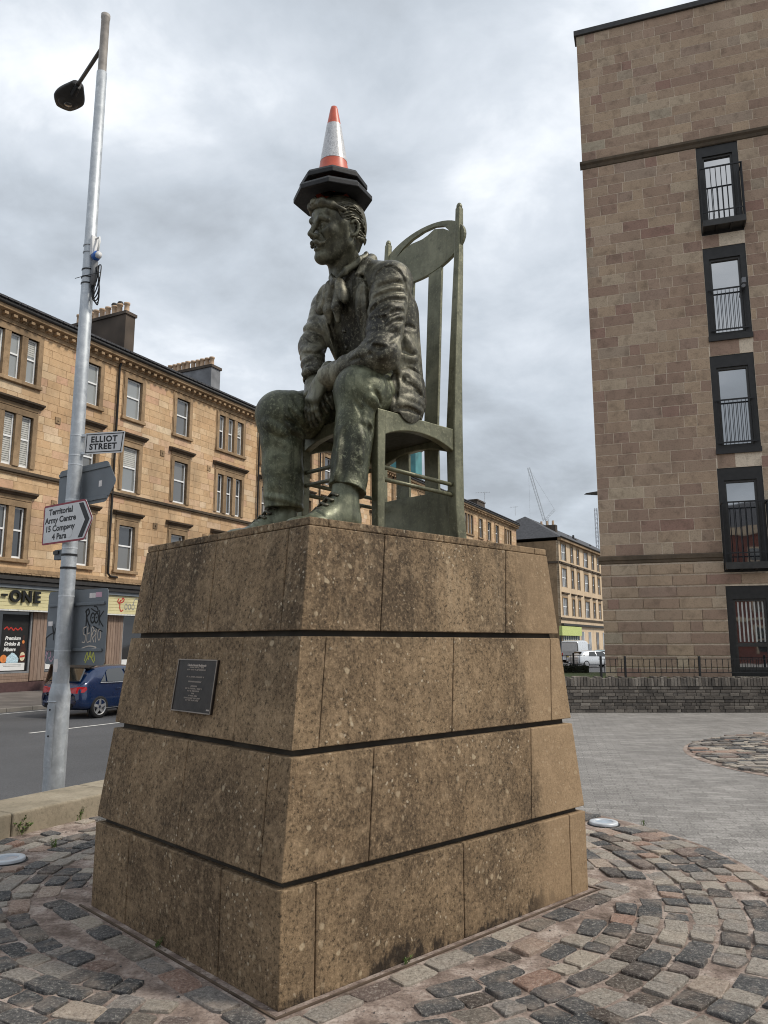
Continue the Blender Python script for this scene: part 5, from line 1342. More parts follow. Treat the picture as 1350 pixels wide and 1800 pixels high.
def surround(th, x0, x1, z0, z1, pediment, lights, sill=True):
    """moulded stone margin round an opening, mullions between its lights, cornice above, sill below"""
    m = 0.19
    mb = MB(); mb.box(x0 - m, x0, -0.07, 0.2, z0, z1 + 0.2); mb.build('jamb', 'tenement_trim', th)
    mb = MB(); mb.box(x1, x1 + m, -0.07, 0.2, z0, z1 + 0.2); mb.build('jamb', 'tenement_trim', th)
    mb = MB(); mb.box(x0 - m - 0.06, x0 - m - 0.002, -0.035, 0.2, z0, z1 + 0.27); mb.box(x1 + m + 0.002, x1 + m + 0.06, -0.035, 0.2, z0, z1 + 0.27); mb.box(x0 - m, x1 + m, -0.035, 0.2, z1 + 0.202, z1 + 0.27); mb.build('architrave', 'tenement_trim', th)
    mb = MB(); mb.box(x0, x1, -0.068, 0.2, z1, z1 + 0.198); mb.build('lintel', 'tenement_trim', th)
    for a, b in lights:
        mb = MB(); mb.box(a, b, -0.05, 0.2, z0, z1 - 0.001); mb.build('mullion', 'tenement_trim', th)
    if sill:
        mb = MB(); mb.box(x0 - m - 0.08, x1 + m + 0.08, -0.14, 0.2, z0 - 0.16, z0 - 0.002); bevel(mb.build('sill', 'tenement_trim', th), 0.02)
    if pediment:
        zt = z1 + 0.45
        mb = MB(); mb.box(x0 - m - 0.02, x1 + m + 0.02, -0.06, 0.1, z1 + 0.273, zt); mb.build('frieze', 'tenement_trim', th)
        prof = [(0.0, zt + 0.002), (-0.12, zt + 0.002), (-0.16, zt + 0.06), (-0.26, zt + 0.10), (-0.28, zt + 0.17), (0.0, zt + 0.23)]
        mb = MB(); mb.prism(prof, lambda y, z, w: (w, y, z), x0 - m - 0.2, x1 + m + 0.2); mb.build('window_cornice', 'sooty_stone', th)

ten = thing('tenement', 'long four storey honey sandstone tenement above the cream shop fronts', 'tenement', (FX, FY, -0.30), FA)
Z0 = 0.30      # local zero is the pavement; measured heights are given above plaza level
def tz(z): return z + Z0
X0, X1 = -9.0, 66.3
fr = Front(ten, X0, X1, tz(4.42), tz(14.75))
cols = []
TRI = [-0.57, 13.55, 17.65, 31.7, 35.8, 50.95, 63.2]
SIN = [-5.4, 3.40, 6.05, 9.52, 21.55, 24.2, 27.7, 39.7, 42.4, 45.9, 54.35, 56.9, 59.4]
ROWS = [(12.33, 14.28, False), (8.74, 10.90, True), (4.98, 7.08, True)]
for (z0, z1, ped) in ROWS:
    for c in TRI:
        fr.opening(c - 1.08, c + 1.08, tz(z0), tz(z1))
    for c in SIN: fr.opening(c - 0.5, c + 0.5, tz(z0), tz(z1))
mb = lay_stones(fr, 0.335, [0.55, 0.75, 0.95, 1.15], 0.004, 0.012, 'tenement_stone', lambda q: (q[0] + q[1]) / 2 if q[1] > -2.2 else 500, rt, 0.006)
mb.build('wall', 'tenement_mortar', ten)
for (z0, z1, ped) in ROWS:
    for c in TRI:
        near = c < 20
        ls = [(c - 1.08 + 0.53, c - 1.08 + 0.815), (c + 1.08 - 0.815, c + 1.08 - 0.53)]
        surround(ten, c - 1.08, c + 1.08, tz(z0), tz(z1), ped, ls, not (z0 > 8 and z0 < 9))
        xs = [c - 1.08, c - 1.08 + 0.53, c - 1.08 + 0.815, c + 1.08 - 0.815, c + 1.08 - 0.53, c + 1.08]
        for i in range(3):
            bl = 0.95 if (c < 0 and z0 < 9 and z0 > 8) else (0.35 if rt.random() < 0.08 else 0)
            sash_window(ten, xs[2 * i] + 0.01, xs[2 * i + 1] - 0.01, tz(z0) + 0.01, tz(z1) - 0.01, 0.10, 0.55, pale=z0 > 12 and c < 0, blind=bl)
    for c in SIN:
        surround(ten, c - 0.5, c + 0.5, tz(z0), tz(z1), ped, [], not (z0 > 8 and z0 < 9))
        sash_window(ten, c - 0.49, c + 0.49, tz(z0) + 0.01, tz(z1) - 0.01, 0.10, 0.55, pale=(z0 > 12 and c in (3.40, 6.05)) or (c == 6.05 and z0 > 8), blind=(0.4 if c == 6.05 and 8 < z0 < 12 else 0))
# string courses
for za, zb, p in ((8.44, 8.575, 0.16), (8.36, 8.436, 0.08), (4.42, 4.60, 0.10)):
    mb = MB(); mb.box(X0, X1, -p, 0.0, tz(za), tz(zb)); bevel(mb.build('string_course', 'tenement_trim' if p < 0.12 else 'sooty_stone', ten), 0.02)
# cornice, dentils, gutter, roof
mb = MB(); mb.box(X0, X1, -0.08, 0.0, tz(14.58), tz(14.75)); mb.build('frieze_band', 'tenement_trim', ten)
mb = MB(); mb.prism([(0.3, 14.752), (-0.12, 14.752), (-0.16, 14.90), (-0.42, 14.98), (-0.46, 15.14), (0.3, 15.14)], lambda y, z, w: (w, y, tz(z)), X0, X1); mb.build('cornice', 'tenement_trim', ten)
x = X0 + 0.1; me = None
dent = []
while x < X1:
    dent.append(x); x += 0.42
dent.sort(key=lambda q: q if q > -2 else 500)
rest = MB()
for k, x in enumerate(dent):
    if k < 90:
        if me is None:
            d0 = MB(); d0.box(-0.09, 0.09, -0.36, -0.13, 0, 0.11); o = d0.build('dentil', 'tenement_trim', ten); me = o.data
        else: o = link('dentil', me, ten)
        o.location = (x, 0, tz(14.80) - 0.02)
    else: rest.box(x - 0.09, x + 0.09, -0.36, -0.13, tz(14.78), tz(14.89))
rest.build('dentil_row', 'tenement_trim', ten, kind='stuff')
mb = MB(); mb.tube([(X0, -0.47, tz(15.20)), (X1, -0.47, tz(15.20))], 0.085, 10); mb.build('gutter', 'gutter_dark', ten, True)
mb = MB(); mb.hexa([(X0, -0.5, tz(15.26)), (X1, -0.5, tz(15.26)), (X1, 6.0, tz(15.26)), (X0, 6.0, tz(15.26)), (X0, -0.5, tz(15.34)), (X1, -0.5, tz(15.34)), (X1, 6.0, tz(17.9)), (X0, 6.0, tz(17.9))]); roof = mb.build('roof', 'roof_slate', ten)
mb = MB()
n = int((X1 - X0) / 0.3)
for i in range(n): mb.box(X0 + i * 0.3 + 0.01, X0 + i * 0.3 + 0.28, -0.60, -0.40, tz(15.31), tz(15.395))
mb.build('eaves_slates', 'roof_slate', roof, kind='stuff')
# body of the building behind the front, and its end wall
mb = MB(); mb.box(X0 + 0.02, X1 - 0.02, 0.36, 11.5, 0.0, tz(15.25)); mb.build('back_walls', 'sooty_stone', ten)
# down pipes
for px in (4.95, 16.1, 23.0, 34.0, 49.0):
    mb = MB(); mb.tube([(px, -0.30, tz(14.95)), (px, -0.12, tz(14.6)), (px, -0.12, tz(5.9)), (px + 0.02, -0.12, tz(4.75)), (px + 0.15, -0.14, tz(4.62)), (px + 0.55, -0.16, tz(4.60))], 0.055, 8); mb.build('downpipe', 'pipe_black', ten, True)
# tie plates
for px, pz in ((1.75, 11.0), (1.85, 7.35), (8.15, 10.95), (7.9, 7.2), (11.75, 10.9), (11.6, 7.1)):
    mb = MB(); mb.box(px - 0.14, px + 0.14, -0.05, 0.0, tz(pz), tz(pz + 0.28)); mb.box(px - 0.03, px + 0.03, -0.09, -0.052, tz(pz + 0.11), tz(pz + 0.17)); mb.build('tie_plate', 'tenement_trim', ten)
# chimney stacks stand across the roof
def stack(xc, y0, y1, zt, pots, mat, th=0.8, wrap=False):
    o = thing_part('chimney', ten)
    mb = MB(); mb.box(xc - th / 2, xc + th / 2, y0, y1, tz(15.2), tz(zt)); mb.build('stack', mat, o)
    mb = MB(); mb.box(xc - th / 2 - 0.07, xc + th / 2 + 0.07, y0 - 0.07, y1 + 0.07, tz(zt) + 0.001, tz(zt) + 0.16); mb.build('stack_cope', 'chimney_render', o)
    for k in range(pots):
        y = y0 + 0.35 + (y1 - y0 - 0.7) * k / max(1, pots - 1)
        mb = MB(); mb.lathe([(0.0, 0.0), (0.17, 0.0), (0.165, 0.12), (0.14, 0.15), (0.13, 0.50), (0.165, 0.53), (0.165, 0.62), (0.10, 0.62), (0.09, 0.3)], (xc + rt.uniform(-0.05, 0.05), y, tz(zt) + 0.16), 12); p = mb.build('chimney_pot', 'chimney_pot', o, True)
        if rt.random() < 0.5 and mat == 'chimney_render':
            mb = MB(); mb.lathe([(0.13, 0.60), (0.17, 0.66), (0.12, 0.76), (0.02, 0.80)], (xc, y, tz(zt) + 0.16), 10); mb.build('cowl', 'gutter_dark', p, True)
stack(6.80, 1.3, 5.4, 18.20, 9, 'chimney_render', 0.64)
stack(13.6, 1.3, 5.2, 17.55, 10, 'chimney_lead')
stack(29.5, 1.5, 5.5, 17.6, 9, 'chimney_render')
stack(43.6, 2.0, 4.6, 19.4, 0, 'chimney_wrap', 1.4)
stack(58.8, 1.5, 3.6, 16.9, 0, 'chimney_render', 2.4)

# ------------------------------------------------------------------ shop fronts under the tenement
ZF0, ZF1 = 2.93, 3.76
def shop_base():
    mb = MB(); mb.box(X0, X1, 0.14, 0.36, 0.0, tz(4.42)); return mb
shop_base().build('ground_floor_wall', 'sooty_stone', ten)
sh = thing('shop', 'cream boarded shop front with black ONE lettering on its fascia', 'shop', (FX, FY, -0.30), FA)
def sbox(name, mat, x0, x1, y0, y1, z0, z1, parent=None, kind=None):
    mb = MB(); mb.box(x0, x1, y0, y1, tz(z0), tz(z1)); return mb.build(name, mat, parent or sh, kind=kind)
for zz, p, mat in ((4.12, 0.52, 'gutter_dark'), (3.95, 0.46, 'gutter_dark'), (3.80, 0.38, 'sign_grey')):
    sbox('cornice_moulding', mat, X0, 22.0, -p, 0.138, zz - 0.03, zz + 0.115)
sbox('lead_flashing', 'sooty_stone', X0, 22.0, -0.46, 0.0, 4.24, 4.30)
rest = MB(); x = X0
while x < 22:
    w_ = rt.uniform(0.2, 0.32); rest.hexa([(x, -0.54, tz(4.31)), (x + w_ - 0.02, -0.54, tz(4.31)), (x + w_ - 0.02, 0.0, tz(4.40)), (x, 0.0, tz(4.40)), (x, -0.54, tz(4.355 + rt.uniform(0, 0.03))), (x + w_ - 0.02, -0.54, tz(4.355)), (x + w_ - 0.02, 0.0, tz(4.45)), (x, 0.0, tz(4.45))]); x += w_
rest.build('ledge_slates', 'tenement_trim', sh, kind='stuff')
nb = 6
for i in range(nb):
    a = ZF0 + (ZF1 - ZF0) * i / nb; b = ZF0 + (ZF1 - ZF0) * (i + 1) / nb
    mb = MB(); mb.bbox(X0, 12.0, -0.30 + 0.004 * (i % 2), 0.138, tz(a) + 0.003, tz(b) - 0.003, 0.008); mb.build('fascia_board', 'shop_cream', sh)
sbox('fascia_edge', 'shop_trim_white', X0, 12.0, -0.33, 0.1, ZF0 - 0.06, ZF0 - 0.002)
fl = lambda x0, z0, y=-0.302: (lambda x, z, d: (x0 + x, y - d, tz(z0) + z))
# each raised letter its own part
lx = {'O': 0.07, 'N': 0.60, 'E': 1.08}
for chx, px in lx.items():
    mb = MB(); put_text(mb, chx, 0.62, fl(px, 3.43), extrude=0.05, bold=0.022); mb.v = [(a, b - 0.052, c) for a, b, c in mb.v]; mb.build('letter', 'shop_letter', sh)
mb = MB(); mb.box(-0.52, -0.30, -0.40, -0.31, tz(3.44), tz(3.52)); mb.build('letter', 'shop_letter', sh)
# second sign with painted script and small lettering
mb = MB()
for pts in ([(5.55, 3.62), (5.48, 3.5), (5.58, 3.42), (5.64, 3.55), (5.62, 3.25), (5.70, 3.06), (5.82, 3.12)], [(5.70, 3.45), (5.80, 3.50), (5.86, 3.60), (5.78, 3.66), (5.72, 3.55)]):
    stroke(mb, [(p[0], tz(p[1])) for p in smooth_pts(pts)], 0.055, lambda x, z, d: (x, -0.303 - d, z))
mb.build('painted_script', 'print_red', sh, kind='stuff')
mb = MB()
for k in range(3):
    cx = 6.0 + 0.22 * k; stroke(mb, [(cx + 0.075 * math.cos(t), tz(3.28) + 0.13 * math.sin(t)) for t in [2 * PI * i / 14 for i in range(15)]], 0.035, lambda x, z, d: (x, -0.303 - d, z))
stroke(mb, [(p[0], tz(p[1])) for p in smooth_pts([(6.45, 3.45), (6.52, 3.62), (6.66, 3.66), (6.80, 3.55), (6.78, 3.4)])], 0.04, lambda x, z, d: (x, -0.303 - d, z))
stroke(mb, [(p[0], tz(p[1])) for p in smooth_pts([(6.95, 3.45), (7.02, 3.62), (7.16, 3.66), (7.26, 3.55)])], 0.04, lambda x, z, d: (x, -0.303 - d, z))
mb.build('painted_motif', 'print_grey', sh, kind='stuff')
# windows and piers
def shopwin(x0, x1, z0, z1):
    w = thing_part('shop_window', sh)
    mb = MB(); mb.box(x0, x1, 0.05, 0.06, tz(z0), tz(z1)); mb.build('pane', 'shop_glass', w)
    mb = MB(); f = 0.07
    mb.box(x0, x0 + f * 0.5, -0.02, 0.045, tz(z0), tz(z1)); mb.box(x1 - f, x1, -0.02, 0.045, tz(z0), tz(z1)); mb.box(x0 + f * 0.5, x1 - f, -0.02, 0.045, tz(z0), tz(z0 + f)); mb.build('frame', 'chimney_lead', w); return w
w1 = shopwin(-1.6, 1.22, 0.43, 2.86); w2 = shopwin(1.96, 3.6, 0.45, 2.86); w3 = shopwin(6.15, 9.5, 0.45, 2.86)
def pier(x0, x1, z0=0.10, z1=2.86, n=None):
    n = n or max(2, int((x1 - x0) / 0.14)); d = (x1 - x0) / n
    for i in range(n):
        mb = MB(); mb.bbox(x0 + d * i + 0.004, x0 + d * (i + 1) - 0.004, -0.06, 0.138, tz(z0), tz(z1), 0.01); mb.build('pier_board', 'shop_boards', sh)
pier(1.24, 1.94); pier(3.62, 4.25); pier(5.22, 6.13); pier(9.52, 11.5)
for a, b in ((-1.6, 1.22), (1.96, 3.6), (6.15, 9.5)):
    for k in range(3):
        mb = MB(); mb.bbox(a, b, -0.03, 0.138, tz(0.08 + 0.115 * k), tz(0.08 + 0.115 * (k + 1)) - 0.004, 0.008); mb.build('riser_board', 'shop_boards', sh)
mb = MB(); mb.box(X0, 4.25, -0.09, 0.138, 0.0, tz(0.075)); mb.build('base_course', 'shop_plinth', sh)
mb = MB(); mb.box(5.2, 12.0, -0.09, 0.138, 0.0, tz(0.075)); mb.build('base_course', 'shop_plinth', sh)
# recessed doorway with white bars
d_ = thing_part('door', sh)
mb = MB(); mb.box(4.26, 5.20, 0.1, 0.13, 0.0, tz(2.86)); mb.build('leaf', 'shop_glass', d_)
mb = MB(); mb.box(4.26, 5.20, 0.03, 0.098, tz(0.95), tz(1.20)); mb.box(4.26, 5.20, 0.03, 0.098, tz(0.55), tz(0.66)); mb.box(4.70, 4.78, 0.02, 0.028, 0.02, tz(1.5)); mb.build('push_bar', 'shop_trim_white', d_)
# window posters
po = thing('window_poster', 'black drinks poster with bottle and ice in the shop window', 'poster', (FX, FY, -0.30), FA)
PY = 0.044
pf = lambda x, z, d: (x, PY - d, z)
mb = MB(); mb.box(-0.10, 1.10, PY, PY + 0.004, tz(0.53), tz(2.75)); mb.build('sheet', 'paint_black', po)
mb = MB(); put_text(mb, 'Premium', 0.195, lambda x, y, d: (0.06 + x, PY - 0.002, tz(1.80) + y), align='LEFT', shear=0.25, bold=0.008); mb.build('lettering', 'print_white', po, kind='stuff')
mb = MB(); put_text(mb, 'Drinks &', 0.195, lambda x, y, d: (0.04 + x, PY - 0.002, tz(1.58) + y), align='LEFT', shear=0.25, bold=0.008); mb.build('lettering', 'print_white', po, kind='stuff')
mb = MB(); put_text(mb, 'Mixers', 0.195, lambda x, y, d: (0.03 + x, PY - 0.002, tz(1.36) + y), align='LEFT', shear=0.25, bold=0.008); mb.build('lettering', 'print_white', po, kind='stuff')
mb = MB(); stroke(mb, [(p[0], tz(p[1])) for p in smooth_pts([(0.0, 2.16), (0.12, 2.24), (0.2, 2.14), (0.3, 2.22), (0.42, 2.12), (0.5, 2.2), (0.62, 2.14), (0.74, 2.22), (0.8, 2.14)])], 0.05, pf, 0, 0.002); mb.build('red_script', 'print_red', po, kind='stuff')
mb = MB(); mb.prism([(-0.08, 0.54), (1.04, 0.54), (1.04, 0.83), (-0.08, 0.83)], lambda x, z, d: (x, PY - d, tz(z)), 0.001, 0.003); mb.build('white_strip', 'print_white', po)
mb = MB()
for zz, a, b in ((0.745, 0.05, 0.9), (0.69, 0.08, 0.87)):
    x = a
    while x < b: mb.prism([(x, zz), (x + 0.03, zz), (x + 0.03, zz + 0.03), (x, zz + 0.03)], lambda q, z, d: (q, PY - d, tz(z)), 0.0035, 0.004); x += 0.045
mb.build('small_print', 'print_grey', po, kind='stuff')
mb = MB(); mb.prism([(0.06 + 0.15 * math.cos(t), 1.0 + 0.16 * math.sin(t)) for t in [2 * PI * i / 20 for i in range(20)]], lambda x, z, d: (x, PY - d, tz(z)), 0.001, 0.0022); mb.build('orange_slice', 'print_orange', po)
mb = MB(); mb.prism([(0.18, 0.84), (0.72, 0.84), (0.74, 1.0), (0.66, 1.1), (0.55, 1.2), (0.42, 1.24), (0.32, 1.15), (0.2, 1.05)], lambda x, z, d: (x, PY - d, tz(z)), 0.001, 0.0032); mb.build('ice_cubes', 'print_ice', po)
mb = MB(); mb.prism([(0.78, 0.86), (1.04, 0.86), (1.05, 1.35), (1.0, 1.55), (0.955, 1.68), (0.95, 1.92), (0.875, 1.92), (0.87, 1.68), (0.82, 1.55), (0.77, 1.35)], lambda x, z, d: (x, PY - d, tz(z)), 0.001, 0.004); mb.build('bottle_print', 'print_brown', po)
mb = MB(); mb.prism([(0.91 + 0.12 * math.cos(t), 1.08 + 0.18 * math.sin(t)) for t in [2 * PI * i / 20 for i in range(20)]], lambda x, z, d: (x, PY - d, tz(z)), 0.0045, 0.0055); mb.build('bottle_label', 'print_label', po)
mb = MB(); mb.prism([(0.80, 1.03), (1.02, 1.06), (1.02, 1.14), (0.80, 1.11)], lambda x, z, d: (x, PY - d, tz(z)), 0.006, 0.0065); mb.build('label_band', 'print_red', po)
mb = MB(); mb.prism([(0.91 + 0.06 * math.cos(t), 1.66 + 0.07 * math.sin(t)) for t in [2 * PI * i / 16 for i in range(16)]], lambda x, z, d: (x, PY - d, tz(z)), 0.0045, 0.0055); mb.build('neck_label', 'print_orange', po)
p2 = thing('window_poster', 'orange and white poster in the shop window behind the lamp post', 'poster', (FX, FY, -0.30), FA)
mb = MB(); mb.box(2.05, 3.3, PY, PY + 0.004, tz(0.55), tz(0.95)); mb.build('white_strip', 'print_white', p2)
mb = MB(); mb.box(2.05, 3.3, PY, PY + 0.004, tz(0.955), tz(1.30)); mb.build('orange_band', 'print_orange', p2)
mb = MB()
for zz in (0.80, 0.72):
    x = 2.25
    while x < 3.1: mb.prism([(x, zz), (x + 0.035, zz), (x + 0.035, zz + 0.03), (x, zz + 0.03)], lambda q, z, d: (q, PY - d, tz(z)), 0.001, 0.002); x += 0.055
mb.build('small_print', 'print_grey', p2, kind='stuff')
p3 = thing('window_poster', 'small white notice in the shop window right of the boarded pier', 'poster', (FX, FY, -0.30), FA)
mb = MB(); mb.box(6.2, 6.75, PY, PY + 0.004, tz(0.53), tz(0.86)); mb.build('sheet', 'print_white', p3)
# sandwich board on the pavement
bx_, by_ = fw(1.72, 0.95)
ab = thing('sandwich_board', 'brown wooden sandwich board with cream menu on the far pavement', 'sandwich board', (bx_, by_, -0.29), FA + R(24))
for sg, nm in ((-1, 'front_leaf'), (1, 'back_leaf')):
    mb = MB(); f = lambda x, z, d: (x, sg * (0.30 - 0.27 * z / 1.1) + d, z)
    o = thing_part(nm, ab)
    m2 = MB(); m2.prism([(-0.32, 0.12), (-0.26, 0.12), (-0.26, 1.1), (-0.32, 1.1)], f, -0.015, 0.015); m2.prism([(0.26, 0.12), (0.32, 0.12), (0.32, 1.1), (0.26, 1.1)], f, -0.015, 0.015); m2.prism([(-0.26, 1.03), (0.26, 1.03), (0.26, 1.1), (-0.26, 1.1)], f, -0.015, 0.015); m2.prism([(-0.26, 0.2), (0.26, 0.2), (0.26, 0.27), (-0.26, 0.27)], f, -0.015, 0.015)
    m2.prism([(-0.32, 0.0), (-0.27, 0.0), (-0.27, 0.12), (-0.32, 0.12)], f, -0.013, 0.013); m2.prism([(0.27, 0.0), (0.32, 0.0), (0.32, 0.12), (0.27, 0.12)], f, -0.013, 0.013)
    m2.build('frame', 'board_wood', o, kind='stuff')
    m2 = MB(); m2.prism([(-0.258, 0.272), (0.258, 0.272), (0.258, 1.028), (-0.258, 1.028)], f, -0.006, 0.006); m2.build('menu_panel', 'board_panel' if sg < 0 else 'board_wood', o)
    if sg < 0:
        m2 = MB()
        for zz in (0.9, 0.76, 0.62, 0.5, 0.4):
            m2.prism([(-0.16, zz), (0.16, zz), (0.14, zz + 0.035), (-0.12, zz + 0.035)], f, -0.009, -0.007)
        m2.build('menu_lines', 'print_grey', o, kind='stuff')

# ------------------------------------------------------------------ the next tenement beyond the side street
fa2 = math.atan2(20.3, 11.3); CXX, CYY = 23.96, 106.1
t2 = thing('tenement', 'distant pale tenement with hipped slate roof beyond the plinth right edge', 'tenement', (CXX, CYY, -0.6), fa2)
LEN2 = 42; H2 = 16.2
f2 = Front(t2, 0, LEN2, 4.6, H2)
c2 = [2.2, 6.4, 9.6, 14.0, 18.2, 21.6, 25.8, 29.5, 33.5, 37.2]
tri2 = {2.2, 14.0, 25.8}
rows2 = [(13.6, 15.9, 0), (9.9, 12.5, 1), (6.0, 8.4, 1)]
for a, b, p in rows2:
    for c in c2:
        w = 1.15 if c in tri2 else 0.62; f2.opening(c - w, c + w, a, b)
mb = MB(); zs = f2.levels()
for a, b in zip(zs[:-1], zs[1:]):
    for x0, x1 in f2.spans(a, b): mb.box(x0, x1, 0, 0.35, a, b)
mb.build('wall', 'tenement_pale', t2)
for a, b, p in rows2:
    for c in c2:
        w = 1.15 if c in tri2 else 0.62
        mb = MB(); mb.box(c - w - 0.2, c - w, -0.06, 0.1, a, b); mb.box(c + w, c + w + 0.2, -0.06, 0.1, a, b); mb.box(c - w - 0.2, c + w + 0.2, -0.06, 0.1, b + 0.001, b + 0.2); mb.build('surround', 'tenement_trim', t2)
        if p:
            mb = MB(); mb.prism([(0.0, b + 0.5), (-0.28, b + 0.55), (-0.3, b + 0.72), (0.0, b + 0.78)], lambda y, z, q: (q, y, z), c - w - 0.4, c + w + 0.4); mb.build('window_cornice', 'sooty_stone', t2)
        o = thing_part('window', t2)
        mb = MB(); mb.box(c - w, c + w, 0.14, 0.15, a, b); mb.build('pane', 'window_glass', o)
        mb = MB(); n = 3 if c in tri2 else 1
        for i in range(n + 1): xx = c - w + 2 * w * i / n; mb.box(xx - 0.05, xx + 0.05, 0.08, 0.138, a, b)
        mb.box(c - w + 0.05, c + w - 0.05, 0.085, 0.137, (a + b) / 2 - 0.05, (a + b) / 2 + 0.05); mb.build('frame', 'window_white', o)
for za, p, mt in ((13.05, 0.12, 'sooty_stone'), (5.4, 0.12, 'sooty_stone'), (4.6, 0.35, 'gutter_dark')):
    mb = MB(); mb.box(0, LEN2, -p, 0.0, za, za + 0.3); mb.build('string_course', mt, t2)
mb = MB(); mb.box(-0.35, LEN2, -0.5, 0.0, H2, H2 + 0.4); mb.build('cornice', 'tenement_trim', t2)
mb = MB(); mb.tube([(-0.5, -0.55, H2 + 0.45), (LEN2, -0.55, H2 + 0.45)], 0.12, 8); mb.build('gutter', 'gutter_dark', t2, True)
DEP2 = 13.0
mb = MB(); mb.box(0, LEN2, 0.36, DEP2, 0, H2); mb.build('gable_wall', 'tenement_trim', t2)
mb = MB(); mb.box(0.0, 0.34, 0.001, 0.36, 0, H2); mb.build('corner_quoins', 'tenement_trim', t2)
mb = MB(); mb.add([(-0.5, -0.5, H2 + 0.41), (LEN2, -0.5, H2 + 0.41), (LEN2, DEP2 + 0.5, H2 + 0.41), (-0.5, DEP2 + 0.5, H2 + 0.41), (5.5, DEP2 / 2, H2 + 4.6), (LEN2, DEP2 / 2, H2 + 4.6)], [(0, 1, 5, 4), (1, 2, 5), (2, 3, 4, 5), (3, 0, 4), (3, 2, 1, 0)]); mb.build('roof', 'roof_slate', t2)
# gable: windows, string, ground floor shop
for (yy, za, zb, mt) in ((10.6, 13.9, 15.3, 'window_glass_sky'), (5.0, 13.4, 15.4, 'tenement_trim')):
    o = thing_part('window', t2); mb = MB(); mb.box(-0.03, 0.0, yy - 0.75, yy + 0.75, za, zb); mb.build('pane', mt, o); mb = MB(); mb.box(-0.06, -0.031, yy - 0.9, yy - 0.76, za, zb); mb.box(-0.06, -0.031, yy + 0.76, yy + 0.9, za, zb); mb.box(-0.06, -0.031, yy - 0.9, yy + 0.9, zb + 0.001, zb + 0.15); mb.build('frame', 'window_white' if mt != 'tenement_trim' else 'tenement_trim', o)
mb = MB(); mb.box(-0.12, 0.0, 0.1, DEP2, 13.05, 13.35); mb.build('string_course', 'sooty_stone', t2)
for xx, w_, hh in ((9.5, 1.0, 2.0), (20.5, 1.0, 1.1), (31, 1.0, 0.7)):
    o = thing_part('chimney', t2); mb = MB(); mb.box(xx - w_ / 2, xx + w_ / 2, 3.0, 9.5, H2 + 0.5, H2 + hh + 1.6); mb.build('stack', 'chimney_render', o)
    for k in range(7): mb = MB(); mb.cyl((xx, 3.5 + 0.9 * k, H2 + hh + 1.6), (xx, 3.5 + 0.9 * k, H2 + hh + 2.3), 0.2, 0.16, 8); mb.build('chimney_pot', 'chimney_pot' if xx < 15 else 'gutter_dark', o)
# its ground floor
mb = MB(); mb.box(9.0, LEN2, 0, 0.355, 0, 4.6); mb.build('ground_floor_wall', 'tenement_pale', t2)
for c in (10.6, 14.6, 19.2, 23.4, 27.2, 31, 35):
    o = thing_part('window', t2); mb = MB(); mb.box(c - 0.75, c + 0.75, -0.03, 0.0, 0.9, 3.9); mb.build('pane', 'window_glass', o); mb = MB(); mb.box(c - 0.05, c + 0.05, -0.06, -0.031, 0.9, 3.9); mb.box(c - 0.75, c - 0.62, -0.06, -0.031, 0.9, 3.9); mb.box(c + 0.62, c + 0.75, -0.06, -0.031, 0.9, 3.9); mb.build('frame', 'window_white' if c != 19.2 else 'board_wood', o)
s2_ = thing('shop', 'distant corner shop with lime green fascia and pale blinds', 'shop', (CXX, CYY, -0.6), fa2)
mb = MB(); mb.box(-1.2, 8.6, -0.45, -0.02, 3.25, 4.5); mb.build('fascia', 'far_green', s2_)
mb = MB(); mb.box(0, 8.95, 0.05, 0.3, 0, 4.55); mb.build('front', 'far_grey_blue', s2_)
for k in range(7): mb = MB(); mb.box(0.8 + 1.1 * k, 1.15 + 1.1 * k, -0.03, 0.04, 0.6, 3.2); mb.build('blind', 'blind_white', s2_)
# ------------------------------------------------------------------ flats on the right
EA = math.atan2(-0.329, 0.944)
fb = thing('apartment_block', 'tall brown sandstone apartment block with a column of dark balcony windows', 'apartment block', (5.87, 21.0, 0.70), EA)
def bz(z): return z - 0.70
BW = 7.2; rb = random.Random(21)
WINS = [(3.11, 4.19, 12.72, 15.44, 'balcony', 12.74), (3.10, 4.18, 9.67, 12.35, 'juliet', 9.67), (3.08, 4.16, 6.55, 9.23, 'juliet', 6.55), (3.06, 4.14, 3.40, 6.14, 'balcony', 3.40), (3.06, 4.14, 0.78, 3.05, 'ground', 0.78)]
WINS2 = [(a + 2.35, b + 2.35, c, d, k, e) for a, b, c, d, k, e in WINS]
ff = Front(fb, 0.0, BW, bz(0.70), bz(19.85))
for a, b, c, d, k, e in WINS + WINS2: ff.opening(a, b, bz(c), bz(d))
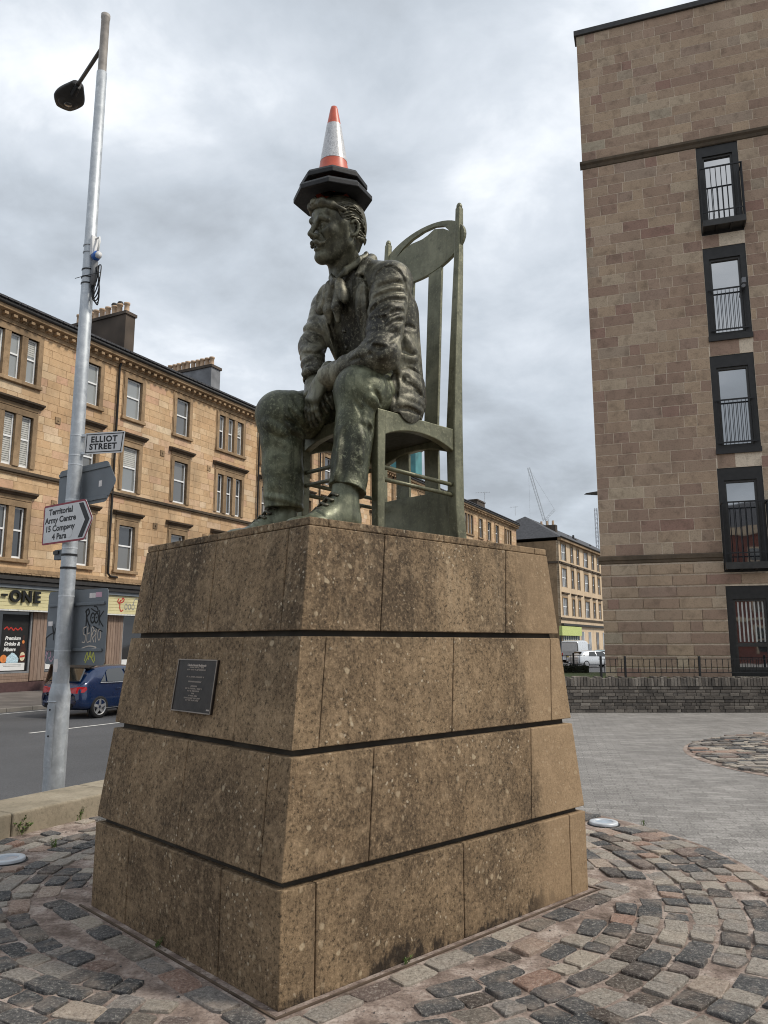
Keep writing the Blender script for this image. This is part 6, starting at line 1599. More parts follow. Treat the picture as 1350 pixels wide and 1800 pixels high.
# coursed stones: rusticated below the lower band, flush above
def courses_of(z0, z1, ch): 
    n = round((z1 - z0) / ch); return [(z0 + (z1 - z0) * i / n, z0 + (z1 - z0) * (i + 1) / n) for i in range(n)]
pieces = []
for (za, zb, kind) in [(0.70, 3.70, 'r'), (3.92, 15.40, 'f'), (15.66, 19.85, 'f')]:
    for c0, c1 in courses_of(za, zb, 0.308):
        for (x0, x1) in ff.spans(bz(c0) + 0.03, bz(c1) - 0.03):
            x = x0; first = True
            while x < x1 - 1e-3:
                ln = rb.choice([0.3, 0.45, 0.6, 0.75, 0.9]) * rb.uniform(0.9, 1.1)
                if first: ln *= rb.uniform(0.4, 1)
                first = False
                q = min(x + ln, x1)
                if x1 - q < 0.16: q = x1
                pieces.append((x, q, c0, c1, kind)); x = q
for W_ in (WINS, WINS2):          # the stones between one window and the next
    for up_, dn_ in zip(W_[:-1], W_[1:]):
        g0, g1 = dn_[3], up_[2]; nn_ = max(1, round((g1 - g0) / 0.31))
        for i in range(nn_):
            c0, c1 = g0 + (g1 - g0) * i / nn_, g0 + (g1 - g0) * (i + 1) / nn_; xm = up_[0] + rb.uniform(0.3, 0.75)
            if g1 > 3.3 and g0 < 3.3: pieces.append((up_[0], up_[1], c0, c1, 'f'))
            else: pieces.append((up_[0], xm, c0, c1, 'f')); pieces.append((xm, up_[1], c0, c1, 'f'))
pieces = [q for q in pieces if not any(a_ - 0.01 < (q[0] + q[1]) / 2 < b_ + 0.01 and c_ + 0.02 < (q[2] + q[3]) / 2 < d_ - 0.02 for a_, b_, c_, d_, _, _ in WINS + WINS2)]
seen_ = []
for q in pieces:                    # drop ragged overlaps in those gaps
    if any(abs((q[0] + q[1]) / 2 - (p_[0] + p_[1]) / 2) < (q[1] - q[0] + p_[1] - p_[0]) / 2 - 0.01 and abs((q[2] + q[3]) / 2 - (p_[2] + p_[3]) / 2) < (q[3] - q[2] + p_[3] - p_[2]) / 2 - 0.01 for p_ in seen_[-900:]): continue
    seen_.append(q)
pieces = seen_
pieces.sort(key=lambda q: (q[0] > 4.9, (q[2] > 18.5), q[2] if q[0] < 4.9 else 0))
rest = MB()
for k, (a, b, c, d, kind) in enumerate(pieces):
    g = 0.0056; top = d - (0.045 if kind == 'r' else g)
    pr = 0.004 if kind == 'f' else 0.04
    if k < 300 and a < 4.9:
        m2 = MB(); m2.bbox(a + g - (a + b) / 2, b - g - (a + b) / 2, -pr * rb.uniform(0.8, 1.2), 0.02, g, top - c, 0.0025); o = m2.build('stone', 'flat_stone', fb); o.location = ((a + b) / 2, 0, bz(c))
    else: rest.bbox(a + g, b - g, -pr, 0.02, bz(c) + g, bz(top), 0.0025)
rest.build('stone_field', 'flat_stone', fb, kind='stuff')
mb = MB(); zs = ff.levels()
for a, b in zip(zs[:-1], zs[1:]):
    for x0, x1 in ff.spans(a, b): mb.box(x0, x1, 0.0, 0.4, a, b)
mb.build('wall', 'flat_mortar', fb)
mb = MB(); mb.box(0.03, BW, 0.41, 9.0, bz(0.2), bz(19.8)); mb.build('rear_walls', 'flat_stone', fb)
# bands and coping
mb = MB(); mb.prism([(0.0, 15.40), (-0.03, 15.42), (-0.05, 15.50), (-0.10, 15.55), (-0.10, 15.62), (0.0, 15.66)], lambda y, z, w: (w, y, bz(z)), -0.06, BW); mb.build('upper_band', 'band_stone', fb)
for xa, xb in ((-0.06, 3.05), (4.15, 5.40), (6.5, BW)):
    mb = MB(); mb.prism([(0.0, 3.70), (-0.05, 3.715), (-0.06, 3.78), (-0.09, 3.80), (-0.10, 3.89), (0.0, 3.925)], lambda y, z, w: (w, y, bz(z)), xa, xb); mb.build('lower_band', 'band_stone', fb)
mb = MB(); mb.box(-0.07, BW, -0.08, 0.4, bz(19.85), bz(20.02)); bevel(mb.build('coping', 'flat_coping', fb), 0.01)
def tallwin(a, b, c, d, kind, e):
    w = thing_part('window', fb)
    y = 0.02
    mb = MB(); zt = bz(d); zb_ = bz(c); f = 0.15
    mb.box(a, a + f, y, 0.2, zb_, zt); mb.box(b - f, b, y, 0.2, zb_, zt); mb.box(a + f, b - f, y, 0.2, zt - 0.33, zt); mb.box(a + f, b - f, y, 0.2, zb_, zb_ + 0.17); mb.build('surround_panel', 'flat_frame', w)
    f2 = f + 0.055
    mb = MB(); mb.box(a + f, a + f2, 0.07, 0.2, zb_ + 0.17, zt - 0.33); mb.box(b - f2, b - f, 0.07, 0.2, zb_ + 0.17, zt - 0.33); mb.box(a + f2, b - f2, 0.07, 0.2, zt - 0.39, zt - 0.33); mb.box(a + f2, b - f2, 0.07, 0.2, zb_ + 0.17, zb_ + 0.23)
    if kind == 'ground': mb.box(a + f2, b - f2, 0.07, 0.2, bz(1.52), bz(1.62))
    mb.build('frame', 'flat_frame_light', w)
    mb = MB(); mb.box(a + f2, b - f2, 0.13, 0.14, zb_ + 0.23, zt - 0.39); mb.build('pane', 'flat_glass', w)
    if kind == 'ground':
        for i in range(7):
            xx = a + f2 + 0.05 + i * 0.095; mb = MB(); mb.box(xx, xx + 0.035, 0.115, 0.127, bz(1.64), zt - 0.40); mb.build('blind_slat', 'blind_white', w)
    if kind == 'juliet':
        r_ = thing_part('railing', fb); zt2 = bz(c + 1.42)
        for zz in (zt2, bz(c + 0.26)): mb = MB(); mb.box(a + 0.06, b - 0.06, -0.055, -0.030, zz - 0.02, zz + 0.02); mb.build('rail', 'rail_black', r_)
        for i in range(10): xx = a + 0.09 + (b - a - 0.18) * i / 9; mb = MB(); mb.box(xx - 0.007, xx + 0.007, -0.05, -0.036, bz(c + 0.26) + 0.02, zt2 - 0.02); mb.build('bar', 'rail_black', r_)
        mb = MB(); mb.box(a - 0.01, b + 0.01, -0.07, 0.018, zb_ - 0.04, zb_ + 0.10); mb.build('sill', 'flat_frame', w)
    if kind == 'balcony':
        D_ = 0.42; r_ = thing_part('balcony', fb); z0 = bz(e + 0.02); xa, xb = a + 0.02, b + 0.02
        mb = MB(); mb.box(xa, xb, -D_, -D_ + 0.04, z0 + 0.03, z0 + 0.20); mb.box(xa, xa + 0.04, -D_ + 0.04, 0.0, z0 + 0.03, z0 + 0.20); mb.box(xb - 0.04, xb, -D_ + 0.04, 0.0, z0 + 0.03, z0 + 0.20); mb.build('edge_channel', 'flat_frame_light', r_)
        mb = MB(); mb.box(xa + 0.04, xb - 0.04, -D_ + 0.04, 0.0, z0 + 0.08, z0 + 0.12); mb.build('deck', 'flat_frame_light', r_)
        for t in (0.33, 0.67): mb = MB(); xx = xa + (xb - xa) * t; mb.box(xx - 0.03, xx + 0.03, -D_ + 0.04, 0.0, z0 + 0.02, z0 + 0.078); mb.build('joist', 'rail_black', r_)
        zt2 = z0 + 1.72
        mb = MB(); mb.box(xa, xb, -D_, -D_ + 0.035, zt2, zt2 + 0.035); mb.box(xa, xa + 0.035, -D_ + 0.035, 0.0, zt2, zt2 + 0.035); mb.box(xb - 0.035, xb, -D_ + 0.035, 0.0, zt2, zt2 + 0.035); mb.build('top_rail', 'rail_black', r_)
        mb = MB(); mb.box(xa + 0.02, xb - 0.02, -D_ + 0.008, -D_ + 0.03, z0 + 0.42, z0 + 0.45); mb.build('lower_rail', 'rail_black', r_)
        for i in range(9): xx = xa + 0.012 + (xb - xa - 0.024) * i / 8; mb = MB(); mb.box(xx - 0.010, xx + 0.010, -D_ + 0.009, -D_ + 0.029, z0 + 0.20, zt2); mb.build('bar', 'rail_black', r_)
        for xx in (xa + 0.012, xb - 0.012):
            for yy in (-0.30, -0.19, -0.08): mb = MB(); mb.box(xx - 0.012, xx + 0.012, yy - 0.010, yy + 0.010, z0 + 0.20, zt2); mb.build('bar', 'rail_black', r_)
for w in WINS + WINS2: tallwin(*w)
# security camera by the second window
mb = MB(); mb.box(4.00, 4.10, -0.22, -0.10, bz(11.12), bz(11.26)); mb.cyl((4.03, -0.24, bz(11.02)), (4.03, -0.10, bz(11.06)), 0.05, 0.05, 10); mb.box(4.04, 4.07, -0.11, 0.0, bz(11.08), bz(11.12)); mb.build('camera_unit', 'chimney_lead', fb, kind='stuff')

# ------------------------------------------------------------------ brick wall and railings in front of the flats
bw = thing('brick_wall', 'low weathered grey brick wall with upright brick coping on the plaza edge', 'wall', (2.95, 18.75, 0.0))
WL = 12.0
mb = MB(); mb.box(0, WL, 0.012, 0.30, 0, 0.60); mb.build('backing', 'plinth_core', bw)
x = 0; k = 0
xs_ = []
while x < WL: w_ = rb.uniform(0.066, 0.084); xs_.append((x, min(x + w_, WL))); x += w_
for (a, b) in xs_:
    h = 0.80 + rb.uniform(-0.02, 0.03); m2 = MB(); m2.bbox(-(b - a) / 2 + 0.004, (b - a) / 2 - 0.004, -0.01 - rb.uniform(0, 0.012), 0.30, 0.0, h - 0.605, 0.008)
    o = m2.build('coping_brick', 'wall_brick', bw); o.location = ((a + b) / 2, 0, 0.605)
rest = MB(); rows = 8
for r_ in range(rows):
    x = -rb.uniform(0, 0.2); z0 = 0.6 * r_ / rows; z1 = 0.6 * (r_ + 1) / rows
    while x < WL:
        ln = rb.choice([0.11, 0.22, 0.22, 0.24]); a = max(0, x) + 0.004; b = min(WL, x + ln) - 0.004
        if b > a + 0.02: rest.bbox(a, b, -0.012 * rb.uniform(0.2, 1.5), 0.05, z0 + 0.004, z1 - 0.004, 0.007)
        x += ln
rest.build('brick_courses', 'wall_brick', bw, kind='stuff')
def railing(label, x0, x1, y, z0, z1, sp, posts, grp='black garden railings'):
    o = thing('railing', label, 'railing', (x0, y, z0), 0, grp); L_ = x1 - x0; h = z1 - z0
    for zz in (h - 0.02, 0.05): mb = MB(); mb.box(0, L_, -0.018, 0.018, zz - 0.008, zz + 0.008); mb.build('rail', 'rail_black', o)
    n = int(L_ / sp); me = None
    for i in range(1, n):
        if any(abs(i * sp - p) < 0.06 for p in posts): continue
        if me is None: m2 = MB(); m2.cyl((0, 0, 0.058), (0, 0, h - 0.028), 0.008, n=6); q = m2.build('bar', 'rail_black', o); me = q.data
        else: q = link('bar', me, o)
        q.location = (i * sp, 0, 0)
    for p in posts: m2 = MB(); m2.box(p - 0.025, p + 0.025, -0.022, 0.022, -0.12, h + 0.05); bevel(m2.build('post', 'rail_black', o), 0.008)
    return o
railing('black railing on the brick wall in front of the flats', 5.15, 14.0, 18.99, 0.86, 1.25, 0.135, [0.05, 0.63, 2.41, 4.2, 6.0])
railing('black railing above the dark hedge in front of the white van', 3.2, 6.0, 23.6, 0.97, 1.27, 0.125, [0.55, 0.95, 2.45])
hw = thing('hedge', 'dark low hedge under the railing beyond the brick wall', 'hedge', (4.4, 23.6, 0.74))
mb = MB(); mb.box(-1.4, 1.7, 0.0, 0.35, 0.0, 0.20); mb.build('stems', 'hedge_green', hw)
mb = MB()
for i in range(900):
    p = Vector((rb.uniform(-1.4, 1.7), rb.uniform(-0.1, 0.3), rb.uniform(0.0, 0.24))); d = Vector((rb.uniform(-1, 1), rb.uniform(-1, 1), rb.uniform(-0.3, 1))).normalized() * 0.05; e = d.orthogonal().normalized() * 0.02
    mb.add([p - d, p + e, p + d, p - e], [(0, 1, 2, 3)])
mb.build('leaves', 'hedge_green', hw, kind='stuff')

# ------------------------------------------------------------------ low kerb wall between plaza and street
lw = thing('low_wall', 'low pale stone kerb wall at the left beside the lamp post', 'wall', (*fw(-45, 21.05), 0.0), FA)
s0 = 0.0
edges = []; s_ = 0.0
while s_ < 36.0: edges.append(s_); s_ += 1.205
for k, a in enumerate(edges):     # s measured from -45
    mb = MB(); mb.box(a + 0.004, a + 1.2, -0.60, 0.0, -0.5, 0.195); bevel(mb.build('wall_block', 'coping_stone', lw), 0.02, 3)
# weeds at its foot and between setts
def weed(label, x, y, h, n, seed):
    o = thing('weed', label, 'weed', (x, y, 0.0), 0, 'weeds in the paving joints'); q = random.Random(seed)
    mb = MB(); st = MB()
    for i in range(n):
        a = q.uniform(0, 2 * PI); hh = h * q.uniform(0.5, 1.0); r_ = h * q.uniform(0.2, 0.7); tip = Vector((r_ * math.cos(a), r_ * math.sin(a), hh))
        b = Vector((q.uniform(-0.02, 0.02), q.uniform(-0.02, 0.02), 0.0)); st.tube([b, b.lerp(tip, 0.5) + Vector((0, 0, hh * 0.12)), tip], [0.002, 0.0017, 0.001], 4)
        for j in range(7):
            t = q.uniform(0.25, 1.0); c = b.lerp(tip, t); d = Vector((q.uniform(-1, 1), q.uniform(-1, 1), q.uniform(-0.2, 0.8))).normalized() * h * q.uniform(0.12, 0.24); e = d.cross(Vector((q.uniform(-1, 1), q.uniform(-1, 1), 1))).normalized() * h * 0.06
            mb.add([c, c + d * 0.5 + e, c + d, c + d * 0.5 - e], [(0, 1, 2, 3)])
    mb.build('leaves', 'weed_green', o, kind='stuff'); st.build('stalks', 'weed_green', o, kind='stuff')
weed('small green weed at the foot of the low wall near the plinth', -2.80, 7.48, 0.12, 9, 1)
weed('leafy weed at the foot of the low wall by the left edge', -3.08, 6.96, 0.15, 14, 2)
weed('tiny weed growing between the setts left of the plinth', -2.62, 6.52, 0.075, 9, 3)
weed('weed sprouting against the short side of the plinth foot', *plw(PU0 - 0.025, PV0 + 1.05), 0.06, 8, 4)
weed('weed sprouting against the long side of the plinth foot', *plw(PU0 + 0.78, PV0 - 0.025), 0.05, 7, 6)
weed('tiny weed on the edge between setts and grey pavers', 2.31, 7.28, 0.05, 6, 5)
# round lights let into the setts
def ground_light(label, x, y, r_):
    o = thing('ground_light', label, 'ground light', (x, y, 0.0), 0, 'ground lights round the plinth')
    mb = MB(); mb.lathe([(r_, -0.02), (r_, 0.026), (r_ * 0.97, 0.032), (r_ * 0.64, 0.034), (r_ * 0.62, 0.028)], (0, 0, 0), 36); mb.build('rim', 'light_rim', o, True)
    mb = MB(); mb.lathe([(0.0, 0.030), (r_ * 0.3, 0.0295), (r_ * 0.63, 0.0275)], (0, 0, 0), 36); mb.build('lens', 'light_lens', o, True)
    mb = MB(); mb.lathe([(r_ * 1.02, -0.02), (r_ * 1.14, -0.02), (r_ * 1.14, 0.012), (r_ * 1.02, 0.012), (r_ * 1.02, -0.02)], (0, 0, 0), 36); mb.build('collar', 'cable_black', o, True)
ground_light('pale round ground light in the setts right of the plinth', 1.965, 7.32, 0.125)
ground_light('round ground light in the setts at the left edge', -2.80, 6.13, 0.125)
# ------------------------------------------------------------------ lamp post and its signs
LX, LY = -3.62, 8.9
lp = thing('lamp_post', 'tall galvanised lamp post carrying road signs beside the low wall', 'lamp post', (LX, LY, -0.335))
def lz(z): return z + 0.335
mb = MB(); mb.lathe([(0.115, 0.0), (0.115, lz(1.02)), (0.112, lz(1.06)), (0.096, lz(1.14)), (0.092, lz(1.16))], (0, 0, 0), 28); base_ = mb.build('base_section', 'galvanised_steel', lp, True)
mb = MB(); mb.lathe([(0.090, lz(1.15)), (0.089, lz(1.2)), (0.077, lz(4.5)), (0.063, lz(8.82)), (0.05, lz(8.83))], (0, 0, 0), 28); mb.build('shaft', 'galvanised_steel', lp, True)
mb = MB(); mb.lathe([(0.054, lz(8.75)), (0.052, lz(9.60)), (0.058, lz(9.61)), (0.058, lz(9.66)), (0.0, lz(9.68))], (0, 0, 0), 20); mb.build('spigot', 'spigot_beige', lp, True)
# access door on the camera side
da = math.atan2(-0.90, -0.30)
def onpost(a, r_, z): return (r_ * math.cos(a), r_ * math.sin(a), z)
mb = MB(); vs = []; n = 8
for i in range(n + 1):
    a = da - 0.62 + 1.0 * i / n; vs += [onpost(a, 0.1195, lz(0.27)), onpost(a, 0.1195, lz(0.93))]
fs = [(2 * i, 2 * i + 2, 2 * i + 3, 2 * i + 1) for i in range(n)]; mb.add(vs, fs); door = mb.build('access_door', 'galvanised_steel', lp)
so = door.modifiers.new('t', 'SOLIDIFY'); so.thickness = 0.004; so.offset = 1
mb = MB(); mb.tube([onpost(da - 0.72 + 1.15 * i / 8, 0.121, lz(0.965)) for i in range(9)], 0.008, 6); mb.build('door_lip', 'galvanised_steel', lp)
for z in (0.88, 0.60): mb = MB(); a = da - 0.1; mb.cyl(onpost(a, 0.119, lz(z)), onpost(a, 0.130, lz(z)), 0.010, n=8); mb.build('door_lock', 'cable_black', door)
# arm and lantern over the street
ax_ = Vector((-0.63, 0.776, 0)); 
mb = MB(); mb.tube([(ax_.x * 0.03, ax_.y * 0.03, lz(9.22)), (ax_.x * 0.5, ax_.y * 0.5, lz(9.25)), (ax_.x * 1.12, ax_.y * 1.12, lz(9.29))], 0.026, 10); mb.build('arm', 'lamp_arm_brown', lp, True)
ln = MB(); S_ = []
for i in range(13):
    t = i / 12; L_ = -0.06 + 0.62 * t; w_ = 0.05 + 0.165 * math.sin(PI * min(1, 0.12 + 0.80 * t)) ** 0.8 * (0.45 + 0.55 * min(1, t * 1.6)); h_ = 0.035 + 0.055 * math.sin(PI * (0.1 + 0.85 * t))
    for k in range(16):
        a = 2 * PI * k / 16; S_.append((L_, w_ * math.cos(a), (h_ * 1.2 if math.sin(a) > 0 else h_ * 0.55) * math.sin(a)))
fs = [(i * 16 + k, i * 16 + (k + 1) % 16, (i + 1) * 16 + (k + 1) % 16, (i + 1) * 16 + k) for i in range(12) for k in range(16)] + [tuple(range(16))[::-1], tuple(range(192, 208))]
ln.add(S_, fs); side = Vector((-ax_.y, ax_.x, 0))
place = lambda p: Vector((ax_.x * 1.10, ax_.y * 1.10, lz(9.29))) + ax_ * p.x + side * p.y + Vector((0, 0, p.z))
ln.xf(place); lant = ln.build('lantern', 'lamp_dark', lp, True)
mb = MB(); mb.lathe([(0.0, -0.072), (0.07, -0.068), (0.12, -0.05), (0.135, -0.035)], (0.36, 0, 0), 20); mb.xf(place); mb.build('lens', 'flat_frame_light', lant, True)
mb = MB(); mb.lathe([(0.05, -0.062), (0.052, -0.078), (0.0, -0.08)], (0.34, 0, 0), 14); mb.xf(place); mb.build('lamp_bowl', 'shop_glass', lant, True)
mb = MB(); mb.cyl((-0.08, 0, -0.03), (0.12, 0, -0.04), 0.042, 0.05, 10); mb.xf(place); mb.build('spigot_clamp', 'cable_black', lant)
# straps
def strap(z, r_, mat='cable_black', h=0.012):
    mb = MB(); mb.lathe([(r_, -h), (r_ + 0.004, -h), (r_ + 0.004, h), (r_, h)], (0, 0, lz(z)), 24); mb.build('strap', mat, lp)
for z, r_ in ((2.60, 0.086), (2.45, 0.0865)): strap(z, r_)
for z in (4.01, 3.77, 3.66, 3.24, 2.68, 2.13, 1.52): strap(z, 0.092 - 0.0036 * z, 'light_rim', 0.008)
mb = MB()
n = 10; vs = []
for i in range(n + 1):
    a = da - 0.50 + 0.75 * i / n
    for j, z in enumerate((1.285, 1.33, 1.395, 1.43)): 
        s = [0.75, 1.0, 1.0, 0.8][j]; a2 = da - 0.12 + (a - da + 0.12) * s; vs.append(onpost(a2, 0.0905, lz(z)))
fs = [(i * 4 + j, i * 4 + 4 + j, i * 4 + 5 + j, i * 4 + 1 + j) for i in range(n) for j in range(3)]; mb.add(vs, fs); mb.build('round_sticker', 'sticker_white', lp)
for z, w_ in ((5.90, 0.05),):
    pass
# equipment strapped high on the post
eq = thing('socket_box', 'blue socket and coiled black cable strapped high on the lamp post', 'socket', (LX, LY, 5.9))
bx2 = Vector((0.80, -0.60, 0)); 
def eqp(r_, t, z): return tuple(bx2 * r_ + Vector((0.60, 0.80, 0)) * t + Vector((0, 0, z)))
mb = MB(); mb.hexa([eqp(0.078, -0.05, 0.36), eqp(0.14, -0.05, 0.36), eqp(0.14, 0.05, 0.36), eqp(0.078, 0.05, 0.36), eqp(0.078, -0.05, 0.62), eqp(0.11, -0.05, 0.62), eqp(0.11, 0.05, 0.62), eqp(0.078, 0.05, 0.62)]); bevel(mb.build('bracket', 'sign_white', eq), 0.006)
mb = MB(); mb.tube([eqp(0.11, 0.0, 0.58), eqp(0.16, 0.02, 0.60), eqp(0.20, 0.0, 0.52), eqp(0.19, -0.01, 0.40)], 0.012, 8); mb.build('white_lead', 'plastic_white', eq, True)
mb = MB(); mb.cyl(eqp(0.12, 0, 0.34), eqp(0.19, 0, 0.36), 0.055, 0.05, 14); mb.build('socket', 'socket_blue', eq, True)
mb = MB(); mb.cyl(eqp(0.185, 0, 0.34), eqp(0.225, -0.01, 0.35), 0.042, 0.036, 14); mb.build('socket_cap', 'sign_white', eq, True)
mb = MB(); mb.cyl(eqp(0.13, 0.0, 0.28), eqp(0.12, 0, -0.02), 0.038, 0.034, 12); mb.build('grey_tube', 'chimney_lead', eq, True)
qc = random.Random(8)
for k in range(6):
    mb = MB(); r1 = 0.055 + 0.012 * k; pts = [eqp(0.125 + r1 * 0.9 * math.cos(t) * 0.7 + 0.02, 0.02 * math.sin(2 * t + k) + 0.008 * k, 0.06 + (0.17 + 0.018 * k) * math.sin(t) - 0.06) for t in [2 * PI * i / 24 for i in range(25)]]
    mb.tube(pts, 0.0075, 6); mb.build('cable_loop', 'cable_black', eq, True)
for z in (0.52, 0.43, 0.20, 0.10, 0.02):
    mb = MB(); mb.lathe([(0.0745, -0.006), (0.080, -0.006), (0.080, 0.006), (0.0745, 0.006)], (0, 0, z), 20); mb.build('tie', 'light_rim' if z > 0.3 else 'cable_black', eq)
mb = MB(); mb.tube([eqp(-0.05, -0.14, 0.06), eqp(0.09, -0.07, 0.09), eqp(0.26, 0.0, 0.10)], 0.004, 5); mb.build('tie_tail', 'cable_black', eq)

# signs: planes turned across the street
sa = math.atan2(-0.60, 0.80)
def sign_frame(x, y, z): return (x, y, z), sa
def sf(x, z, d): return (x, -d, z)
def rounded(pts, r_, n=4):
    out = []; m = len(pts)
    for i in range(m):
        p = np.array(pts[i], float); a = np.array(pts[i - 1], float); b = np.array(pts[(i + 1) % m], float)
        u = (a - p) / np.linalg.norm(a - p); v = (b - p) / np.linalg.norm(b - p)
        for k in range(n + 1):
            t = k / n; q = (p + u * r_) * (1 - t) ** 2 + 2 * p * t * (1 - t) + (p + v * r_) * t * t; out.append(tuple(q))
    return out
def inset(poly, d):
    n = len(poly); out = []
    for i in range(n):
        p = np.array(poly[i]); a = np.array(poly[i - 1]); b = np.array(poly[(i + 1) % n]); e1 = p - a; e2 = b - p
        n1 = np.array([-e1[1], e1[0]]) / (np.linalg.norm(e1) + 1e-9); n2 = np.array([-e2[1], e2[0]]) / (np.linalg.norm(e2) + 1e-9); m_ = n1 + n2; m_ /= max(1e-6, np.linalg.norm(m_)); out.append(tuple(p + m_ * d / max(0.4, m_ @ n1)))
    return out
# street name plate
nm = thing('street_sign', 'white street name plate reading ELLIOT STREET on the lamp post', 'street sign', (LX, LY, 3.775), R(-12))
pp = rounded([(0.125, 0.0), (0.615, 0.0), (0.64, 0.255), (0.13, 0.255)], 0.012)
mb = MB(); mb.prism(pp, sf, 0.03, 0.034); mb.build('plate', 'sign_white', nm)
mb = MB(); i1, i2_ = inset(pp, 0.016), inset(pp, 0.027); n = len(pp); mb.add([sf(*q, 0.0347) for q in i1] + [sf(*q, 0.0347) for q in i2_], [(i, (i + 1) % n, (i + 1) % n + n, i + n) for i in range(n)]); mb.build('border', 'sign_black', nm)
mb = MB(); put_text(mb, 'ELLIOT', 0.098, lambda x, y, d: sf(0.375 + x, 0.170 + y, 0.0350), bold=0.0040, space=1.12); mb.build('lettering', 'sign_black', nm, kind='stuff')
mb = MB(); put_text(mb, 'STREET', 0.098, lambda x, y, d: sf(0.365 + x, 0.083 + y, 0.0350), bold=0.0040, space=1.12); mb.build('lettering', 'sign_black', nm, kind='stuff')
for z in (0.02, 0.235): mb = MB(); mb.hexa([sf(0.05, z - 0.015, -0.02), sf(0.14, z - 0.015, -0.02), sf(0.14, z - 0.015, 0.028), sf(0.05, z - 0.015, 0.028), sf(0.05, z + 0.015, -0.02), sf(0.14, z + 0.015, -0.02), sf(0.14, z + 0.015, 0.028), sf(0.05, z + 0.015, 0.028)]); mb.build('clamp', 'light_rim', nm)
# direction sign
dg = thing('direction_sign', 'white direction sign with red border reading Territorial Army Centre', 'direction sign', (LX, LY, 2.73), sa)
dp = [(-0.30, 0.0), (0.20, 0.0), (0.315, 0.235), (0.20, 0.455), (-0.27, 0.455)]
dp = [(-0.405, 0.0), (0.465, 0.0), (0.610, 0.23), (0.445, 0.465), (-0.405, 0.465)]
dpr = rounded(dp, 0.03)
mb = MB(); mb.prism(dpr, sf, 0.110, 0.114); mb.build('plate', 'sign_white', dg)
mb = MB(); q2 = inset(dpr, 0.022); n = len(dpr); mb.add([sf(*q, 0.1146) for q in dpr] + [sf(*q, 0.1146) for q in q2], [(i, (i + 1) % n, (i + 1) % n + n, i + n) for i in range(n)]); mb.build('border', 'sign_red', dg)
for txt, yy in (('Territorial', 0.375), ('Army Centre', 0.277), ('15 Company', 0.178), ('4 Para', 0.080)):
    mb = MB(); put_text(mb, txt, 0.096, lambda x, y, d: sf(-0.045 + x * 1.22, yy + y, 0.1150), bold=0.0034); mb.build('lettering', 'sign_black', dg, kind='stuff')
mb = MB(); mb.add([sf(*q, 0.1152) for q in ((0.335, 0.035), (0.425, 0.035), (0.545, 0.23), (0.405, 0.43), (0.315, 0.43), (0.455, 0.23))], [(0, 1, 2, 5), (5, 2, 3, 4)]); mb.build('chevron', 'sign_black', dg)
mb = MB(); mb.prism([(0.16 + 0.065 * math.cos(t) * (1 + 0.15 * math.sin(3 * t)), 0.105 + 0.055 * math.sin(t)) for t in [2 * PI * i / 18 for i in range(18)]], sf, 0.1155, 0.116); mb.build('scraped_patch', 'sign_white', dg)
# blank back of a direction sign for the other side
bg_ = thing('direction_sign', 'blank grey back of an arrow shaped sign above the white direction sign', 'direction sign', (LX, LY, 3.19), sa)
bp = rounded([(-0.505, 0.0), (0.49, 0.0), (0.675, 0.225), (0.49, 0.48), (-0.505, 0.48)], 0.05)
mb = MB(); mb.prism(bp, sf, -0.112, -0.108); mb.build('plate', 'sign_grey', bg_)
for z in (0.055, 0.42): mb = MB(); mb.hexa([sf(-0.50, z - 0.018, -0.1075), sf(0.53, z - 0.018, -0.1075), sf(0.53, z - 0.018, -0.092), sf(-0.50, z - 0.018, -0.092), sf(-0.50, z + 0.018, -0.1075), sf(0.53, z + 0.018, -0.1075), sf(0.53, z + 0.018, -0.092), sf(-0.50, z + 0.018, -0.092)]); bevel(mb.build('channel', 'sign_grey', bg_), 0.004)
mb = MB(); mb.prism([(0.335, 0.19), (0.395, 0.19), (0.395, 0.26), (0.335, 0.26)], sf, -0.1075, -0.107); mb.build('sticker', 'sticker_white', bg_)
# large blank back with graffiti
lg = thing('road_sign', 'large grey sign back with graffiti tags low on the lamp post', 'road sign', (LX, LY, 1.36), sa)
lpz = rounded([(-0.555, 0.0), (0.65, 0.0), (0.65, 0.845), (-0.555, 0.845)], 0.06)
mb = MB(); mb.prism(lpz, sf, -0.112, -0.108); mb.build('plate', 'sign_grey', lg)
for z in (0.17, 0.68): mb = MB(); mb.hexa([sf(-0.52, z - 0.016, -0.1075), sf(0.60, z - 0.016, -0.1075), sf(0.60, z - 0.016, -0.085), sf(-0.52, z - 0.016, -0.085), sf(-0.52, z + 0.016, -0.1075), sf(0.60, z + 0.016, -0.1075), sf(0.60, z + 0.016, -0.085), sf(-0.52, z + 0.016, -0.085)]); bevel(mb.build('channel', 'sign_grey', lg), 0.004)
gfn = lambda ox, oz, k: (lambda x, z, d: sf(ox + x * k, oz + z * k, -0.1075 + d))
mb = MB(); F_ = gfn(0.235, 0.42, 0.20)
for pts in ([(0.1, 0), (0.12, 0.5), (0.05, 0.95)], [(0.0, 0.85), (0.25, 1.0), (0.35, 0.78), (0.15, 0.55), (0.38, 0.15), (0.5, 0.08)]): stroke(mb, smooth_pts(pts), 0.10, F_, 0, 0.001)
for cx in (0.72, 1.08): stroke(mb, [(cx + 0.19 * math.cos(t), 0.5 + 0.27 * math.sin(t)) for t in [2 * PI * i / 14 for i in range(15)]], 0.09, F_, 0, 0.0012); stroke(mb, [(cx - 0.03, 0.5), (cx + 0.05, 0.55)], 0.07, F_, 0, 0.001)
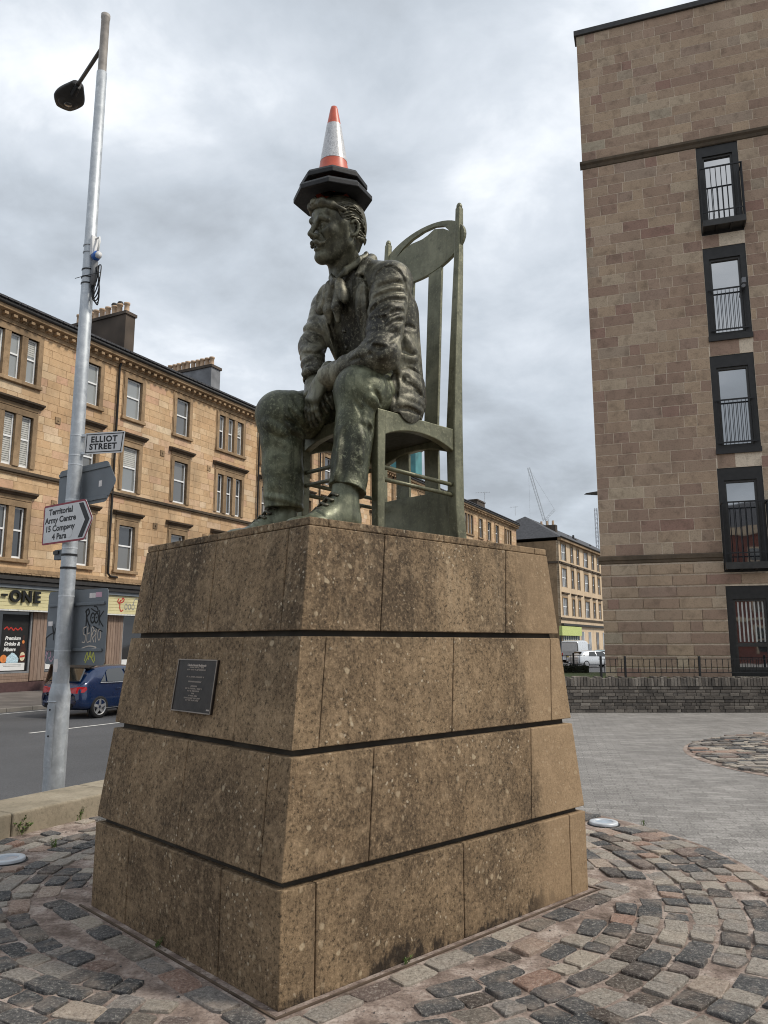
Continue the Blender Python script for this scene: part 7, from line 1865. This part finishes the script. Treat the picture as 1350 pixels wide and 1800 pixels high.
for pts in ([(1.35, 0.9), (1.37, 0.1)], [(1.72, 0.85), (1.38, 0.45), (1.75, 0.02)], [(0.55, 1.02), (0.9, 0.88), (1.2, 0.85), (1.05, 1.1), (0.8, 1.15)], [(0.85, 0.05), (1.3, -0.12), (1.7, -0.25)], [(0.1, 0.0), (0.09, -0.35)], [(0.45, 0.05), (0.45, -0.25)]): stroke(mb, smooth_pts(pts), 0.075, F_, 0, 0.0011)
mb.build('graffiti', 'paint_black', lg, kind='stuff')
mb = MB(); F_ = gfn(0.20, 0.235, 0.20)
for pts in ([(0.35, 0.95), (0.05, 0.85), (0.1, 0.55), (0.3, 0.45), (0.25, 0.1), (0.0, 0.1)], [(0.5, 0.9), (0.45, 0.5), (0.5, 0.1), (0.75, 0.15)], [(0.48, 0.55), (0.68, 0.6)], [(0.85, 0.1), (0.88, 0.9), (1.1, 0.75), (0.9, 0.5), (1.15, 0.1)], [(1.3, 0.1), (1.32, 0.85)], [(1.05, 0.35), (1.3, 0.6), (1.1, 0.75), (0.95, 0.5)], [(0.0, -0.25), (0.7, -0.12), (1.4, -0.2), (0.5, -0.32)]): stroke(mb, smooth_pts(pts), 0.055, F_, 0, 0.001)
stroke(mb, [(1.62 + 0.14 * math.cos(t), 0.5 + 0.3 * math.sin(t)) for t in [2 * PI * i / 14 for i in range(15)]], 0.055, F_, 0, 0.001)
mb.build('graffiti', 'paint_cream', lg, kind='stuff')
mb = MB(); F_ = gfn(0.27, 0.02, 0.15)
for pts in ([(0, 0.2), (0.3, 0.8), (0.5, 0.3), (0.7, 0.9), (0.9, 0.35), (1.1, 0.8), (1.3, 0.2)], [(0.1, 0.05), (0.6, 0.55), (1.2, 0.1)]): stroke(mb, smooth_pts(pts), 0.09, F_, 0, 0.001)
mb.build('graffiti', 'paint_yellow', lg, kind='stuff')
mb = MB(); F_ = gfn(-0.54, 0.02, 0.15)
for pts in ([(0.1, 0.1), (0.3, 0.7), (0.6, 0.9), (0.8, 0.5), (0.5, 0.35)], [(0.5, 0.35), (0.9, 0.1), (1.3, 0.5), (1.4, 0.0)], [(0.05, 0.5), (0.3, 1.0), (0.55, 1.0)]): stroke(mb, smooth_pts(pts), 0.08, F_, 0, 0.001)
mb.build('graffiti', 'sticker_pink', lg, kind='stuff')
mb = MB(); F_ = gfn(-0.55, 0.28, 0.20)
for pts in ([(0, 0.1), (0.4, 0.3), (0.9, 0.45)], [(0.6, 0.8), (0.8, 0.3), (1.0, 0.7), (1.2, 0.2)], [(0.75, 0.9), (0.8, 0.0)], [(0.0, 0.1), (0.05, -0.4)]): stroke(mb, smooth_pts(pts), 0.08, F_, 0, 0.001)
mb.build('graffiti', 'paint_black', lg, kind='stuff')
for (x0, x1, z0, z1, mt) in ((0.29, 0.41, 0.745, 0.80, 'sticker_white'), (0.415, 0.53, 0.75, 0.805, 'sticker_pink'), (-0.53, -0.43, 0.44, 0.495, 'sticker_white')):
    mb = MB(); mb.prism([(x0, z0), (x1, z0), (x1, z1), (x0, z1)], sf, -0.1072, -0.1066); mb.build('sticker', mt, lg)
sb = thing('sign_bracket', 'small dark box clamped left on the lamp post below the direction sign', 'bracket', (LX, LY, 2.56), sa)
mb = MB(); mb.hexa([sf(-0.27, 0, -0.03), sf(-0.09, 0, -0.03), sf(-0.09, 0, 0.03), sf(-0.27, 0, 0.03), sf(-0.27, 0.115, -0.03), sf(-0.09, 0.115, -0.03), sf(-0.09, 0.115, 0.03), sf(-0.27, 0.115, 0.03)]); bevel(mb.build('box', 'sign_grey', sb), 0.005)
mb = MB(); mb.hexa([sf(-0.26, 0.06, 0.031), sf(-0.16, 0.06, 0.031), sf(-0.16, 0.06, 0.05), sf(-0.26, 0.06, 0.05), sf(-0.26, 0.10, 0.031), sf(-0.16, 0.10, 0.031), sf(-0.16, 0.10, 0.05), sf(-0.26, 0.10, 0.05)]); mb.build('lid', 'lamp_dark', sb)

# ------------------------------------------------------------------ cars
def car(name, label, loc, rz, paint, st, wheels, glass_rows=True, group=None, kindc='car', plate=True, wr=0.305):
    """st: stations along the length from the tail: x, bumper half width, sill z, belt z, belt half width, roof z, roof half width"""
    o = thing(name, label, kindc, loc, rz, group)
    vs = []; m = 0
    prof = []
    for (x, hw, zs, zb, bw_, zr, rw) in st:
        p = [(0.0, zs), (hw * 0.90, zs), (hw * 0.985, zs + 0.10), (hw, zs + (zb - zs) * 0.5), (bw_, zb), (bw_ + (rw - bw_) * 0.5 + 0.012, zb + (zr - zb) * 0.5), (rw, zr - 0.05), (rw * 0.86, zr), (0.0, zr + 0.02)]
        prof.append([(x, y, z) for y, z in p] + [(x, -y, z) for y, z in p[-2:0:-1]])
    n = len(prof[0]); body = MB(); glass = MB(); k = len(prof)
    V = [q for p in prof for q in p]; fb_, fg = [], []
    for i in range(k - 1):
        for j in range(n):
            q = (i * n + j, i * n + (j + 1) % n, (i + 1) * n + (j + 1) % n, (i + 1) * n + j); fb_.append(q)
    fb_ += [tuple(range(n)), tuple(range((k - 1) * n, k * n))[::-1]]
    body.add(V, fb_); b = body.build('body', paint, o, True)
    s = b.modifiers.new('s', 'SUBSURF'); s.levels = 2; s.render_levels = 2
    # wheels
    for (wx, wy) in wheels:
        for sg in (1, -1):
            w = thing_part('wheel', o); w.location = (wx, wy * sg, wr)
            mb = MB(); mb.lathe([(wr * 0.70, -0.10), (wr * 0.92, -0.105), (wr, -0.08), (wr, 0.08), (wr * 0.92, 0.105), (wr * 0.70, 0.10)], (0, 0, 0), 28); mb.xf(lambda p: (p.x, p.z, p.y)); mb.build('tyre', 'tyre_rubber', w, True)
            mb = MB(); mb.lathe([(wr * 0.72, 0.10), (wr * 0.68, 0.105), (wr * 0.62, 0.07), (wr * 0.60, 0.0)], (0, 0, 0), 28); mb.xf(lambda p: (p.x, p.z * sg, p.y)); mb.build('rim', 'alloy', w, True)
            mb = MB(); mb.lathe([(0.0, 0.03), (wr * 0.6, 0.03)], (0, 0, 0), 20); mb.xf(lambda p: (p.x, p.z * sg, p.y)); mb.build('brake_disc', 'arch_black', w)
            for a in range(5):
                t = 2 * PI * a / 5 + 0.3; c, s_ = math.cos(t), math.sin(t); mb = MB(); r1 = wr * 0.66
                for (ra, wa, rb_, wb) in ((0.04, 0.045, r1, 0.032),):
                    q = [(ra, -wa), (rb_, -wb), (rb_, wb), (ra, wa)]; mb.prism([(c * x - s_ * y, s_ * x + c * y) for x, y in q], lambda x, z, d: (x, d * sg, z), 0.06, 0.095)
                mb.build('spoke', 'alloy', w)
            # dark arch
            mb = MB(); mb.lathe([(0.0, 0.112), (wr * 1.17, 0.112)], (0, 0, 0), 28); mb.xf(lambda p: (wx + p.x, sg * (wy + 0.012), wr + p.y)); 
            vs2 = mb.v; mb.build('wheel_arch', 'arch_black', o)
    return o
# blue hatchback, tail towards the camera's left
cx_, cy_ = -8.01, 22.34
D_ = Vector((math.cos(FA), math.sin(FA), 0)); N_ = Vector((math.sin(FA), -math.cos(FA), 0))
org = Vector((cx_, cy_, -0.45)) - N_ * 0.775
st = [(-0.66, 0.66, 0.34, 0.62, 0.60, 0.66, 0.55), (-0.64, 0.76, 0.28, 0.86, 0.70, 0.90, 0.66), (-0.52, 0.85, 0.24, 0.93, 0.77, 0.96, 0.70), (-0.40, 0.87, 0.22, 0.955, 0.80, 1.08, 0.68), (-0.12, 0.875, 0.20, 0.965, 0.815, 1.36, 0.60), (0.30, 0.88, 0.19, 0.955, 0.825, 1.425, 0.585), (0.9, 0.88, 0.19, 0.94, 0.83, 1.44, 0.585), (1.5, 0.88, 0.19, 0.92, 0.83, 1.425, 0.58), (2.0, 0.88, 0.19, 0.905, 0.825, 1.28, 0.60), (2.45, 0.875, 0.2, 0.89, 0.80, 0.98, 0.68), (2.9, 0.86, 0.22, 0.84, 0.74, 0.87, 0.6), (3.2, 0.78, 0.26, 0.72, 0.62, 0.74, 0.5), (3.28, 0.6, 0.3, 0.6, 0.5, 0.62, 0.4)]
cb = car('parked_car', 'blue hatchback parked at the far kerb behind the lamp post', tuple(org), FA, 'car_blue', st, [(0.0, 0.775), (2.47, 0.775)])
def carpoly(name, mat, pts, parent, th=0.006):
    mb = MB(); P = [Vector(p) for p in pts]; nn = (P[1] - P[0]).cross(P[2] - P[0]).normalized()
    n = len(P); mb.add([p for p in P] + [p + nn * th for p in P], [tuple(range(n))[::-1], tuple(range(n, 2 * n))] + [(i, (i + 1) % n, (i + 1) % n + n, i + n) for i in range(n)]); return mb.build(name, mat, parent)
# side glass (right side faces the camera: negative y)
def sg_(x, z):     # point on the side glass plane
    t = (z - 0.96) / (1.40 - 0.96); return (x, -(0.838 - 0.225 * t), z)
carpoly('side_window', 'car_glass', [sg_(0.02, 0.985), sg_(0.20, 0.985), sg_(0.24, 1.19)], cb, 0.01)
carpoly('side_window', 'car_glass', [sg_(0.26, 0.985), sg_(0.98, 0.975), sg_(0.92, 1.345), sg_(0.40, 1.325), sg_(0.30, 1.24)], cb, 0.01)
carpoly('side_window', 'car_glass', [sg_(1.06, 0.975), sg_(1.95, 0.955), sg_(1.62, 1.335), sg_(1.00, 1.345)], cb, 0.01)
carpoly('window_trim', 'alloy', [sg_(0.0, 0.955), sg_(1.98, 0.93), sg_(1.98, 0.945), sg_(0.0, 0.972)], cb, 0.014)
carpoly('rear_window', 'car_glass', [(-0.50, 0.60, 1.00), (-0.50, -0.60, 1.00), (-0.27, -0.52, 1.325), (-0.27, 0.52, 1.325)], cb, 0.05)
carpoly('spoiler', 'cable_black', [(-0.20, 0.56, 1.345), (-0.20, -0.56, 1.345), (0.06, -0.56, 1.42), (0.06, 0.56, 1.42)], cb, 0.03)
for s in (1, -1):
    mb = MB(); A_ = [(-0.69, 0.36, 0.71), (-0.675, 0.64, 0.69), (-0.545, 0.83, 0.725), (-0.475, 0.855, 0.80), (-0.50, 0.845, 0.87), (-0.655, 0.66, 0.865), (-0.685, 0.37, 0.83)]
    mb.add([(x, y * s, z) for x, y, z in A_] + [(x + 0.06, y * 0.93 * s, z) for x, y, z in A_], [(0, 1, 5, 6), (1, 2, 4, 5), (2, 3, 4)] + [(i, (i + 1) % 7, (i + 1) % 7 + 7, i + 7) for i in range(7)])
    mb.build('tail_light', 'tail_red', cb)
carpoly('number_plate', 'plate_yellow', [(-0.678, 0.26, 0.58), (-0.678, -0.26, 0.58), (-0.672, -0.26, 0.68), (-0.672, 0.26, 0.68)], cb, 0.01)
carpoly('bumper_insert', 'arch_black', [(-0.672, 0.55, 0.30), (-0.672, -0.55, 0.30), (-0.676, -0.55, 0.42), (-0.676, 0.55, 0.42)], cb, 0.01)
carpoly('boot_recess', 'arch_black', [(-0.680, 0.33, 0.555), (-0.680, -0.33, 0.555), (-0.672, -0.33, 0.70), (-0.672, 0.33, 0.70)], cb, 0.004)
mb = MB(); mb.tube([(0.55, -0.885, 0.80), (0.62, -0.905, 0.805), (0.72, -0.885, 0.80)], 0.012, 6); mb.build('door_handle', 'car_blue', cb, True)
mb = MB(); mb.box(-0.02, 2.3, -0.883, -0.870, 0.262, 0.274); mb.build('sill_strip', 'alloy', cb)
# white van and cars further along
def far_car(name, label, kindc, px, st, paint, wheels, rz, wr=0.31):
    o = car(name, label, px, rz, paint, st, wheels, kindc=kindc, wr=wr); return o
vst = [(a * 1.12, b * 1.1, c, d * 1.15, e * 1.1, f * 1.22, g * 1.1) for a, b, c, d, e, f, g in [(0.0, 0.85, 0.35, 1.0, 0.86, 1.80, 0.80), (0.03, 0.92, 0.30, 1.05, 0.92, 1.93, 0.84), (1.6, 0.93, 0.28, 1.05, 0.93, 1.97, 0.84), (3.1, 0.93, 0.28, 1.03, 0.93, 1.95, 0.82), (3.7, 0.92, 0.28, 1.02, 0.9, 1.60, 0.78), (4.1, 0.90, 0.3, 1.0, 0.85, 1.12, 0.72), (4.7, 0.8, 0.32, 0.8, 0.7, 0.84, 0.55)]]
vx, vy = 19.55, 83.2
van = car('parked_van', 'white panel van parked far down the street beyond the brick wall', (vx, vy, -0.45), fa2 - R(2), 'car_white', vst, [(0.85, 0.88), (4.0, 0.88)], kindc='van', wr=0.33)
carpoly('rear_door_panel', 'sign_white', [(-0.03, 0.82, 1.2), (-0.03, -0.82, 1.2), (-0.01, -0.78, 2.15), (-0.01, 0.78, 2.15)], van, 0.03)
for s in (1, -1): carpoly('tail_light', 'tail_red', [(-0.03, 0.84 * s, 0.72), (-0.03, 0.74 * s, 0.72), (-0.03, 0.74 * s, 1.08), (-0.03, 0.84 * s, 1.08)][::(1 if s < 0 else -1)], van, 0.02)
carpoly('number_plate', 'plate_yellow', [(-0.04, 0.3, 0.62), (-0.04, -0.3, 0.62), (-0.04, -0.3, 0.72), (-0.04, 0.3, 0.72)], van, 0.01)
carpoly('side_window', 'car_glass', [(3.5, -1.04, 1.28), (4.4, -1.02, 1.26), (3.95, -0.96, 1.95), (3.5, -0.96, 2.0)], van, 0.02)
hst = [(a * 1.15, b, c, d, e, f, g) for a, b, c, d, e, f, g in st]
wc = car('parked_car', 'white car parked in front of the distant white van behind the railing', (17.0, 68.5, -0.45), FA - R(40), 'car_white', hst, [(0.0, 0.775), (2.84, 0.775)])
carpoly('side_window', 'car_glass', [sg_(0.30, 0.985), sg_(1.1, 0.975), sg_(1.04, 1.345), sg_(0.46, 1.325)], wc, 0.012); carpoly('side_window', 'car_glass', [sg_(1.2, 0.975), sg_(2.2, 0.955), sg_(1.85, 1.335), sg_(1.15, 1.345)], wc, 0.012); carpoly('rear_window', 'car_glass', [(-0.465, 0.60, 1.02), (-0.465, -0.60, 1.02), (-0.18, -0.50, 1.315), (-0.18, 0.50, 1.315)], wc, 0.03)
tcx = car('parked_car', 'pale teal car parked beside the distant white van at the flats corner', (21.6, 79.0, -0.45), FA + R(4), 'car_teal', hst, [(0.0, 0.775), (2.84, 0.775)])
carpoly('rear_window', 'car_glass', [(-0.465, 0.60, 1.02), (-0.465, -0.60, 1.02), (-0.18, -0.50, 1.315), (-0.18, 0.50, 1.315)], tcx, 0.03); carpoly('side_window', 'car_glass', [sg_(0.30, 0.985), sg_(1.1, 0.975), sg_(1.04, 1.345), sg_(0.46, 1.325)], tcx, 0.012)
# distant no entry sign
ns = thing('road_sign', 'small red no entry sign far down the street by the flats', 'road sign', (23.3, 82.0, -0.33))
mb = MB(); mb.cyl((0, 0, 0), (0, 0, 3.0), 0.04, n=8); mb.build('pole', 'sign_grey', ns)
mb = MB(); mb.cyl((0, -0.05, 2.2), (0, -0.03, 2.2), 0.38, n=24); mb.build('disc', 'sign_red_bright', ns)
mb = MB(); mb.box(-0.24, 0.24, -0.06, -0.051, 2.13, 2.27); mb.build('bar', 'print_white', ns)

# ------------------------------------------------------------------ skyline: cranes, aerials, lamp head
def lattice(mb, a, b, w, n, r_=0.06):
    a = Vector(a); b = Vector(b); d = (b - a).normalized(); u = d.cross(Vector((0, 1, 0))).normalized() * w; v = d.cross(u).normalized() * w
    cs = [u + v, u - v, -u - v, -u + v]
    for c in cs: mb.cyl(a + c, b + c, r_, n=4)
    for i in range(n):
        p = a.lerp(b, i / n); q = a.lerp(b, (i + 1) / n)
        for k in range(4): mb.cyl(p + cs[k], q + cs[(k + 1) % 4], r_ * 0.6, n=3, caps=False)
def pix(x, y, Y):
    a = (x - 675) / 1366.8; b = (900 - y) / 1366.8; f = 0.98602 - b * 0.16662; return Vector((a / f * Y, Y, 1.6 + (0.16662 + b * 0.98602) / f * Y))
crane = thing('tower_crane', 'thin grey luffing tower crane rising far behind the roofs', 'crane', (88, 420, 0))
base = Vector((88, 420, 0)); A = pix(957, 915, 420) - base; B_ = pix(929, 822, 420) - base; C_ = pix(975, 896, 420) - base; A0 = pix(963, 950, 420) - base
mb = MB(); lattice(mb, A, B_, 0.6, 16, 0.16); mb.build('jib', 'crane_grey', crane, kind='stuff')
mb = MB(); lattice(mb, Vector((A.x + 1.5, A.y, 0)), A + Vector((1.5, 0, 1)), 0.7, 14, 0.14); mb.build('mast', 'crane_grey', crane, kind='stuff')
mb = MB(); lattice(mb, A, C_, 0.5, 5, 0.12); mb.build('a_frame', 'crane_grey', crane, kind='stuff')
mb = MB(); mb.cyl(C_, B_, 0.09, n=4); mb.cyl(B_, B_ + Vector((0, 0, -28)), 0.08, n=4); mb.build('rope', 'crane_grey', crane, kind='stuff')
mst = thing('radio_mast', 'thin lattice mast standing beside the flats edge on the skyline', 'mast', (140, 520, 0))
b2 = Vector((140, 520, 0)); mb = MB(); p1_ = pix(1047, 893, 520) - b2; lattice(mb, Vector((p1_.x + 0.6, p1_.y, 0)), p1_, 0.8, 30, 0.16); mb.build('lattice', 'crane_dark', mst, kind='stuff')
def aerial(label, x, y0, y1, Y, w):
    p0 = pix(x, y0, Y); p1 = pix(x, y1, Y); o = thing('aerial', label, 'aerial', tuple(p0), 0, 'rooftop aerials'); h = (p1 - p0).z
    mb = MB(); mb.cyl((0, 0, 0), (0, 0, h), 0.035, n=6); mb.build('pole', 'crane_grey', o)
    mb = MB(); mb.cyl((-w, 0.4, h * 0.95), (w * 0.6, -0.2, h * 0.92), 0.022, n=5); mb.build('boom', 'crane_grey', o)
    for k in range(6): t = -w + 1.6 * w * k / 5; m2 = MB(); m2.cyl((t, 0.3 - 0.3 * k / 5 - 0.25, h * 0.94), (t, 0.3 - 0.3 * k / 5 + 0.25, h * 0.94), 0.014, n=4); m2.build('element', 'crane_grey', o)
aerial('television aerial on the tenement chimney right of the chair', 852, 884, 864, 84, 0.9); aerial('thin television aerial between the two tenement roofs', 906, 906, 890, 112, 0.7)
sl = thing('street_lamp', 'slim dark street lamp head poking out left of the flats', 'street lamp', (9.6, 34.0, -0.33))
hp = pix(1053, 868, 34) - Vector((9.6, 34.0, -0.33)); mb = MB(); mb.tube([(0.25, 0, 0), (0.25, 0, hp.z - 0.3), (0.15, 0, hp.z), (hp.x, 0, hp.z)], 0.05, 8); mb.build('column', 'sign_grey', sl, True)
mb = MB(); mb.hexa([(hp.x - 0.65, -0.12, hp.z - 0.02), (hp.x, -0.12, hp.z - 0.05), (hp.x, 0.12, hp.z - 0.05), (hp.x - 0.65, 0.12, hp.z - 0.02), (hp.x - 0.6, -0.1, hp.z + 0.02), (hp.x, -0.1, hp.z + 0.12), (hp.x, 0.1, hp.z + 0.12), (hp.x - 0.6, 0.1, hp.z + 0.02)]); bevel(mb.build('lantern', 'lamp_dark', sl), 0.02)

# red brick building added behind the camera, there for its reflection in the glass
rbk = thing('building', 'added red brick building mirrored in the lower windows of the flats', 'building', (-4.0, -40.0, -0.4))
mb = MB(); mb.box(-26, 22, -9, 0, 0, 12.5); mb.build('wall', 'red_brick', rbk)
mb = MB(); mb.box(-26.3, 22.3, -9.2, 0.3, 12.51, 13.3); mb.build('cornice', 'tenement_pale', rbk)
mb = MB(); mb.prism([(0.3, 13.31), (-9.2, 13.31), (-4.5, 16.5)], lambda y, z, w: (w, y, z), -26.3, 22.3); mb.build('roof', 'roof_slate', rbk)
for i in range(12):
    for zz in (1.2, 5.0, 8.8):
        o = thing_part('window', rbk); x = -24.5 + 4 * i; mb = MB(); mb.box(x, x + 1.5, 0.002, 0.03, zz, zz + 2.3); mb.build('pane', 'window_glass', o); mb = MB(); mb.box(x - 0.15, x, 0.002, 0.06, zz - 0.15, zz + 2.45); mb.box(x + 1.5, x + 1.65, 0.002, 0.06, zz - 0.15, zz + 2.45); mb.box(x, x + 1.5, 0.002, 0.06, zz + 2.3, zz + 2.45); mb.box(x, x + 1.5, 0.031, 0.06, zz + 1.1, zz + 1.2); mb.build('frame', 'tenement_pale', o)
mb = MB(); mb.box(-26.1, 22.1, 0.002, 0.12, 4.1, 4.4); mb.build('string_course', 'tenement_pale', rbk)
